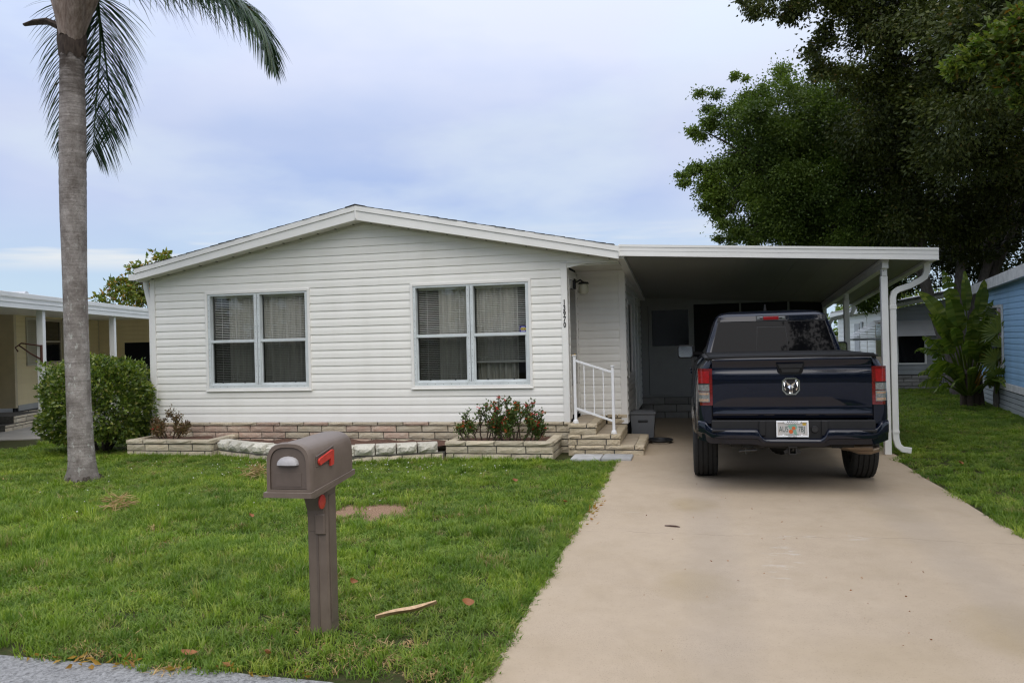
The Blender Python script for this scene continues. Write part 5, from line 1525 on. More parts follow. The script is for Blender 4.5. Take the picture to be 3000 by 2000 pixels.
# shallow sipes across the shoulders
for k in range(64):
    a = 2 * math.pi * k / 64
    for s_ in (-1, 1):
        c_, q = math.cos(a), math.sin(a)
        tyre.add([(s_ * 0.086, 0.4135 * c_ - 0.003 * q, 0.4135 * q + 0.003 * c_), (s_ * 0.124, 0.4075 * c_ - 0.003 * q, 0.4075 * q + 0.003 * c_), (s_ * 0.124, 0.4075 * c_ + 0.010 * q, 0.4075 * q - 0.010 * c_), (s_ * 0.086, 0.4135 * c_ + 0.010 * q, 0.4135 * q - 0.010 * c_),
                  (s_ * 0.086, 0.4165 * c_, 0.4165 * q), (s_ * 0.122, 0.4110 * c_, 0.4110 * q)], [(0, 1, 5, 4), (3, 4, 5, 2)])
tyre_me = tyre.mesh('tyre', rubber, 35, fix=False)
rim = MB()
rim.lathe([(0.235, -0.10), (0.225, -0.085), (0.215, 0.0), (0.225, 0.085), (0.236, 0.10), (0.242, 0.104)], (0, 0, 0), 'x', 40)
for k in range(6):
    a = 2 * math.pi * k / 6
    c_, q = math.cos(a), math.sin(a)
    for w_ in (0.03,):
        rim.add([(0.075, 0.05 * c_ - w_ * q, 0.05 * q + w_ * c_), (0.075, 0.05 * c_ + w_ * q, 0.05 * q - w_ * c_), (0.092, 0.232 * c_ + w_ * 1.3 * q, 0.232 * q - w_ * 1.3 * c_), (0.092, 0.232 * c_ - w_ * 1.3 * q, 0.232 * q + w_ * 1.3 * c_),
                 (0.045, 0.05 * c_ - w_ * q, 0.05 * q + w_ * c_), (0.045, 0.05 * c_ + w_ * q, 0.05 * q - w_ * c_), (0.06, 0.232 * c_ + w_ * 1.3 * q, 0.232 * q - w_ * 1.3 * c_), (0.06, 0.232 * c_ - w_ * 1.3 * q, 0.232 * q + w_ * 1.3 * c_)],
                [(0, 1, 2, 3), (7, 6, 5, 4), (0, 3, 7, 4), (1, 5, 6, 2)])
rim.lathe([(0.0, 0.085), (0.06, 0.082), (0.075, 0.07), (0.075, 0.03)], (0, 0, 0), 'x', 24)
rim_me = rim.mesh('rim', rimm, 35)
disc = MB().lathe([(0.0, -0.03), (0.21, -0.03), (0.21, 0.0), (0.0, 0.0)], (0, 0, 0), 'x', 32).mesh('brake_disc', under)
for y in (WY, FY):
    for sg in (-1, 1):
        wh = link('wheel', tyre_me, tk, loc=(sg * 0.845, y, 0.415), scale=(sg, 1, 1))
        link('rim', rim_me, wh)
        link('brake_disc', disc, wh)
# axle, springs, shocks, spare, hitch, exhaust
ax_ = MB().tube([(-0.76, WY, 0.405), (0.76, WY, 0.405)], 0.045, 10)
ax_.lathe([(0.0, -0.15), (0.10, -0.13), (0.155, -0.05), (0.155, 0.05), (0.10, 0.13), (0.0, 0.15)], (0.0, WY - 0.02, 0.405), 'y', 16)
ax_.build('rear_axle', under, tk, smooth=45)
for sg in (-1, 1):
    MB().tube([(sg * 0.55, WY - 0.03, 0.40), (sg * 0.48, WY - 0.2, 0.70)], 0.032, 8).build('shock_absorber', under, tk, smooth=45)
    MB().lathe([(0.07, 0.0), (0.07, 0.20), (0.05, 0.20), (0.05, 0.0)], (sg * 0.50, WY, 0.45), 'z', 12).build('coil_spring', under, tk)
MB().lathe([(0.20, -0.10), (0.36, -0.11), (0.39, -0.05), (0.39, 0.05), (0.36, 0.10), (0.20, 0.10)], (-0.02, 0.72, 0.54), 'z', 28).build('spare_tyre', rubber, tk, smooth=45)
hr = MB().tube([(-0.60, 0.20, 0.50), (0.60, 0.20, 0.50)], 0.035, 8)
hr.build('hitch_bar', under, tk)
hr = MB()
for a in ((-0.036, -0.028, 0.412, 0.484), (0.028, 0.036, 0.412, 0.484)):
    hr.box(a[0], a[1], 0.055, 0.22, a[2], a[3])
hr.box(-0.028, 0.028, 0.055, 0.22, 0.412, 0.420).box(-0.028, 0.028, 0.055, 0.22, 0.476, 0.484).box(-0.044, 0.044, 0.048, 0.066, 0.478, 0.492, 0.003)
for s_ in (-1, 1):
    hr.prism([(s_ * 0.036, 0.42), (s_ * 0.075, 0.415), (s_ * 0.085, 0.44), (s_ * 0.036, 0.47)], 'y', 0.10, 0.112)
hr.build('hitch_receiver', simple('worn_steel', (0.045, 0.043, 0.042), 0.5, 0.6, var=0.3), tk)
MB().tube([(0.42, 1.75, 0.45), (0.46, 1.10, 0.62), (0.50, 0.72, 0.56), (0.50, 0.50, 0.475), (0.54, 0.38, 0.455), (0.64, 0.32, 0.452), (0.80, 0.30, 0.455)], [0.04, 0.04, 0.04, 0.042, 0.045, 0.046, 0.046], 14).build('exhaust_pipe', exh, tk, smooth=50)
MB().tube([(0.60, 0.40, 0.435), (0.68, 0.36, 0.418), (0.78, 0.345, 0.416), (0.86, 0.36, 0.432)], [0.038, 0.052, 0.052, 0.042], 14, flat=0.8).build('exhaust_tip', exh, tk, smooth=50)
MB().tube([(-0.34, 0.16, 0.44), (-0.52, 0.18, 0.425)], 0.012, 8).tube([(-0.45, 0.17, 0.48), (-0.45, 0.17, 0.40)], 0.009, 8).build('tow_hook', simple('worn_hook_steel', (0.08, 0.078, 0.075), 0.45, 0.7), tk)
# ------------------------------------------------------------------ tan house on the left (own axes: x along its eave, away from the street; y towards it)
def house_frame(name, label, loc, e):
    t = thing(name, label, 'house', loc, rotz=math.atan2(e[1], e[0]))
    return t
E1 = (-0.3256, 0.9455)
tan = house_frame('neighbour_house', 'tan sided house on the left with a white porch roof on posts', (-12.16, 12.96, 0), E1)
# local: x along the eave, y to the LEFT of it (away from the lawn)
PB = 2.6
wall_ys(tan, (4.3, PB), (1, 0), 0, 0.36, 0.13, 17, (0.0, 4.9), siding_tan, holes=[(1.13, 2.40, 1.36, 2.47)])
wall_ys(tan, (4.2, PB + 1.0), (1, 0), 0, 0.36, 0.13, 17, (-6.0, 0.0), siding_tan)
wall_ys(tan, (9.3, PB), (0, -1), 0, 0.30, 0.13, 18, (0.0, PB + 0.4), siding_tan, holes=[(0.74, 2.60, -0.1, 1.86)])
MB().box(4.2, 9.3, PB + 0.01, PB + 0.05, 0.0, 2.6).box(-2, 4.2, PB + 1.01, PB + 1.05, 0, 2.6).box(9.31, 9.34, -0.4, PB, 1.86, 2.6).box(9.31, 9.34, PB - 0.74, PB, 0, 1.86).build('sheathing', dark_room, tan)
tan_trim = simple('tan_trim', (0.56, 0.47, 0.31), 0.5)
MB().box(4.18, 4.30, PB - 0.03, PB + 1.0, 0.30, 2.58, 0.004).build('corner_trim', tan_trim, tan)
MB().box(9.2, 9.32, PB - 0.02, PB + 0.05, 0.3, 2.6, 0.004).build('corner_trim', tan_trim, tan)
wn_ = MB().box(5.40, 5.46, PB - 0.03, PB + 0.01, 1.33, 2.5, 0.003).box(6.67, 6.73, PB - 0.03, PB + 0.01, 1.33, 2.5, 0.003).box(5.46, 6.67, PB - 0.03, PB + 0.01, 2.44, 2.5, 0.003).box(5.46, 6.67, PB - 0.03, PB + 0.01, 1.33, 1.39, 0.003).box(5.46, 6.67, PB - 0.02, PB + 0.005, 1.89, 1.93).build('window', simple('tan_trim_dark', (0.42, 0.36, 0.26), 0.5), tan)
MB().box(5.46, 6.67, PB + 0.0, PB + 0.01, 1.39, 1.89).box(5.46, 6.67, PB + 0.0, PB + 0.01, 1.93, 2.44).build('pane', bpy.data.materials['dark_side_glass'], wn_)
for a, b in ((4.78, 5.36), (6.78, 7.3)):
    s_ = MB().box(a, a + 0.05, PB - 0.045, PB - 0.014, 1.30, 2.52).box(b - 0.05, b, PB - 0.045, PB - 0.014, 1.30, 2.52).box(a + 0.05, b - 0.05, PB - 0.045, PB - 0.014, 2.46, 2.52).box(a + 0.05, b - 0.05, PB - 0.045, PB - 0.014, 1.30, 1.36).build('shutter', simple('pale_tan_shutter', (0.52, 0.48, 0.38), 0.55) if a < 5 else bpy.data.materials['pale_tan_shutter'], tan)
    lv = MB()
    for k in range(24):
        z = 1.37 + k * 0.0455
        lv.add([(a + 0.05, PB - 0.018, z + 0.04), (b - 0.05, PB - 0.018, z + 0.04), (b - 0.05, PB - 0.040, z), (a + 0.05, PB - 0.040, z)], [(0, 1, 2, 3)])
    lv.build('louvres', bpy.data.materials['pale_tan_shutter'], s_, kind='stuff')
MB().box(4.2, 9.3, PB - 0.01, PB + 0.06, 0.0, 0.20).build('mortar', mortar_mat, tan)
for k in range(2):
    brick_run(tan, 'cream', (4.2, PB - 0.02), (9.3, PB - 0.02), k * 0.1, (k + 1) * 0.1, start=0.2 * k)
MB().box(4.32, 7.4, PB - 0.035, PB - 0.005, 0.22, 0.36, 0.004).box(4.6, 7.0, PB - 0.04, PB - 0.03, 0.255, 0.275).build('skirt_vent', simple('grey_skirt_metal', (0.40, 0.40, 0.38), 0.5), tan)
# side steps of the tan house
for k in range(2):
    z = k * 0.16
    MB().box(1.2 + 0.35 * k, 2.75, 1.35, PB + 0.9, z + 0.0, z + 0.15).build('step_core', mortar_mat, tan)
    brick_run(tan, 'cream', (2.77, 1.34), (2.77, PB + 0.9), z, z + 0.10, start=0.1 + 0.2 * k)
    brick_run(tan, 'cream', (2.775, 1.33), (2.775, PB + 0.9), z + 0.10, z + 0.155, start=0.25 * k)
    brick_run(tan, 'cream', (1.2 + 0.35 * k, 1.335), (2.77, 1.335), z, z + 0.10, start=0.1 + 0.2 * k)
    brick_run(tan, 'cream', (1.2 + 0.35 * k, 1.325), (2.77, 1.325), z + 0.10, z + 0.155, start=0.25 * k)
# porch roof, eave along x at y=0
def tr(x, y):
    return 2.53 + 0.055 * y
m = MB()
for (xa, xb, ya, yb) in ((-6.0, 13.0, -0.02, 8.0),):
    vs = [(x, y, tr(x, y) + d) for d in (0.17, 0.10) for x, y in ((xa, ya), (xb, ya), (xb, yb), (xa, yb))]
    m.add(vs, [(0, 1, 2, 3), (7, 6, 5, 4), (0, 4, 5, 1), (1, 5, 6, 2), (2, 6, 7, 3), (3, 7, 4, 0)])
m.build('roof', fascia_white, tan)
MB().box(-6.0, 13.0, 0.0, 8.0, 2.56, 2.575).build('porch_ceiling', trim_white, tan)
MB().box(10.6, 10.64, -0.6, PB + 0.2, 0, 2.6).box(9.34, 10.6, -0.44, -0.40, 0, 2.6).build('dark_interior', dark_room, tan)
MB().box(-6.0, 13.0, -0.06, -0.021, 2.44, 2.63, 0.004).box(-6.0, 13.0, -0.085, -0.061, 2.63, 2.715, 0.004).box(-6.0, 13.0, -0.072, -0.061, 2.54, 2.553).build('eave_fascia', fascia_white, tan)
ribs = MB()
for k in range(60):
    x = -5.9 + k * 0.31
    vs = [(x + a, y, tr(x, y) + 0.17 + d) for d in (0.0, 0.025) for a, y in ((0, -0.02), (0.03, -0.02), (0.03, 8), (0, 8))]
    ribs.add(vs, [(4, 5, 6, 7), (0, 1, 5, 4), (0, 4, 7, 3), (1, 2, 6, 5)])
ribs.build('roof_ribs', fascia_white, tan, fix=False, kind='stuff')
for x in (-3.4, 0.05, 3.6, 7.2):
    MB().box(x - 0.06, x + 0.06, 0.02, 0.14, 0.02, 2.56, 0.006).build('porch_post', fascia_white, tan)
MB().lathe([(0.0, 0.0), (0.20, 0.0), (0.20, 0.10), (0.0, 0.10)], (4.5, 2.6, tr(0, 2.6) + 0.17), 'z', 16).prism([(4.5 + 0.15 * math.cos(math.pi * k / 8 - 0.2), tr(0, 2.6) + 0.30 + 0.17 * math.sin(math.pi * k / 8 - 0.2)) for k in range(10)], 'y', 2.4, 2.8).build('roof_vent', simple('galvanised_vent', (0.50, 0.51, 0.52), 0.4, 0.3), tan, smooth=40)
# rusty hanging-basket arm on the first post
hk = thing('plant_hook', 'rusty iron plant hook screwed to the white porch post', 'plant hook', (-12.3, 12.95, 1.7))
rust = simple('rusty_iron', (0.10, 0.035, 0.02), 0.8, var=0.4, vs=40)
pb = Vector((-12.16, 12.96, 0)) + Vector((-0.3256, 0.9455, 0)) * 0.0
dirh = Vector((-0.9455, -0.3256, 0))
b0 = pb + Vector((-0.115, -0.03, 0))
fwdh = Vector((0.22, -0.975, 0))
b0 = pb + Vector((-0.03, -0.05, 0))
MB().tube([tuple(b0 + Vector((0, 0, 1.42))), tuple(b0 + Vector((0, 0, 1.78)))], 0.022, 8).tube([tuple(b0 + Vector((0, 0, 1.50))), tuple(b0 + dirh * 0.20 + Vector((0, 0, 1.62))), tuple(b0 + dirh * 0.40 + Vector((0, 0, 1.78)))], 0.014, 8).tube([tuple(b0 + Vector((0, 0, 1.76))), tuple(b0 + dirh * 0.36 + Vector((0, 0, 1.82))), tuple(b0 + dirh * 0.47 + Vector((0, 0, 1.74))), tuple(b0 + dirh * 0.42 + Vector((0, 0, 1.66)))], 0.014, 8).build('hook_arm', rust, hk)
# concrete by the tan house
sheet('neighbour_slab', [(-11.6, 12.75), (-12.35, 15.0), (-14.5, 21.5), (-22, 19), (-19, 10.5), (-14.2, 11.9)], 0.02, slab_mat, 0.03)
# small red-and-white thing left on the grass by the corner
tw = MB()
rows = []
for j in range(6):
    rows.append([(-9.55 + 0.42 * i / 9, 13.1 + 0.3 * j / 5, 0.06 + 0.035 * math.sin(i * 0.9 + j) + (0.05 if 2 < i < 8 else 0)) for i in range(10)])
tw.grid(rows)
tw.k = 1
tw.box(-9.58, -9.10, 13.05, 13.45, 0.012, 0.055, 0.01)
tw.build('folded_towel', [simple('red_cloth', (0.42, 0.03, 0.06), 0.9), simple('white_cloth', (0.7, 0.7, 0.7), 0.9)], None, label='crumpled red and white cloth on the grass beside the house corner', cat='cloth')

# ------------------------------------------------------------------ blue house on the right: x runs from the far corner towards the street, wall faces -y... (left)
E2 = (-0.145, -0.9894)
blue = house_frame('neighbour_house', 'blue sided house at the right edge with white roof trim', (6.44, 19.9, 0), E2)
# local: x towards the street, y = left of that = east; wall faces west = -y
wall_ys(blue, (0.0, 0.0), (1, 0), 0, 0.56, 0.112, 18, (0.04, 5.2), siding_blue, holes=[(0.50, 1.80, 0.86, 2.08)], lip=0.016)
MB().box(0.0, 5.19, 0.012, 0.05, 0.0, 2.6).box(0.0, 0.04, 0.05, 7.0, 0.0, 2.6).box(5.15, 5.19, 0.05, 7.0, 0.0, 2.6).box(0.04, 5.15, 6.96, 7.0, 0.0, 2.6).build('sheathing', dark_room, blue)
MB().box(-0.012, 0.045, -0.03, 0.05, 0.55, 2.52, 0.004).build('corner_trim', siding_blue, blue)
vs = []
m = MB()
m.prism([(-0.15, 2.42), (5.4, 2.53), (5.4, 2.74), (-0.15, 2.62)], 'y', -0.20, -0.16)
m.build('eave_fascia', simple('weathered_white', (0.62, 0.61, 0.57), 0.6, var=0.25, vs=6), blue)
m = MB()
m.prism([(-0.15, 2.60), (5.4, 2.72), (5.4, 2.76), (-0.15, 2.64)], 'y', -0.158, 7.0)
m.prism([(-0.12, 2.44), (5.35, 2.55), (5.35, 2.57), (-0.12, 2.46)], 'y', -0.158, 0.02)
m.build('roof', bpy.data.materials['weathered_white'], blue)
wall_ys(blue, (5.2, 0.0), (0, 1), 0, 0.20, 0.112, 20, (0.05, 7.0), siding_blue, lip=0.016)
MB().box(5.17, 5.225, -0.03, 0.05, 0.2, 2.5, 0.004).build('corner_trim', siding_blue, blue)
MB().prism([(-0.2, 2.50), (7.2, 2.50), (7.2, 2.72), (-0.2, 2.72)], 'x', 5.36, 5.40).build('eave_fascia', bpy.data.materials['weathered_white'], blue)
bw = MB().box(0.44, 0.50, -0.035, 0.01, 0.82, 2.12, 0.003).box(1.80, 1.84, -0.035, 0.01, 0.82, 2.12, 0.003).box(0.50, 1.80, -0.035, 0.01, 2.07, 2.12, 0.003).box(0.50, 1.80, -0.04, 0.01, 0.82, 0.87, 0.003).box(0.50, 1.80, -0.02, 0.0, 1.43, 1.47).build('window', bpy.data.materials['weathered_white'], blue)
MB().box(0.50, 1.80, 0.0, 0.01, 0.87, 1.43).box(0.50, 1.80, 0.0, 0.01, 1.47, 2.07).build('pane', simple('dim_blind_glass', (0.05, 0.06, 0.06), 0.15, var=0.25, vs=30, stretch=(0.2, 0.2, 4)), bw)
pinkish = simple('faded_pink_shutter', (0.44, 0.30, 0.28), 0.6, var=0.15)
for a, b in ((1.86, 2.27), (0.02, 0.42)):
    s_ = MB().box(a, a + 0.05, -0.05, -0.018, 0.84, 2.12).box(b - 0.05, b, -0.05, -0.018, 0.84, 2.12).box(a + 0.05, b - 0.05, -0.05, -0.018, 2.06, 2.12).box(a + 0.05, b - 0.05, -0.05, -0.018, 0.84, 0.90).box(a + 0.05, b - 0.05, -0.05, -0.018, 1.44, 1.50).build('shutter', bpy.data.materials['weathered_white'], blue)
    for z0, z1 in ((0.90, 1.44), (1.50, 2.06)):
        for k in range(9):
            z = z0 + 0.01 + (z1 - z0 - 0.02) * k / 9
            MB().add([(a + 0.05, -0.022, z + 0.052), (b - 0.05, -0.022, z + 0.052), (b - 0.05, -0.048, z), (a + 0.05, -0.048, z), (a + 0.05, -0.016, z + 0.052), (b - 0.05, -0.016, z + 0.052), (b - 0.05, -0.042, z), (a + 0.05, -0.042, z)], [(0, 1, 2, 3), (4, 5, 6, 7), (0, 1, 5, 4), (3, 2, 6, 7)]).build('louvre', pinkish, s_)
MB().box(0.0, 5.2, -0.045, 0.0, 0.42, 0.555, 0.006).build('skirt_rail', bpy.data.materials['weathered_white'], blue)
for k in range(4):
    MB().box(0.0, 5.2, -0.03 + 0.004 * (k % 2), 0.0, 0.10 * k + 0.012, 0.10 * k + 0.098, 0.003).build('skirt_board', siding_grey, blue)
ac = thing('utility_cabinet', 'white ribbed utility cabinet against the blue house at the right edge', 'cabinet', (5.72, 14.95, 0), rotz=math.atan2(E2[1], E2[0]))
MB().box(-0.35, 0.55, -0.15, 0.25, 0.0, 0.47, 0.006).build('cabinet_body', bpy.data.materials['weathered_white'], ac)
MB().box(-0.38, 0.58, -0.18, 0.28, 0.47, 0.53, 0.008).build('cabinet_lid', bpy.data.materials['weathered_white'], ac)
for k in range(9):
    x = -0.33 + k * 0.105
    MB().box(x, x + 0.03, -0.165, -0.15, 0.02, 0.46, 0.003).build('rib', bpy.data.materials['weathered_white'], ac)

# ------------------------------------------------------------------ house in the shade behind: gable front, lit side wall, striped awnings
bh = thing('rear_house', 'shaded white house with striped awnings seen behind the carport posts', 'house', (5.35, 24.0, 0))
bx0, bx1, byf = 5.35, 12.5, 24.0
def gz(x):
    return 2.32 + 0.17 * min(x - bx0, bx1 - x)
def span_b(z):
    if z < 2.22:
        return (bx0 + 0.03, bx1)
    d = (z - 2.22) / 0.17
    return None if d > 3.4 else (bx0 + max(0.03, d), bx1 - d)
wall_ys(bh, (0, byf), (1, 0), 0, 0.42, 0.12, 19, span_b, siding_grey, holes=[(bx0 + 0.28, bx0 + 0.95, 0.74, 1.62), (bx0 + 2.2, bx0 + 2.9, 0.74, 1.62)])  # grey vinyl on the white gable front: its shade is in the colour
wall_ys(bh, (bx0 - 0.0, byf + 7.5), (0, -1), 0, 0.42, 0.15, 12, (0, 7.47), siding_white)
MB().box(bx0 + 0.02, bx1, byf + 0.012, byf + 0.05, 0, 2.2).box(bx0 + 0.01, bx0 + 0.05, byf + 0.05, byf + 7.5, 0, 2.25).build('sheathing', dark_room, bh)
MB().box(bx0 - 0.03, bx0 + 0.05, byf - 0.03, byf + 0.05, 0.4, 2.3, 0.004).box(bx0 - 0.025, bx0 + 0.01, byf + 2.5, byf + 2.62, 0.4, 2.3).build('corner_trim', siding_white, bh)
m = MB()
xm_ = 0.5 * (bx0 + bx1)
for s_, xa in ((-1, bx0 - 0.25), (1, bx1 + 0.25)):
    m.prism([(xm_, gz(xm_) + 0.03), (xa, gz(xa) + 0.03), (xa, gz(xa) + 0.11), (xm_, gz(xm_) + 0.11)], 'y', byf - 0.3, byf + 7.6)
m.build('roof', simple('aged_roof_metal', (0.30, 0.29, 0.27), 0.6, var=0.3), bh)
m = MB()
for s_, xa in ((-1, bx0 - 0.25), (1, bx1 + 0.25)):
    m.prism([(xm_, gz(xm_) - 0.06), (xa, gz(xa) - 0.06), (xa, gz(xa) + 0.028), (xm_, gz(xm_) + 0.028)], 'y', byf - 0.32, byf - 0.28)
m.box(bx0 - 0.28, bx0 - 0.24, byf - 0.3, byf + 7.6, 2.20, 2.33)
m.build('fascia', siding_white, bh)
for wx in (bx0 + 0.28, bx0 + 2.2):
    w = MB().box(wx - 0.05, wx, byf - 0.03, byf + 0.01, 0.70, 1.66).box(wx + 0.67, wx + 0.72, byf - 0.03, byf + 0.01, 0.70, 1.66).box(wx, wx + 0.67, byf - 0.03, byf + 0.01, 0.70, 0.74).box(wx, wx + 0.67, byf - 0.03, byf + 0.01, 1.62, 1.66).build('window', siding_white, bh)
    MB().box(wx, wx + 0.67, byf, byf + 0.01, 0.74, 1.62).build('pane', bpy.data.materials['dark_side_glass'], w)
def awning(cx0, cx1, zt, zb, out, side):
    """slatted aluminium awning; side 'f' on the front, 'l' on the left wall"""
    n = 12
    a = MB()
    if side == 'f':
        a.box(cx0 - 0.02, cx0, byf - out, byf, zb - 0.03, zb + 0.01).box(cx1, cx1 + 0.02, byf - out, byf, zb - 0.03, zb + 0.01)
    else:
        a.box(bx0 - out, bx0, cx0 - 0.02, cx0, zb - 0.03, zb + 0.01).box(bx0 - out, bx0, cx1, cx1 + 0.02, zb - 0.03, zb + 0.01)
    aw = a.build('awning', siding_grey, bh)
    for k in range(n):
        f0, f1 = k / n, (k + 0.82) / n
        z0, z1 = zt + (zb - zt) * f0, zt + (zb - zt) * f1
        o0, o1 = out * f0 + 0.02, out * f1 + 0.03
        if side == 'l':                               # open slats: each a narrow blade, with stepped cheek bars
            z1 = z0 + (zb - zt) / n * 0.42
            o1 = o0 + out / n * 0.42
            MB().box(bx0 - o1, bx0 - 0.01, cx0 - 0.012, cx0 + 0.012, z1 - 0.004, z1 + 0.012).build('awning_slat', siding_white, aw)
        m = MB()
        for d in (0, 0.012):
            if side == 'f':
                m.add([(cx0, byf - o0, z0 + d), (cx1, byf - o0, z0 + d), (cx1, byf - o1, z1 + d), (cx0, byf - o1, z1 + d)], [(0, 1, 2, 3)])
            else:
                m.add([(bx0 - o0, cx0, z0 + d), (bx0 - o0, cx1, z0 + d), (bx0 - o1, cx1, z1 + d), (bx0 - o1, cx0, z1 + d)], [(0, 1, 2, 3)])
        m.build('awning_slat', siding_white, aw)
awning(bx0 + 0.12, bx0 + 1.15, 1.90, 1.48, 0.55, 'f')
awning(bx0 + 2.05, bx0 + 3.05, 1.90, 1.48, 0.55, 'f')
awning(byf + 0.25, byf + 1.55, 1.95, 1.42, 0.85, 'l')
dd = MB().box(bx0 - 0.03, bx0 + 0.0, byf + 0.45, byf + 1.3, 0.42, 1.95).build('side_door', simple('tan_door', (0.34, 0.24, 0.15), 0.6), bh)
MB().box(bx0 - 0.036, bx0 - 0.031, byf + 0.55, byf + 1.2, 0.9, 1.85).build('door_glass', bpy.data.materials['dark_side_glass'], dd)
MB().box(bx0 - 0.03, bx0 + 0.0, byf + 3.6, byf + 4.4, 0.42, 1.9).build('side_door', simple('grey_door', (0.5, 0.5, 0.5), 0.6), bh)
MB().box(bx0 - 0.05, bx0 - 0.02, byf + 3.05, byf + 3.3, 1.75, 1.95, 0.005).build('meter_box', siding_grey, bh)
skb = MB().box(bx0, bx1, byf + 0.0, byf + 0.06, 0, 0.40).box(bx0, bx0 + 0.05, byf, byf + 7.5, 0, 0.40).build('block_skirt', mortar_mat, bh)
for k in range(4):
    z0 = k * 0.10
    if k in (1, 2):
        brick_run(skb, 'grey', (bx0, byf - 0.02), (bx0 + 1.10, byf - 0.02), z0, z0 + 0.1, start=0.2 * (k % 2))
        brick_run(skb, 'grey', (bx0 + 1.72, byf - 0.02), (bx0 + 4.6, byf - 0.02), z0, z0 + 0.1, start=0.2 * (k % 2))
    else:
        brick_run(skb, 'grey', (bx0, byf - 0.02), (bx0 + 4.6, byf - 0.02), z0, z0 + 0.1, start=0.2 * (k % 2))
for k in range(2):
    x = bx0 + 1.12 + 0.30 * k
    v = MB()
    for q in range(8):
        a = math.pi * q / 4
        v.prism([(x + 0.14 + 0.02 * math.cos(a + 1.57), 0.20 + 0.014 * math.sin(a + 1.57)), (x + 0.14 + 0.13 * math.cos(a + 0.1), 0.20 + 0.095 * math.sin(a + 0.1)), (x + 0.14 + 0.13 * math.cos(a - 0.1), 0.20 + 0.095 * math.sin(a - 0.1))], 'y', byf - 0.02, byf - 0.006)
    v.box(x, x + 0.28, byf - 0.022, byf, 0.10, 0.112).box(x, x + 0.28, byf - 0.022, byf, 0.288, 0.30).box(x, x + 0.012, byf - 0.022, byf, 0.112, 0.288).box(x + 0.268, x + 0.28, byf - 0.022, byf, 0.112, 0.288)
    v.build('vent_block', siding_grey, skb, fix=False)

# ------------------------------------------------------------------ what the truck and windows mirror: the far side of the street
oh = thing('opposite_house', 'grey bungalow with a grey roof across the street', 'house', (-3.0, -16.0, 0))
MB().box(-10, 4, -22, -16, 0, 2.6).build('wall', siding_grey, oh)
MB().prism([(-10.6, 2.55), (4.6, 2.55), (-3.0, 4.2)], 'y', -22.3, -15.6).build('roof', bpy.data.materials['aged_roof_metal'], oh)
for x in (-8.5, -5.5, -1.0, 1.6):
    MB().box(x, x + 1.5, -16.0, -15.97, 0.9, 2.1).build('window', bpy.data.materials['dark_side_glass'], oh)
# ------------------------------------------------------------------ foliage tools
def unit(v):
    return v / np.maximum(np.linalg.norm(v, axis=-1, keepdims=True), 1e-9)
def leaf_geo(P, D, L, W, rng, fold=0.18, n6=False):
    """one small folded leaf per row: base, two sides, tip"""
    n = len(P)
    D = unit(D)
    A = rng.normal(size=(n, 3))
    S = unit(np.cross(D, A))
    N = np.cross(S, D)
    L = np.broadcast_to(L, n)[:, None]
    W = np.broadcast_to(W, n)[:, None]
    mid = P + D * L * 0.45
    V = np.stack([P, mid + S * W * 0.5 + N * W * fold, P + D * L - N * L * 0.08, mid - S * W * 0.5 + N * W * fold], 1).reshape(-1, 3)
    i = np.arange(n)[:, None] * 4
    return V, np.concatenate([i + np.array([0, 1, 2]), i + np.array([0, 2, 3])], 0)
def foliage(blobs, nper, L, W, seed, sub=14, subr=0.34, shell=0.55, droop=0.35):
    """leaves gathered in twiggy clumps spread through a set of blobs (x,y,z,r[,density])"""
    rng = np.random.default_rng(seed)
    Vs, Fs, o = [], [], 0
    for bl in blobs:
        x, y, z, r = bl[:4]
        k = bl[4] if len(bl) > 4 else 1.0
        ns = max(3, int(sub * k * max(r, 0.35)))
        d = unit(rng.normal(size=(ns, 3)))
        rad = r * (shell + (1 - shell) * rng.random((ns, 1)) ** 0.6) * rng.uniform(0.75, 1.12, (ns, 1))
        c = np.array([x, y, z]) + d * rad * np.array([1, 1, 0.85])
        n = int(nper * k * r * r)
        pick = rng.integers(0, ns, n)
        g = rng.normal(size=(n, 3)) * np.array([1, 1, 0.7]) * subr * min(r, 1.0) * rng.uniform(0.35, 1.0, (n, 1))
        P = c[pick] + g
        D = unit(g) * 0.7 + d[pick] * 0.5 + rng.normal(size=(n, 3)) * 0.5 + np.array([0, 0, -droop])
        V, F = leaf_geo(P, D, L * rng.uniform(0.6, 1.15, n), W * rng.uniform(0.7, 1.15, n), rng)
        Vs.append(V)
        Fs.append(F + o)
        o += len(V)
    return np.concatenate(Vs), np.concatenate(Fs)
def limbs(name, paths, mat, parent, n=9):
    m = MB()
    for pts, r0, r1 in paths:
        P = []
        k = len(pts)
        for i in range(k - 1):
            for j in range(3):
                f = j / 3
                a, b = Vector(pts[i]), Vector(pts[i + 1])
                P.append(a.lerp(b, f) + Vector((rnd.uniform(-1, 1), rnd.uniform(-1, 1), 0)) * 0.06 * (a - b).length * (0 if i == 0 and j == 0 else 0.5))
        P.append(Vector(pts[-1]))
        m.tube(P, [r0 + (r1 - r0) * (i / (len(P) - 1)) ** 0.8 for i in range(len(P))], n)
    return m.build(name, mat, parent, smooth=60)
def twigs(blobs, frac, root, mat, parent, seed, r0=0.05, least=0.25):
    r_ = random.Random(seed)
    m = MB()
    for bl in blobs:
        if r_.random() > frac or bl[3] < least or (bl[1] < 16.5):
            continue
        c = Vector(bl[:3])
        p = min(root, key=lambda q: (Vector(q) - c).length)
        a = Vector(p)
        mid = a.lerp(c, 0.5) + Vector((r_.uniform(-0.3, 0.3), r_.uniform(-0.3, 0.3), 0.25))
        m.tube([a, a.lerp(mid, 0.5) + Vector((0, 0, 0.1)), mid, c], [r0, r0 * 0.8, r0 * 0.55, r0 * 0.25], 6)
    return m.build('branches', mat, parent, smooth=60)

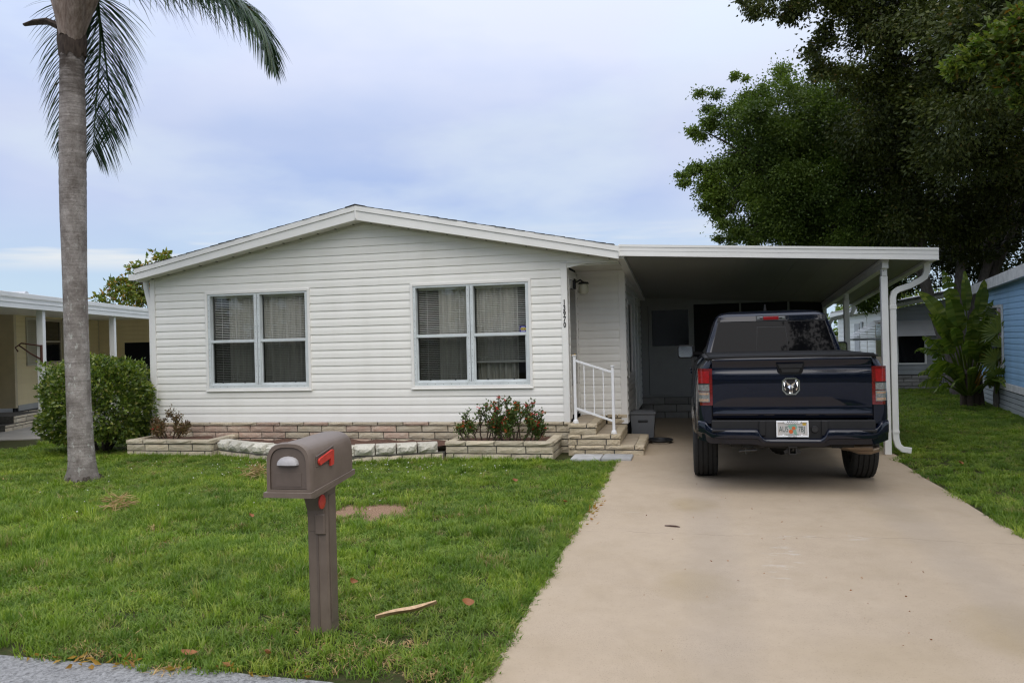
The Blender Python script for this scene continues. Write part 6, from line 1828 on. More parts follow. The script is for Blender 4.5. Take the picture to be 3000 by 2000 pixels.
# ------------------------------------------------------------------ fig tree behind the carport
A = [(0.10, 22.0, 5.95, 0.42), (-0.12, 22.0, 5.95, 0.20, 1.2), (0.50, 22.0, 7.10, 0.42), (0.62, 22.2, 8.05, 0.38), (0.9, 22.0, 7.6, 0.5), (1.55, 22.3, 8.05, 0.55), (1.45, 22.1, 8.55, 0.22, 1.2), (2.55, 22.3, 8.25, 0.6), (0.75, 22.0, 5.15, 0.42), (0.95, 22.0, 4.75, 0.38),
     (1.35, 22.3, 4.35, 0.36), (1.75, 22.0, 4.35, 0.42), (1.0, 22.0, 6.5, 0.75), (1.1, 22.4, 5.6, 0.75), (1.8, 22.0, 7.2, 0.95), (2.0, 22.4, 6.0, 1.05), (2.1, 22.0, 5.0, 0.8), (2.9, 21.8, 7.2, 1.05), (3.2, 22.2, 6.0, 1.15), (3.0, 22.0, 4.9, 0.95), (2.6, 22.4, 4.1, 0.7),
     (4.1, 21.8, 7.0, 1.1), (4.3, 22.2, 5.7, 1.1), (4.1, 22.0, 4.5, 0.9), (3.6, 22.6, 3.7, 0.75), (4.6, 22.4, 3.5, 0.8), (3.5, 22.8, 8.0, 0.9), (5.2, 22.0, 4.9, 1.0), (5.3, 22.2, 6.4, 1.1), (2.4, 23.6, 6.6, 1.3), (3.8, 23.8, 5.4, 1.4), (1.6, 23.6, 5.4, 1.0), (3.2, 24.2, 7.4, 1.3), (4.9, 23.6, 7.4, 1.3),
     (3.9, 22.6, 2.95, 0.55), (4.7, 22.6, 2.75, 0.6), (4.3, 23.2, 2.5, 0.5), (0.85, 22.0, 4.08, 0.24, 0.9), (3.6, 22.8, 4.6, 0.95), (2.9, 24.6, 4.4, 1.0), (3.8, 24.8, 4.6, 1.2), (4.8, 24.6, 4.4, 1.2), (2.2, 24.4, 4.9, 0.9), (3.0, 24.8, 5.8, 1.3), (4.4, 24.8, 6.2, 1.3), (1.7, 24.0, 6.4, 0.9), (4.6, 23.4, 3.9, 0.9), (5.4, 24.0, 3.9, 0.9)]
ft = thing('fig_tree', 'bright green small-leaved tree rising directly behind the carport roof', 'tree', (3.2, 23.0, 0))
V, F = foliage(A, 7000, 0.086, 0.050, 11, sub=9, subr=0.33, shell=0.5)
link('crown', npmesh('crown', V, F, ficus_leaf), ft)
limbs('trunk', [([(3.2, 23.0, 0), (3.15, 23.0, 1.4), (3.0, 22.9, 2.8), (2.6, 22.7, 4.4), (2.0, 22.5, 6.0)], 0.26, 0.06), ([(3.1, 23.0, 1.6), (3.6, 22.8, 3.4), (4.0, 22.6, 5.0), (4.1, 22.5, 6.6)], 0.18, 0.05)], bark_dark, ft)
twigs(A, 0.8, [(3.0, 22.9, 2.8), (2.6, 22.7, 4.4), (2.0, 22.5, 6.0), (3.6, 22.8, 3.4), (4.0, 22.6, 5.0), (4.1, 22.5, 6.4)], bark_dark, ft, 3)

# ------------------------------------------------------------------ great dark tree over the right side
rb3 = random.Random(5)
B = [(1.35, 18, 8.85, 0.32, 0.9), (1.7, 18, 8.95, 0.40, 0.9), (2.05, 18, 8.75, 0.42), (2.0, 18, 9.3, 0.5), (2.55, 18, 8.55, 0.45), (2.6, 18, 9.2, 0.7), (2.65, 18.2, 8.0, 0.40), (2.95, 18, 7.65, 0.45), (2.75, 18, 7.3, 0.28, 0.9), (3.2, 18.2, 7.1, 0.45), (3.3, 18, 8.2, 0.75), (3.3, 18.3, 9.2, 0.9), (1.75, 18.3, 9.6, 0.5), (3.7, 18.2, 7.4, 0.6), (3.0, 18, 10.1, 0.9)]
for k in range(92):
    x, y, z = rb3.uniform(3.7, 10.2), rb3.uniform(16.6, 21.5), rb3.uniform(4.7, 10.6)
    lim = 3.6 + max(0, 7.4 - z) * 0.33 - 0.1 * (y - 18)
    if x < lim + 0.5:
        x = lim + 0.5 + rb3.uniform(0, 1.2)
    B.append((x, y, z, rb3.uniform(0.75, 1.15), 0.85))
for k in range(40):                                   # canopy reaching forward over the blue house
    x, y, z = rb3.uniform(4.6, 10.5), rb3.uniform(11.5, 16.6), rb3.uniform(5.6, 9.8)
    x = max(x, 0.235 * y + 1.0 + rb3.uniform(0, 0.8))
    B.append((x, y, z, rb3.uniform(0.8, 1.2), 0.7))
for k in range(34):                                   # low boughs closing the view behind the houses
    B.append((rb3.uniform(6.0, 13.0), rb3.uniform(22.5, 27.0), rb3.uniform(3.3, 5.6), rb3.uniform(0.8, 1.2), 0.75))
for x, y, z, r in ((4.9, 20.5, 4.4, 0.7), (5.6, 20.8, 4.0, 0.6), (6.4, 21.0, 4.3, 0.8), (7.4, 21, 4.2, 0.8), (8.3, 21, 4.4, 0.9), (8.9, 20.5, 3.7, 0.8), (5.0, 23.5, 3.6, 0.7), (6.0, 24.5, 3.8, 0.7), (9.6, 21, 3.6, 0.9), (7.9, 21.5, 3.6, 0.5), (6.9, 21.5, 3.45, 0.45), (8.0, 24.5, 4.6, 1.0), (9.5, 24.5, 4.6, 1.2), (6.5, 24.5, 5.2, 1.1), (5.2, 22.9, 3.1, 0.55), (5.7, 22.6, 2.75, 0.4), (5.0, 22.6, 2.55, 0.35)):
    B.append((x, y, z, r, 0.8))
bt = thing('shade_tree', 'huge dark multi-trunked tree spreading over the right side of the yard', 'tree', (6.1, 22.0, 0))
V, F = foliage(B, 3600, 0.105, 0.052, 12, sub=9, subr=0.34, shell=0.45)
link('crown', npmesh('crown', V, F, oak_leaf), bt)
TR = [([(6.5, 22.0, 0), (6.28, 22.0, 1.2), (5.88, 21.9, 2.4), (5.68, 21.7, 3.4), (5.85, 21.4, 5.2), (5.2, 20.4, 7.2), (4.0, 19.2, 8.6)], 0.15, 0.05), ([(6.55, 22.0, 0.2), (6.5, 21.9, 2.2), (6.6, 21.6, 4.0), (6.9, 21.0, 6.0), (7.2, 20.2, 8.4)], 0.15, 0.05),
      ([(6.6, 22.0, 0.2), (6.95, 22.0, 2.0), (7.25, 21.9, 3.4), (7.45, 21.6, 5.0), (8.3, 20.8, 7.2)], 0.17, 0.05), ([(6.7, 22.0, 0.3), (7.3, 22.0, 2.6), (8.0, 21.8, 4.6), (9.2, 21.2, 6.6)], 0.16, 0.05), ([(6.0, 22.0, 2.2), (5.5, 21.9, 3.6), (4.7, 21.2, 5.2)], 0.09, 0.03)]
limbs('trunk', TR, bark_grey, bt)
twigs(B, 0.75, [p for t_ in TR for p in t_[0][2:]] + [(5.5, 20.9, 6.3), (4.6, 19.8, 7.9), (7.0, 20.6, 7.2), (7.9, 21.2, 6.1), (8.7, 21.5, 5.6), (3.2, 18.6, 8.7)], bark_dark, bt, 4, 0.055, 0.5)

# ------------------------------------------------------------------ nearer tree whose bright branch tips reach in from the right
nt_ = thing('young_tree', 'yellow-green tree whose branch tips reach in at the upper right edge', 'tree', (5.6, 9.0, 0))
def sprigs(tips, seed, per=7):
    """branchlets carrying rosettes of longer, blunt leaves"""
    rng = np.random.default_rng(seed)
    Vs, Fs, o = [], [], 0
    for x, y, z, r in tips:
        n = int(per * 55 * r)
        c = np.array([x, y, z]) + rng.normal(size=(n, 3)) * r * 0.45
        for p in c:
            k = rng.integers(5, 9)
            ax_ = unit(np.array([-0.8, rng.normal() * 0.4, rng.normal() * 0.4 - 0.05]))
            D = unit(ax_ * 0.8 + rng.normal(size=(k, 3)) * 0.55)
            V, F = leaf_geo(np.repeat(p[None], k, 0), D, 0.085 * rng.uniform(0.7, 1.2, k), 0.034 * rng.uniform(0.8, 1.2, k), rng, 0.12)
            Vs.append(V)
            Fs.append(F + o)
            o += len(V)
    return np.concatenate(Vs), np.concatenate(Fs)
tips = [(2.72, 9, 4.33, 0.10), (2.82, 9, 4.38, 0.13), (2.95, 9, 4.42, 0.16), (3.08, 9, 4.50, 0.18), (3.22, 9.0, 4.56, 0.20), (3.36, 9.0, 4.66, 0.22), (3.14, 9, 4.16, 0.09), (3.26, 9, 4.22, 0.12), (3.40, 9, 4.28, 0.16), (3.30, 9, 3.95, 0.09), (3.42, 9, 4.0, 0.12), (3.5, 9, 4.75, 0.25), (3.7, 9, 4.7, 0.3), (3.62, 9, 4.3, 0.25)]
rt = random.Random(9)
for k in range(120):  # unseen crown clumps, spread to shade the right lawn
    a, b, r = rt.uniform(0, 6.28), rt.uniform(-0.6, 1.0), 3.2 * math.sqrt(rt.random())
    x, y, z = 6.2 + r * math.cos(a), 8.6 + r * math.sin(a) * 1.1, 5.8 + b * 1.7
    if x < 0.367 * y + 0.85:
        continue
    tips.append((x, y, z, rt.uniform(0.4, 0.65)))
for k in range(46):                                   # boughs over the street corner, high out of view, mirrored in the truck's rear glass
    tips.append((rt.uniform(2.7, 6.5), rt.uniform(-0.5, 4.2), rt.uniform(5.4, 8.2), rt.uniform(0.35, 0.6)))
V, F = sprigs(tips, 21, 10)
link('crown', npmesh('crown', V, F, near_leaf), nt_)
pass
limbs('trunk', [([(5.6, 9.0, 0), (5.62, 9.0, 1.6), (5.55, 9.0, 3.0), (5.7, 9.1, 4.8), (5.8, 9.2, 6.0)], 0.11, 0.03), ([(5.55, 9.0, 3.0), (4.7, 9.0, 4.1), (3.9, 9.0, 4.6), (3.2, 9.0, 4.52), (2.78, 9.0, 4.34)], 0.06, 0.008), ([(4.3, 9.0, 4.4), (3.6, 9.0, 4.3), (3.2, 9.0, 4.18)], 0.02, 0.006), ([(5.7, 9.1, 4.8), (5.4, 6.5, 6.0), (4.8, 3.5, 6.6), (4.0, 1.2, 7.0)], 0.07, 0.02), ([(4.5, 9.0, 4.2), (3.8, 9.0, 4.0), (3.34, 9.0, 3.96)], 0.02, 0.006)], bark_grey, nt_)

# ------------------------------------------------------------------ distant orange-tinged tree at the left
ot = thing('almond_tree', 'orange-tinged green tree rising behind the left roof corner', 'tree', (-22.5, 30.0, 0))
O = [(-22.0, 30, 5.55, 0.36), (-22.3, 30, 5.25, 0.5), (-23.0, 30, 4.9, 0.55), (-23.6, 30, 4.75, 0.35), (-24.0, 30, 4.35, 0.5), (-24.6, 30, 4.3, 0.4), (-24.9, 30, 3.8, 0.5), (-23.6, 30, 4.1, 0.7), (-22.7, 30, 4.3, 0.8), (-22.0, 30, 4.5, 0.75), (-21.4, 30, 4.9, 0.55), (-21.2, 30, 4.2, 0.8), (-20.5, 30, 4.4, 0.6), (-22.2, 30, 3.5, 0.8), (-23.2, 30, 3.3, 0.8), (-24.2, 30, 3.4, 0.7), (-21.2, 30.4, 3.4, 0.8), (-21.6, 30, 5.25, 0.3), (-20.0, 30, 3.7, 0.6)]
V, F = foliage(O, 620, 0.24, 0.125, 31, sub=16, subr=0.30, droop=0.1)
link('crown', npmesh('crown', V, F, orange_leaf), ot)
limbs('trunk', [([(-22.5, 30, 0), (-22.5, 30, 1.5), (-22.4, 30, 3.0), (-22.2, 30, 4.6)], 0.18, 0.05)], bark_grey, ot)
twigs(O, 0.8, [(-22.4, 30, 2.6), (-22.2, 30, 4.2)], bark_grey, ot, 6, 0.04)

# far trees that close the view between the houses
rw = random.Random(15)
woods = []
for k in range(90):
    a = rw.uniform(-75, 60)
    if -40 < a < -33:
        continue
    d = rw.uniform(75, 95)
    h = rw.uniform(1.2, 2.6)
    woods.append((d * math.sin(R(a)), d * math.cos(R(a)), h * 0.8, h, 0.5))
for k in range(70):
    a = rw.uniform(110, 250)
    d = rw.uniform(34, 50)
    h = rw.uniform(1.5, 3.5)
    woods.append((d * math.sin(R(a)), d * math.cos(R(a)), h, h, 0.35))
for k in range(150):                                  # tall trees behind the houses across the street
    a = rw.uniform(105, 255)
    d = rw.uniform(26, 36)
    h = rw.uniform(1.6, 2.8)
    woods.append((d * math.sin(R(a)), d * math.cos(R(a)), rw.uniform(1.5, 8.0), h, 0.6))
V, F = foliage(woods, 130, 0.55, 0.32, 41, sub=12, subr=0.3)
link('far_trees', npmesh('far_trees', V, F, ficus_leaf), None, kind='stuff', label='distant line of trees beyond the houses', cat='trees')
# a sunlit far tree glimpsed behind the shaded rear house
gt = thing('distant_tree', 'pale yellow-green tree glimpsed far behind the rear house roof', 'tree', (9.5, 42.0, 0))
G = [(8.6, 42, 3.4, 0.9), (9.6, 42, 3.7, 1.0), (10.6, 42, 3.4, 0.9), (7.8, 42, 3.0, 0.6), (9.2, 42, 2.7, 0.9), (11.4, 42, 3.0, 0.9)]
V, F = foliage(G, 500, 0.24, 0.12, 43, sub=14)
link('crown', npmesh('crown', V, F, near_leaf), gt)
limbs('trunk', [([(9.5, 42, 0), (9.5, 42, 1.5), (9.4, 42, 3.0)], 0.16, 0.06)], bark_grey, gt)

# ------------------------------------------------------------------ clipped bush behind the palm
bs = thing('round_bush', 'rounded green hedge bush standing behind the palm trunk', 'bush', (-9.42, 11.15, 0))
rng = np.random.default_rng(51)
Vs, Fs, o = [], [], 0
nn = 15000
d = unit(rng.normal(size=(nn, 3)))
d[:, 2] = np.where(d[:, 2] < -0.75, -d[:, 2], d[:, 2])
lump = 1 + 0.12 * np.sin(5 * d[:, 0] + 2) * np.sin(6 * d[:, 2] + 1) + 0.07 * np.sin(9 * d[:, 1] + 4 * d[:, 2]) + 0.05 * np.sin(17 * d[:, 0] + 11 * d[:, 2])
rr_ = np.where(rng.random(nn) < 0.72, rng.uniform(0.90, 1.03, nn), rng.uniform(0.55, 0.92, nn)) * lump
sq = d
P = np.array([-9.42, 11.15, 0.74]) + sq * rr_[:, None] * np.array([0.85, 0.82, 0.75])
P = P[P[:, 2] > 0.04]
d = d[:len(P)]
D = unit(P - np.array([-9.42, 11.15, 0.55])) * 0.8 + rng.normal(size=P.shape) * 0.6 + np.array([0, 0, -0.15])
V, F = leaf_geo(P, D, 0.078 * rng.uniform(0.6, 1.2, len(P)), 0.044 * rng.uniform(0.7, 1.15, len(P)), rng, 0.14)
Vs, Fs, o = [V], [F], len(V)
sp_c = np.array([[-9.42 + 0.8 * math.cos(a) * 0.95, 11.15 - 0.7 * abs(math.sin(a)), 0.74 + 0.62 * math.sin(b)] for a, b in zip(rng.uniform(0, 6.28, 60), rng.uniform(-0.2, 1.5, 60))])
for c in sp_c:
    dd_ = unit(c - np.array([-9.42, 11.15, 0.6]))
    k = 12
    P = c + dd_ * rng.uniform(0.0, 0.17, (k, 1)) + rng.normal(size=(k, 3)) * 0.02
    V, F = leaf_geo(P, dd_ + rng.normal(size=(k, 3)) * 0.6, 0.06 * rng.uniform(0.7, 1.2, k), 0.034, rng, 0.12)
    Vs.append(V)
    Fs.append(F + o)
    o += len(V)
link('leaves', npmesh('leaves', np.concatenate(Vs), np.concatenate(Fs), bush_leaf), bs)
m = MB()
for k in range(16):
    a = rnd.uniform(0, 6.28)
    m.tube([(-9.42 + 0.12 * math.cos(a), 11.15 + 0.12 * math.sin(a), 0), (-9.42 + 0.35 * math.cos(a), 11.15 + 0.3 * math.sin(a), 0.35), (-9.42 + 0.6 * math.cos(a), 11.15 + 0.55 * math.sin(a), 0.75)], [0.022, 0.016, 0.008], 6)
m.build('stems', bark_dark, bs)

# ------------------------------------------------------------------ palm
pt = thing('palm_tree', 'tall palm with a grey ringed trunk on the front lawn at left', 'palm tree', (-7.55, 8.6, 0))
tp = [(-7.55, 8.6, -0.05, 0.225), (-7.55, 8.6, 0.03, 0.203), (-7.55, 8.6, 0.12, 0.176), (-7.555, 8.6, 0.25, 0.158), (-7.565, 8.6, 0.5, 0.149), (-7.575, 8.6, 0.9, 0.144), (-7.585, 8.6, 1.5, 0.142), (-7.588, 8.6, 2.23, 0.140), (-7.592, 8.6, 2.8, 0.144), (-7.594, 8.6, 3.33, 0.153), (-7.585, 8.6, 3.8, 0.158), (-7.565, 8.6, 4.4, 0.156), (-7.555, 8.6, 4.9, 0.147), (-7.548, 8.6, 5.3, 0.142), (-7.545, 8.6, 5.62, 0.149), (-7.54, 8.6, 5.9, 0.153)]
zs = np.arange(-0.05, 5.9, 0.028)
tz = [p[2] for p in tp]
rows = []
for i, z in enumerate(zs):
    cx_, r_ = np.interp(z, tz, [p[0] for p in tp]), np.interp(z, tz, [p[3] for p in tp])
    gro = 1 - (0.008 if z < 3.6 else 0.028) * (0.5 + 0.5 * math.sin(z * 2 * math.pi / (0.115 if z > 3 else 0.15) + 0.6 * math.sin(z * 3))) ** 6
    row = []
    for k in range(32):
        a = 2 * math.pi * k / 32
        j = 1 + 0.012 * math.sin(3 * a + z * 1.7) + 0.010 * math.sin(7 * a - z * 3.1) + (0.10 * math.sin(5 * a + 1) * max(0, 0.16 - z) / 0.16 if z < 0.16 else 0)
        row.append((cx_ + r_ * gro * j * math.cos(a), 8.6 + r_ * gro * j * math.sin(a), z + 0.006 * math.sin(2 * a + z)))
    rows.append(row)
MB().grid(rows, closed=True).build('trunk', palm_bark, pt, smooth=60)
m = MB()
for k in range(40):
    a = rnd.uniform(0, 6.28)
    r0 = 0.175
    m.tube([(-7.55 + r0 * math.cos(a), 8.6 + r0 * math.sin(a), rnd.uniform(0.0, 0.07)), (-7.55 + (r0 + 0.05) * math.cos(a + 0.1), 8.6 + (r0 + 0.05) * math.sin(a + 0.1), rnd.uniform(-0.01, 0.025)), (-7.55 + (r0 + 0.10) * math.cos(a + 0.15), 8.6 + (r0 + 0.11) * math.sin(a + 0.15), -0.02)], [0.022, 0.018, 0.010], 6)
m.build('root_flare', bark_dark, pt)
# leaf bases (boots) round the top
def boot(a, z0, w, h, lean, r00, twist=0.0, mat=boot_mat):
    ca, sa = math.cos(a), math.sin(a)
    rows = []
    for i in range(9):
        f = i / 8
        z = z0 + h * f
        r_ = r00 + lean * f ** 1.5 + 0.035 * math.sin(f * 3.1)
        hw_ = w * (1 - 0.62 * f ** 1.2) * (0.55 + 0.45 * min(1, f * 4))
        row = []
        for k in range(7):
            q = (k - 3) / 3
            ang = q * hw_ / max(r_, 0.12)
            rr2 = r_ - 0.055 * q * q + (0.022 if abs(k - 3) < 1 else 0) * f 
            row.append((-7.545 + rr2 * math.cos(a + ang + twist * f), 8.6 + rr2 * math.sin(a + ang + twist * f), z - 0.10 * q * q * (1 - f)))
        rows.append(row)
    m = MB().grid(rows)
    m.grid([[(-7.545 + (p[0] + 7.545) * 0.90, 8.6 + (p[1] - 8.6) * 0.90, p[2]) for p in r_] for r_ in rows])
    return m.build('leaf_base', mat, pt, smooth=60)
for a, z0, w, h, l, r0_ in ((-128, 5.66, 0.15, 1.0, 0.16, 0.150), (-88, 5.60, 0.17, 1.0, 0.12, 0.185), (-36, 5.50, 0.17, 0.85, 0.42, 0.160), (-62, 5.86, 0.13, 0.9, 0.22, 0.165), (-106, 5.95, 0.13, 0.9, 0.10, 0.150), (-165, 5.70, 0.16, 1.0, 0.26, 0.150), (60, 5.7, 0.18, 1.0, 0.25, 0.16), (110, 5.72, 0.18, 1.0, 0.2, 0.16), (8, 5.60, 0.17, 0.9, 0.42, 0.15), (150, 5.66, 0.17, 1.0, 0.28, 0.16)):
    boot(R(a), z0, w, h, l, r0_)
m = MB()
rows = []
for z, r_ in ((5.36, 0.146), (5.42, 0.158), (5.55, 0.166), (5.8, 0.150), (6.3, 0.13)):
    rows.append([(-7.545 + (r_ + rnd.uniform(-0.008, 0.012)) * math.cos(2 * math.pi * k / 24), 8.6 + (r_ + rnd.uniform(-0.008, 0.012)) * math.sin(2 * math.pi * k / 24), z + (rnd.uniform(-0.05, 0.03) if z < 5.5 else 0)) for k in range(24)])
m.grid(rows, closed=True).build('leaf_fibre', boot_dark, pt, smooth=70)
MB().tube([(-7.64, 8.52, 5.72), (-7.80, 8.50, 5.80), (-7.97, 8.48, 5.80), (-8.12, 8.46, 5.775)], [0.085, 0.070, 0.055, 0.030], 8, flat=0.55).build('broken_petiole', boot_dark, pt, smooth=50)
# fronds: arching rachis with drooping leaflets
def frond(path, ll, seed, spread=0.75, sag=0.9, n=150, r0=0.022, f0=0.12, sides=(1, -1), wid=0.026):
    r_ = random.Random(seed)
    P = [Vector(p) for p in path]
    def at(f):
        s = f * (len(P) - 1)
        i = min(int(s), len(P) - 2)
        t_ = s - i
        p0, p1, p2, p3 = P[max(i - 1, 0)], P[i], P[i + 1], P[min(i + 2, len(P) - 1)]
        return 0.5 * ((2 * p1) + (p2 - p0) * t_ + (2 * p0 - 5 * p1 + 4 * p2 - p3) * t_ ** 2 + (3 * p1 - p0 - 3 * p2 + p3) * t_ ** 3)
    m = MB()
    fs = [i / 24 for i in range(25)]
    m.tube([at(f) for f in fs], [r0 * (1 - 0.88 * f) for f in fs], 6)
    for i in range(n):
        f = f0 + (1 - f0) * (i + r_.uniform(-0.4, 0.4)) / n
        f = min(max(f, 0.02), 0.995)
        p, q = at(f), at(min(f + 0.01, 1.0))
        T = (q - p).normalized() if (q - p).length > 1e-6 else Vector((0, 0, -1))
        side = T.cross(Vector((0, 0, 1)))
        side = side.normalized() if side.length > 0.15 else Vector((0.8, 0.6, 0)) - T * T.dot(Vector((0.8, 0.6, 0)))
        up = side.cross(T)
        for s_ in sides:
            L = ll * (0.55 + 0.45 * math.sin(math.pi * min(1, f * 0.85 + 0.15))) * r_.uniform(0.82, 1.08) * (1 - 0.45 * max(0, f - 0.8) / 0.2)
            d = (T * (0.55 + 0.6 * f) + side.normalized() * s_ * spread * r_.uniform(0.8, 1.2) + up * r_.uniform(-0.35, 0.55)).normalized()
            w = wid * r_.uniform(0.7, 1.1)
            nrm = d.cross(Vector((r_.uniform(-0.5, 0.5), r_.uniform(-0.5, 0.5), 1))).normalized()
            c = p.copy()
            pts_ = []
            sg_ = sag * r_.uniform(0.8, 1.25)
            for j in range(5):
                wj = w * (0.6, 1.0, 0.95, 0.6, 0.06)[j]
                pts_ += [c + nrm * wj * 0.5, c - nrm * wj * 0.5]
                d = (d + Vector((0, 0, -0.26 * sg_))).normalized()
                c = c + d * (L / 4)
            m.add(pts_, [(2 * j, 2 * j + 1, 2 * j + 3, 2 * j + 2) for j in range(4)])
    return m.build('frond', palm_leaf, pt, fix=False)
frond([(-7.40, 8.80, 6.25), (-7.48, 9.0, 6.2), (-7.50, 9.05, 5.7), (-7.54, 9.02, 5.1), (-7.58, 9.0, 4.6), (-7.60, 8.98, 4.25)], 0.95, 1, spread=0.9, sag=0.95, n=160, f0=0.10, wid=0.021)
frond([(-7.45, 8.85, 6.25), (-7.50, 9.05, 6.0), (-7.46, 9.1, 5.4), (-7.44, 9.12, 4.9), (-7.46, 9.12, 4.45)], 0.62, 2, spread=0.9, sag=0.7, n=100, f0=0.12, wid=0.019)
frond([(-7.60, 8.80, 6.3), (-8.0, 8.95, 6.15), (-8.08, 9.0, 5.6), (-8.06, 9.02, 5.1), (-8.02, 9.0, 4.6), (-8.0, 9.0, 4.3)], 0.60, 5, spread=0.85, sag=0.8, n=105, f0=0.12, wid=0.019)
frond([(-7.40, 8.6, 6.25), (-7.0, 8.58, 6.42), (-6.5, 8.56, 6.28), (-6.0, 8.54, 6.14), (-5.5, 8.52, 5.95), (-5.08, 8.50, 5.68), (-4.80, 8.48, 5.34), (-4.68, 8.46, 4.96)], 0.86, 3, spread=0.62, sag=1.1, n=260, f0=0.10, wid=0.020)
frond([(-7.40, 8.65, 6.3), (-7.0, 8.8, 6.55), (-6.5, 8.9, 6.48), (-6.0, 9.0, 6.32), (-5.6, 9.05, 6.12), (-5.3, 9.05, 5.9), (-5.12, 9.05, 5.65)], 0.72, 4, spread=0.5, sag=1.05, n=130, f0=0.12, wid=0.019)
for k, a in enumerate((20, 70, 125, 165, 215, 262, 300, 335)):
    ca, sa = math.cos(R(a)), math.sin(R(a))
    e_ = 1.0 if k % 2 else 0.75
    frond([(-7.54 + 0.12 * ca, 8.6 + 0.12 * sa, 6.4), (-7.54 + 0.6 * ca, 8.6 + 0.6 * sa, 7.3 * 1.0 + 0.2 * e_), (-7.54 + 1.4 * ca, 8.6 + 1.4 * sa, 8.0 + 0.3 * e_), (-7.54 + 2.3 * ca, 8.6 + 2.3 * sa, 8.0), (-7.54 + 2.9 * ca, 8.6 + 2.9 * sa, 7.5)], 0.6, 20 + k, n=70)

# ------------------------------------------------------------------ big-leaved clump (bird of paradise) beside the blue house
bp_ = thing('bird_of_paradise', 'tall banana-leaved plant growing beside the blue house', 'plant', (5.85, 18.6, 0))
def paddle(base, tip, L, W, seed, fold=0.35, split=0, mat=None, bend=0.3):
    """stalk from base to tip then a broad blade of length L beyond it"""
    r_ = random.Random(seed)
    b, t_ = Vector(base), Vector(tip)
    ax_ = (t_ - b).normalized()
    m = MB()
    side = ax_.cross(Vector((r_.uniform(-0.2, 0.2), -1, r_.uniform(-0.2, 0.2)))).normalized()
    m.tube([b, b.lerp(t_, 0.5) + Vector((0, 0, 0.04)), t_], [0.026, 0.02, 0.014], 6)
    c, d = t_.copy(), ax_.copy()
    L_, M_, R_ = [], [], []
    n = 14
    for i in range(n + 1):
        f = i / n
        w = W * math.sin(math.pi * min(1, (f * 0.93 + 0.05))) ** 0.7 * (1 - 0.35 * f)
        nr = side.cross(d).normalized()
        wv = 0.012 * math.sin(f * 21 + seed)
        L_.append(c + side * w * 0.5 + nr * (w * fold * 0.5 + wv))
        M_.append(c.copy())
        R_.append(c - side * w * 0.5 + nr * (w * fold * 0.5 - wv))
        d = (d + Vector((0, 0, -bend / n * (0.4 + 1.4 * f)))).normalized()
        c = c + d * L / n
    gap = 0.82 if split else 1.0
    for i in range(n):
        f = 1.0 if not split or r_.random() > 0.45 else gap
        a1, a2 = L_[i].lerp(L_[i + 1], f), R_[i].lerp(R_[i + 1], f)
        dl = Vector((0, 0, -r_.uniform(0, 0.05))) if split else Vector()
        m.add([M_[i], M_[i + 1], a1 + dl, L_[i] + dl], [(0, 1, 2, 3)])
        m.add([M_[i], M_[i + 1], a2 + dl, R_[i] + dl], [(0, 1, 2, 3)])
    m.build('leaf', mat or bird_leaf, bp_, fix=False)
LV = [((5.72, 18.5, 0.9), (5.66, 18.4, 2.02), 0.84, 0.26, 0.1), ((5.70, 18.5, 0.9), (5.42, 18.3, 2.0), 0.95, 0.34, 0.4), ((5.75, 18.5, 0.9), (5.85, 18.3, 1.95), 0.72, 0.32, 0.3), ((5.65, 18.5, 0.8), (5.42, 18.2, 1.72), 0.80, 0.40, 0.9), ((5.6, 18.5, 0.7), (5.30, 18.2, 1.45), 0.78, 0.34, 1.0),
      ((5.6, 18.5, 0.6), (5.25, 18.2, 1.15), 0.62, 0.30, 1.1), ((5.62, 18.5, 0.6), (5.40, 18.1, 1.30), 0.7, 0.3, 1.2), ((5.78, 18.5, 0.7), (5.82, 18.1, 1.50), 0.55, 0.28, 0.8), ((5.7, 18.5, 0.5), (5.55, 18.0, 1.1), 0.7, 0.3, 1.0), ((5.8, 18.5, 0.5), (5.98, 18.1, 1.0), 0.6, 0.30, 1.0), ((5.85, 18.6, 0.4), (6.05, 18.2, 0.85), 0.55, 0.28, 1.3), ((5.6, 18.5, 0.4), (5.3, 18.1, 0.75), 0.6, 0.26, 1.2),
      ((5.7, 18.4, 0.3), (5.6, 18.0, 0.7), 0.55, 0.26, 1.2), ((5.9, 18.5, 0.3), (6.0, 18.0, 0.6), 0.5, 0.25, 1.4), ((5.65, 18.5, 0.3), (5.35, 18.0, 0.55), 0.55, 0.24, 1.4), ((5.72, 18.55, 0.8), (5.30, 18.6, 1.75), 0.9, 0.36, 0.8), ((5.74, 18.6, 0.8), (6.0, 18.6, 1.7), 0.6, 0.34, 0.8), ((5.75, 18.6, 0.6), (5.55, 18.4, 1.6), 0.6, 0.3, 0.6)]
rl2 = random.Random(77)
for k in range(22):                                   # lower, older leaves fanning out, mostly to the left
    h = rl2.uniform(0.45, 1.55)
    dx = rl2.uniform(-0.62, 0.35)
    LV.append(((5.70 + dx * 0.15, 18.5, 0.25), (5.68 + dx, 18.35 - rl2.uniform(0, 0.35), h), rl2.uniform(0.50, 0.78), rl2.uniform(0.20, 0.34), rl2.uniform(0.8, 1.6)))
for k, (b, t_, L, W, bend) in enumerate(LV):
    paddle(b, t_, L, W, k, split=k % 3 == 1, bend=bend)
paddle((5.78, 18.4, 0.6), (5.80, 18.1, 1.0), 0.30, 0.13, 40, mat=bird_dead, bend=1.4)
paddle((5.80, 18.4, 0.5), (5.92, 18.1, 0.95), 0.28, 0.12, 41, mat=bird_dead, bend=1.0)
paddle((5.82, 18.4, 0.4), (5.86, 18.1, 0.70), 0.30, 0.12, 42, mat=bird_dead, bend=1.9)
m = MB()
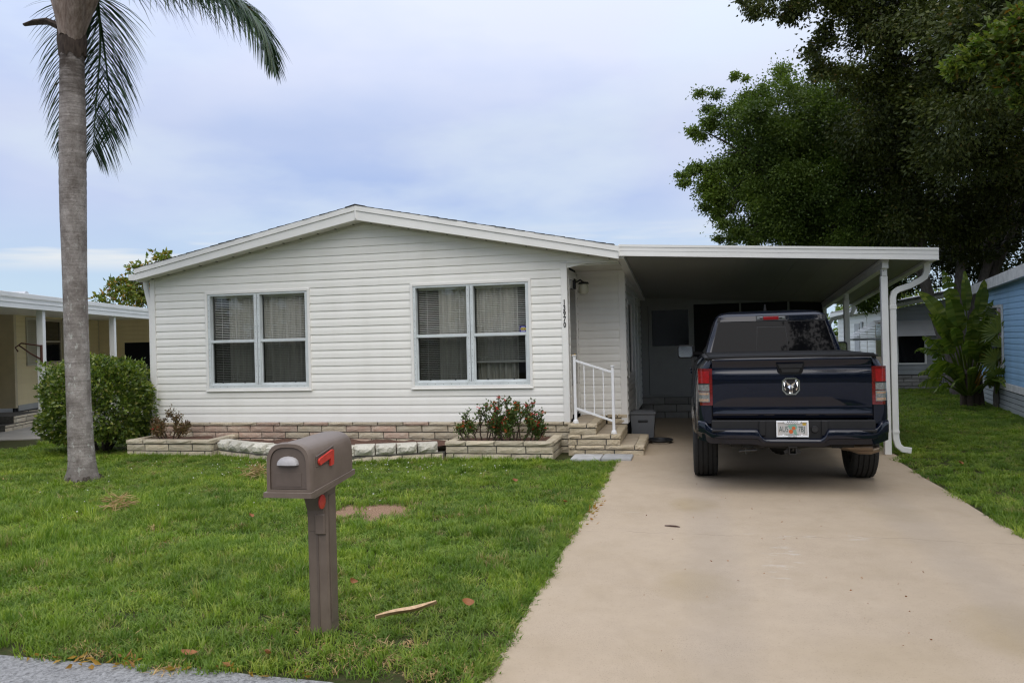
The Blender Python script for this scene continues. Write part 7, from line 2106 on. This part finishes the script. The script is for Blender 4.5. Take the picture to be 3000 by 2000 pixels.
for x, y, z in ((5.72, 18.5, 1.0), (5.85, 18.55, 0.8), (5.62, 18.55, 0.7), (5.95, 18.6, 0.6)):
    m.tube([(x + 0.03, y + 0.08, 0), (x, y + 0.04, z * 0.5), (x, y, z)], [0.085, 0.075, 0.05], 8)
m.build('stems', stem_mat, bp_, smooth=60)
# fan palm beside it
fp = thing('fan_palm', 'small fan-leaved palm spreading in front of the blue house window', 'palm', (6.12, 18.2, 0))
def fan(base, c, axis, rad, seed, n=16):
    r_ = random.Random(seed)
    m = MB()
    b, c, ax_ = Vector(base), Vector(c), Vector(axis).normalized()
    m.tube([b, b.lerp(c, 0.5) + Vector((0, 0, 0.05)), c], [0.012, 0.01, 0.008], 5)
    side = ax_.cross(Vector((-0.35, -1, 0.1))).normalized()
    nr = side.cross(ax_).normalized()
    for k in range(n):
        a = R(-105 + 210 * k / (n - 1))
        d = ax_ * math.cos(a) + side * math.sin(a)
        q = d.cross(nr)
        L = rad * r_.uniform(0.85, 1.08)
        w = rad * 0.17
        m.add([c, c + d * L * 0.55 + q * w * 0.5 + nr * 0.012, c + d * L + Vector((0, 0, -0.10 * rad)), c + d * L * 0.55 - q * w * 0.5 + nr * 0.012, c + d * L * 0.55], [(0, 1, 4), (1, 2, 4), (2, 3, 4), (3, 0, 4)])
    m.build('fan_leaf', bird_leaf, fp, fix=False)
for k, (c, a, r_) in enumerate((((6.18, 17.7, 1.72), (0.3, 0, 0.9), 0.42), ((6.30, 17.6, 1.60), (0.9, 0, -0.1), 0.40), ((6.0, 17.7, 1.55), (-0.4, 0, 0.8), 0.36), ((6.25, 17.6, 1.22), (0.9, 0, -0.4), 0.42), ((6.10, 17.7, 1.25), (0.3, -0.2, 0.5), 0.34), ((6.0, 17.8, 1.0), (-0.6, 0, 0.4), 0.34), ((6.2, 17.7, 0.85), (0.7, 0, -0.2), 0.32), ((5.95, 17.7, 0.7), (-0.3, -0.3, 0.4), 0.3))):
    fan((6.08, 18.1, 0.3), c, a, r_, k)
MB().tube([(6.12, 18.2, 0), (6.1, 18.15, 0.3), (6.08, 18.1, 0.5)], [0.07, 0.06, 0.03], 8).build('stem', bark_grey, fp, smooth=60)

# ------------------------------------------------------------------ crown-of-thorns bushes in the planters
def thorn_bush(label, base, stems, seed, leafiness, flowers, mat, group=None, lsize=0.042):
    r_ = random.Random(seed)
    rng = np.random.default_rng(seed)
    t_ = thing('thorny_bush', label, 'bush', base, group)
    m = MB()
    LP, LD, tips = [], [], []
    def grow(p, d, L, r0, lev):
        pts_ = [p.copy()]
        c = p.copy()
        dd = d.copy()
        for i in range(4):
            dd = (dd + Vector((r_.uniform(-0.34, 0.34), r_.uniform(-0.30, 0.26), r_.uniform(-0.04, 0.24)))).normalized()
            c = c + dd * (L / 4)
            pts_.append(c.copy())
        m.tube(pts_, [r0, r0 * 0.93, r0 * 0.86, r0 * 0.8, r0 * 0.72], 6)
        for q in pts_:
            for _ in range(3):
                a = r_.uniform(0, 6.28)
                tv = Vector((math.cos(a), math.sin(a), r_.uniform(-0.3, 0.5))) * r0 * 2.2
                b_ = q + tv * 0.3
                m.add([b_ + Vector((0, 0, 0.003)), b_ - Vector((0, 0, 0.003)), b_ + tv], [(0, 1, 2)])
        for i in range(1, 5):
            k = int(leafiness * (4 if i < 3 else 9 if i == 3 else 14) * (0.6 if lev == 0 and i < 3 else 1))
            for _ in range(k):
                LP.append(pts_[i] + Vector((r_.gauss(0, 0.022), r_.gauss(0, 0.022), r_.gauss(0, 0.030))))
                LD.append(dd * 0.5 + Vector((r_.gauss(0, 0.6), r_.gauss(0, 0.6), r_.uniform(-0.1, 0.7))))
        if lev < 2:
            for _ in range(r_.choice((2, 3, 3)) if lev == 0 else r_.choice((0, 1, 2))):
                k = r_.choice((2, 3, 3))
                grow(pts_[k], (dd * 0.6 + Vector((r_.uniform(-1.1, 1.1), r_.uniform(-0.8, 0.6), r_.uniform(0.0, 0.6)))).normalized(), L * r_.uniform(0.35, 0.65), r0 * 0.75, lev + 1)
        tips.append((c, dd))
    for (dx, dy, L, lx) in stems:
        p = Vector((base[0] + dx, base[1] + dy, base[2]))
        grow(p, Vector((lx, r_.uniform(-0.25, 0.1), 1)).normalized(), L, 0.0105, 0)
    m.build('stems', stem_mat, t_, fix=False)
    P, D = np.array([tuple(v) for v in LP]), np.array([tuple(v) for v in LD])
    V, F = leaf_geo(P, D, lsize * rng.uniform(0.6, 1.25, len(P)), lsize * 0.55 * rng.uniform(0.8, 1.2, len(P)), rng, 0.12)
    link('leaves', npmesh('leaves', V, F, mat), t_)
    if flowers:
        r_.shuffle(tips)
        for c, dd in tips[:flowers]:
            f = MB()
            k = r_.randrange(2, 5)
            st = c + Vector((r_.uniform(-0.03, 0.03), -0.02, r_.uniform(0.01, 0.05)))
            f.tube([c, st], 0.002, 4)
            for _ in range(k):
                q = st + Vector((r_.gauss(0, 0.011), r_.gauss(0, 0.010), r_.gauss(0, 0.009)))
                for s_ in (-1, 1):
                    f.add([q, q + Vector((0.006, -0.004, 0.009)) * 1.0 + Vector((s_ * 0.006, 0, 0)), q + Vector((s_ * 0.016, -0.006, 0.004)), q + Vector((s_ * 0.008, -0.003, -0.007))], [(0, 1, 2, 3)])
            f.build('flower', flower_red if r_.random() < 0.7 else flower_orange, t_, fix=False)
    return t_
thorn_bush('bare-branched thorny bush with few red flowers in the right planter beside the curved border', (-2.88, 10.93, 0.21), [(-0.22, 0, 0.25, -0.95), (-0.15, 0.05, 0.35, -0.55), (-0.05, 0, 0.46, -0.12), (0.02, 0.05, 0.49, 0.10), (0.1, 0, 0.43, 0.35), (0.05, -0.1, 0.28, 0.2), (-0.1, -0.12, 0.24, -0.4), (0.18, 0.0, 0.39, 0.6), (-0.3, -0.05, 0.17, -0.8), (0.14, -0.12, 0.21, 0.15), (-0.2, -0.15, 0.18, -0.3)], 61, 0.65, 20, thorn_leaf, 'thorny bushes in the right planter')
thorn_bush('denser leafy thorny bush dotted with red flowers in the right planter beside the steps', (-2.44, 10.93, 0.21), [(-0.2, 0, 0.43, -0.25), (-0.1, 0.05, 0.42, 0.05), (0.0, 0, 0.45, 0.15), (0.1, 0.0, 0.42, 0.3), (0.2, 0, 0.35, 0.65), (0.28, 0.0, 0.25, 1.0), (0.0, -0.12, 0.29, 0.1), (-0.15, -0.14, 0.25, -0.1), (0.15, -0.15, 0.27, 0.3), (-0.02, -0.18, 0.21, 0.0), (0.26, -0.12, 0.20, 0.6), (-0.25, -0.1, 0.22, -0.3), (0.08, -0.05, 0.35, -0.1)], 62, 1.4, 54, thorn_leaf, 'thorny bushes in the right planter', 0.046)
thorn_bush('small scraggly half-dead bush in the left planter', (-8.02, 10.98, 0.21), [(-0.05, 0, 0.34, -0.25), (0.05, 0, 0.38, 0.12), (0.12, 0, 0.30, 0.5), (-0.12, 0, 0.26, -0.7), (0.02, -0.1, 0.24, 0.1), (0.16, -0.06, 0.2, 0.6), (-0.1, -0.08, 0.18, -0.2)], 63, 1.5, 2, dry_leafmat, None, 0.035)
for k in range(3):
    x, y = (-7.42, -7.36, -7.30)[k], 11.0
    pass

# ------------------------------------------------------------------ fallen things on the lawn and drive
bt_ = MB()
rows = []
for i in range(17):
    f = i / 16
    c = Vector((-1.80 + 0.30 * f + 0.012 * math.sin(f * 6), 4.235 + 0.25 * f + 0.022 * math.sin(f * 4.5 + 1), 0.075 + 0.028 * f + 0.004 * math.sin(f * 7)))
    w = 0.010 + 0.042 * math.sin(math.pi * min(1, f * 0.95 + 0.02)) ** 0.9 * (1.0 if f < 0.75 else 1.0 - 0.9 * (f - 0.75))
    s_ = Vector((0.5, -0.75, 0.15)).normalized()
    rows.append([c + s_ * w * q + Vector((0, 0, 0.020 * q * q + (0.004 if abs(q) < 0.3 else 0))) for q in (-1, -0.6, -0.2, 0.2, 0.6, 1)])
bt_.grid(rows)
bt_.grid([[p + Vector((0, 0, -0.007)) for p in r_] for r_ in rows])
bt_.build('palm_sheath', simple('tan_dry_sheath', (0.52, 0.36, 0.20), 0.6, var=0.35, vs=9, stretch=(6, 6, 6)), None, smooth=60, label='long tan curved dry palm sheath lying on the lawn right of the mailbox', cat='palm sheath')
brown_leaf = leaf_mat('fallen_brown_leaf', (0.16, 0.065, 0.03), (0.22, 0.09, 0.04), (0.26, 0.13, 0.06), 0.15, 0.6, 8.0)
def fallen(label, p, L, W, rz, curl, tilt=0.3, grp='fallen leaves on the lawn', cat='leaf', name='fallen_leaf', mat=None):
    m = MB()
    n = 8
    rows = []
    for i in range(n + 1):
        f = i / n
        w = W * math.sin(math.pi * (0.06 + 0.9 * f)) ** 0.8
        z = curl * (f - 0.5) ** 2 * L * 2
        rows.append([(L * (f - 0.5), w * 0.5 * q, z + abs(q) * w * 0.25) for q in (-1, -0.5, 0, 0.5, 1)])
    m.grid(rows)
    m.build(name, mat or brown_leaf, None, smooth=70, fix=False, loc=None) if False else link(name, m.mesh(name, mat or brown_leaf, 70, False), None, loc=p, rot=(tilt, tilt * 0.4, rz), scale=(0.7, 0.7, 0.7), label=label, cat=cat, group=grp)
fallen('round brown curled leaf on the grass between the palm sheath and the driveway', (-1.34, 4.56, 0.085), 0.105, 0.085, 0.5, 0.5, 0.5)
fallen('narrow upright brown leaf on the grass just right of the mailbox post', (-2.24, 4.90, 0.08), 0.10, 0.05, 1.1, 0.8, 1.2)
fallen('dark brown leaf near the driveway edge halfway up the lawn', (-1.22, 7.55, 0.08), 0.09, 0.06, 2.0, 0.6)
fallen('yellow-brown leaf in the grass in front of the right planter', (-1.95, 8.6, 0.09), 0.10, 0.07, 0.7, 0.5, 0.6)
fallen('reddish leaf lying on the street edge below the lawn', (-2.62, 3.70, 0.04), 0.12, 0.06, 0.2, 0.4)
fallen('brown leaf on the lawn left of the mailbox', (-4.0, 6.6, 0.09), 0.09, 0.07, 1.4, 0.6, 0.7)
fallen('brown leaf at the lawn edge below the mailbox', (-2.18, 3.72, 0.06), 0.09, 0.06, 2.2, 0.6, 0.5)
fallen('small green leaf lying on the asphalt at bottom left', (-2.92, 3.12, 0.02), 0.055, 0.04, 0.4, 0.2, 0.15, 'leaves on paving', mat=near_leaf)
fallen('orange-brown leaf on the shaded lawn right of the carport post', (3.03, 10.2, 0.08), 0.13, 0.09, 0.9, 0.5, 0.6)
MB().tube([(-0.26, 6.96, 0.02), (-0.21, 6.94, 0.024), (-0.17, 6.937, 0.022), (-0.13, 6.925, 0.02)], [0.004, 0.007, 0.0075, 0.003], 6).build('fallen_pod', simple('dark_brown_pod', (0.055, 0.022, 0.014), 0.6), None, smooth=60, label='dark brown seed pod lying on the driveway', cat='pod')
def litter(label, c, n, sx, sy, seed, grp):
    rng_ = np.random.default_rng(seed)
    P = np.stack([c[0] + rng_.normal(size=n) * sx, c[1] + rng_.normal(size=n) * sy, c[2] + np.abs(rng_.normal(size=n)) * 0.012], 1)
    D = np.stack([rng_.normal(size=n), rng_.normal(size=n), np.abs(rng_.normal(size=n)) * 0.25], 1)
    V, F = leaf_geo(P, D, (0.06 if sx < 0.5 else 0.018) * rng_.uniform(0.5, 1.3, n), (0.02 if sx < 0.5 else 0.009) * rng_.uniform(0.6, 1.4, n), rng_)
    link('leaf_litter', npmesh('leaf_litter', V, F, bird_dead if sx < 0.5 else brown_leaf), None, label=label, cat='leaf litter', group=grp, kind='stuff')
litter('scattered dry leaf bits along the driveway edge', (-0.93, 7.5, 0.02), 26, 0.07, 0.45, 71, None)
litter('brown leaf crumbs along the asphalt edge of the lawn', (-2.8, 3.58, 0.012), 60, 0.45, 0.03, 76, None)
litter('tiny dark leaf crumbs scattered over the driveway', (0.7, 6.0, 0.016), 60, 0.8, 1.4, 75, None)
# tufts of straw: dried clippings
def straw(label, c, n, r, h, seed):
    rng_ = np.random.default_rng(seed)
    a = rng_.uniform(0, 6.28, n)
    rad = r * np.sqrt(rng_.random(n))
    P = np.stack([c[0] + rad * np.cos(a), c[1] + rad * np.sin(a), c[2] + rng_.uniform(0.03, h, n)], 1)
    D = np.stack([rng_.normal(size=n), rng_.normal(size=n), rng_.normal(size=n) * 0.45], 1)
    V, F = leaf_geo(P, D, rng_.uniform(0.07, 0.18, n), rng_.uniform(0.006, 0.014, n), rng_)
    link('dry_clump', npmesh('dry_clump', V, F, drygrass_mat), None, label=label, cat='dry clump', group='dried clumps on the lawn')
straw('dried tan palm-flower clump on the lawn right of the palm', (-5.67, 6.92, 0.04), 100, 0.11, 0.13, 72)
straw('pale dry leaf clump on the lawn behind the mailbox', (-5.28, 8.85, 0.03), 150, 0.16, 0.14, 73)

# ------------------------------------------------------------------ grass: blades in tufts, strewn over the lawns
def tuft(name, seed, n, rad, h, w, lean, mat):
    r_ = np.random.default_rng(seed)
    V, F = [], []
    for i in range(n):
        a, q = r_.uniform(0, 6.283), rad * math.sqrt(r_.random())
        b = np.array([q * math.cos(a), q * math.sin(a), 0.0])
        hh, ww = h * r_.uniform(0.45, 1.15), w * r_.uniform(0.7, 1.2)
        da = r_.uniform(0, 6.283)
        d = np.array([math.cos(da), math.sin(da), 0]) * lean * r_.uniform(0.3, 1.2)
        s_ = np.array([-math.sin(da), math.cos(da), 0]) * ww * 0.5
        p1 = b + d * hh * 0.35 + np.array([0, 0, hh * 0.55])
        p2 = b + d * hh * 1.0 + np.array([0, 0, hh * (0.95 if lean < 0.8 else 0.75)])
        o = len(V)
        V += [b - s_ * 0.8, b + s_ * 0.8, p1 + s_, p1 - s_, p2]
        F += [(o, o + 1, o + 2, o + 3), (o + 3, o + 2, o + 4)]
    me = bpy.data.meshes.new(name)
    me.from_pydata([tuple(v) for v in V], [], F)
    me.materials.append(mat)
    return me
def tuft_coll(name, metas):
    c = bpy.data.collections.new(name)
    for k, me in enumerate(metas):
        c.objects.link(bpy.data.objects.new('%s_%02d' % (name, k), me))
    return c
COLL = tuft_coll('grass_tufts', [tuft('grass_tuft', k, 26, 0.060, 0.062 + 0.004 * (k % 3), 0.0058, 0.75 + 0.12 * (k % 4), grass_mat) for k in range(6)] + [tuft('grass_tuft', 50 + k, 20, 0.045, 0.135, 0.0065, 0.75, grass_mat) for k in range(2)] + [tuft('grass_tuft', 60 + k, 20, 0.07, 0.04, 0.006, 1.5, drygrass_mat) for k in range(2)])
def scatter_tree(coll):
    ng = bpy.data.node_groups.new('strew', 'GeometryNodeTree')
    ng.interface.new_socket('Geometry', in_out='INPUT', socket_type='NodeSocketGeometry')
    ng.interface.new_socket('Geometry', in_out='OUTPUT', socket_type='NodeSocketGeometry')
    N, L = ng.nodes, ng.links
    gi, go = N.new('NodeGroupInput'), N.new('NodeGroupOutput')
    ci = N.new('GeometryNodeCollectionInfo')
    ci.inputs['Collection'].default_value = coll
    ci.inputs['Separate Children'].default_value = True
    ci.inputs['Reset Children'].default_value = True
    ip = N.new('GeometryNodeInstanceOnPoints')
    ip.inputs['Pick Instance'].default_value = True
    def attr(nm, ty):
        n = N.new('GeometryNodeInputNamedAttribute')
        n.data_type = ty
        n.inputs['Name'].default_value = nm
        return n.outputs[0]
    L.new(gi.outputs[0], ip.inputs['Points'])
    L.new(ci.outputs[0], ip.inputs['Instance'])
    L.new(attr('pick', 'INT'), ip.inputs['Instance Index'])
    er = N.new('FunctionNodeEulerToRotation')
    L.new(attr('turn', 'FLOAT_VECTOR'), er.inputs[0])
    L.new(er.outputs[0], ip.inputs['Rotation'])
    L.new(attr('size', 'FLOAT_VECTOR'), ip.inputs['Scale'])
    L.new(ip.outputs[0], go.inputs[0])
    return ng
STREW = scatter_tree(COLL)
def strew(name, P, turn, size, pick, label):
    me = bpy.data.meshes.new(name)
    me.vertices.add(len(P))
    me.vertices.foreach_set('co', np.asarray(P, dtype=np.float32).ravel())
    for nm, ty, arr in (('turn', 'FLOAT_VECTOR', turn), ('size', 'FLOAT_VECTOR', size)):
        a = me.attributes.new(nm, ty, 'POINT')
        a.data.foreach_set('vector', np.asarray(arr, dtype=np.float32).ravel())
    a = me.attributes.new('pick', 'INT', 'POINT')
    a.data.foreach_set('value', np.asarray(pick, dtype=np.int32))
    me.update()
    o = link(name, me, None, kind='stuff', label=label, cat='grass')
    md = o.modifiers.new('strew', 'NODES')
    md.node_group = STREW
    return o
rng = np.random.default_rng(99)
def fbm(x, y, s, seed):
    r_ = np.random.default_rng(seed)
    v = np.zeros_like(x)
    for o in range(4):
        a, p, q = r_.uniform(0, 6.28, 3)
        k = s * 2 ** o
        v += (np.sin(k * (x * math.cos(a) + y * math.sin(a)) + p) * np.sin(k * (y * math.cos(a + 1) - x * math.sin(a + 1)) + q)) / 1.6 ** o
    return v / 2.2
border_x = [p[0] for p in BPTS]
border_y = [p[1] for p in BPTS]
def make_lawn(name, label, x0, x1, y0, y1, dens, keep):
    n = int((x1 - x0) * (y1 - y0) * dens(0.5 * (x0 + x1), 0.5 * (y0 + y1)))
    x, y = rng.uniform(x0, x1, n), rng.uniform(y0, y1, n)
    k = keep(x, y)
    return x[k], y[k]
def front_keep(x, y):
    k = np.ones(len(x), bool)
    k &= ~((x > DX0 + 0.015 * np.sin(y * 5) - 0.01) & (x < DX1 + 0.03))
    k &= y > 3.60 + 0.03 * np.sin(x * 3.1) + 0.03 * np.sin(x * 7.7)
    front = np.where((x > -8.55) & (x < -7.02), 10.56, np.where((x > -3.42) & (x < -1.84), 10.52, np.where((x >= -7.02) & (x <= -3.42), np.interp(x, border_x, border_y) - 0.06, 11.30)))
    front = np.where((x >= -1.84) & (x < DX0 + 0.2), 10.52, front)
    k &= ~((x > -8.7) & (y > front))
    k &= ~((x < -8.7) & (y > 22.0))
    # tan house slab
    s_ = (x + 12.16) * 0.9455 + (y - 12.96) * 0.3256
    k &= ~((s_ < 0.45) & (y > 11.2) & (x < -9.6))
    d = ((x + 3.08) / 0.50) ** 2 + ((y - 7.27) / 0.43) ** 2 + 1.3 * fbm(x, y, 6.0, 3)
    k &= d > rng.uniform(0.35, 1.5, len(x))
    k &= np.hypot(x + 7.55, y - 8.6) > 0.21
    k &= ~((np.abs(x + 2.04) < 0.06) & (np.abs(y - 4.205) < 0.06))
    # frustum with a generous margin on both sides
    c, s2 = math.cos(YAW), math.sin(YAW)
    fw, rt_ = -s2 * x + c * y, c * x + s2 * y
    k &= np.abs(rt_) < fw * 0.66 + 3.5
    # worn thin patches towards the street
    thin = np.clip((4.7 - y) / 1.1, 0, 1) * (0.35 + 0.65 * (fbm(x, y, 3.0, 8) > -0.05)) * 0.62
    k &= rng.random(len(x)) > thin
    k &= (fbm(x, y, 4.2, 12) < 0.62) | (rng.random(len(x)) < 0.45)
    return k
XS_, YS_ = [], []
for (x0, x1, y0, y1, dn) in ((-9, -0.95, 3.4, 5.2, 460), (-10, -0.95, 5.2, 7.5, 330), (-14, -0.95, 7.5, 11.4, 230), (-16, -8.6, 11.4, 22, 90)):
    a, b = make_lawn('l', '', x0, x1, y0, y1, lambda u, v: dn, front_keep)
    XS_.append(a)
    YS_.append(b)
def lawn_obj(name, label, x, y):
    n = len(x)
    hgt = 1.0 + 0.55 * fbm(x, y, 1.9, 5) + 0.35 * fbm(x, y, 7.0, 6)
    dn_ = np.hypot(x, y)
    wide = 1.0 + np.clip((dn_ - 5.0) * 0.055, 0, 0.9)
    hgt *= np.where(y < 4.6, 0.72 + 0.28 * (y - 3.6), 1.0) * np.where(y > 7, np.maximum(0.60, 1 - (y - 7) * 0.11), 1.0)
    hgt = np.maximum(hgt, 0.30)
    pick = rng.integers(0, 6, n)
    tall = (rng.random(n) < 0.03) | ((rng.random(n) < 0.6) & (fbm(x, y, 2.3, 31) > 0.50))
    pick = np.where(tall, rng.integers(6, 8, n), pick)
    dry = (fbm(x, y, 2.6, 44) + 0.55 * np.clip((5.2 - y) / 1.6, 0, 1) + rng.normal(size=n) * 0.16) > 0.60
    pick = np.where(dry & ~tall & (rng.random(n) < 0.45), rng.integers(8, 10, n), pick)
    sz = hgt * rng.uniform(0.8, 1.25, n)
    size = np.stack([wide * rng.uniform(0.9, 1.2, n), wide * rng.uniform(0.9, 1.2, n), sz], 1)
    turn = np.stack([rng.normal(size=n) * 0.10, rng.normal(size=n) * 0.10, rng.uniform(0, 6.283, n)], 1)
    return strew(name, np.stack([x, y, np.full(n, 0.0)], 1), turn, size, pick, label)
lawn_obj('front_lawn_grass', 'green grass of the front lawn', np.concatenate(XS_), np.concatenate(YS_))
# long grass left standing against planters and border
ex, ey_ = [], []
for (xa, xb, fy, k) in ((-8.5, -7.05, 10.54, 110), (-7.0, -3.45, None, 240), (-3.37, -1.86, 10.50, 120)):
    x = rng.uniform(xa, xb, k)
    y = (np.interp(x, border_x, border_y) - 0.05 if fy is None else np.full(k, fy)) - np.abs(rng.normal(size=k)) * 0.05
    ex.append(x)
    ey_.append(y)
x = rng.uniform(DX0 - 0.05, DX0 + 0.015, 420)
yv = rng.uniform(3.3, 10.4, 420)
n = sum(map(len, ex))
X_, Y_ = np.concatenate(ex + [x]), np.concatenate(ey_ + [yv])
nn = len(X_)
strew('edge_grass', np.stack([X_, Y_, np.zeros(nn)], 1), np.stack([rng.normal(size=nn) * 0.15, np.concatenate([rng.normal(size=n) * 0.15, np.full(nn - n, 0.55) + rng.normal(size=nn - n) * 0.2]), rng.uniform(-0.6, 0.6, nn)], 1),
      np.stack([np.full(nn, 1.0)] * 2 + [np.concatenate([rng.uniform(0.25, 0.75, n), rng.uniform(0.5, 0.95, nn - n)])], 1), np.concatenate([rng.integers(6, 8, n), rng.integers(0, 6, nn - n)]), 'longer grass standing against planters and driveway edge')
def right_keep(x, y):
    k = x > DX1 + 0.02 + 0.02 * np.sin(y * 5)
    k &= ~((np.abs(x - PX) < 0.1) & (np.abs(y - 11.33) < 0.1))
    bx_ = 6.44 - 0.1465 * (19.9 - y)
    k &= ~((x > bx_ - 0.05) & (y < 20.0) & (y > 14.7))
    k &= ~((y > 23.95) & (x > 5.3))
    k &= y > 3.62
    c, s2 = math.cos(YAW), math.sin(YAW)
    fw, rt_ = -s2 * x + c * y, c * x + s2 * y
    k &= np.abs(rt_) < fw * 0.66 + 3.5
    k &= (fbm(x, y, 3.0, 13) < 0.5) | (rng.random(len(x)) < 0.35)
    return k
XS_, YS_ = [], []
for (x0, x1, y0, y1, dn) in ((2.4, 8.5, 3.6, 10, 220), (2.4, 8.0, 10, 16, 150), (2.4, 7.5, 16, 30, 80)):
    a, b = make_lawn('l', '', x0, x1, y0, y1, lambda u, v: dn, right_keep)
    XS_.append(a)
    YS_.append(b)
lawn_obj('side_lawn_grass', 'shaded grass on the right between driveway and blue house', np.concatenate(XS_), np.concatenate(YS_))
# tiny white weed flowers
wf = MB()
for k in range(170):
    if k < 110:
        x, y = rnd.uniform(-6.3, -2.2), 9.45 + rnd.gauss(0, 0.35)
    else:
        x, y = rnd.uniform(-8.2, -3.0), rnd.uniform(6.2, 10.2)
    if y > 9.98:
        continue
    z = rnd.uniform(0.07, 0.105)
    s_ = rnd.uniform(0.006, 0.011)
    for q in range(2):
        a = rnd.uniform(0, 3.14)
        wf.add([(x + s_ * math.cos(a), y + s_ * math.sin(a), z), (x, y, z + s_ * 0.7), (x - s_ * math.cos(a), y - s_ * math.sin(a), z), (x, y, z - s_ * 0.7)], [(0, 1, 2, 3)])
wf.build('lawn_flowers', flower_white, None, fix=False, kind='stuff', label='tiny white weed flowers dotted through the lawn', cat='flowers')
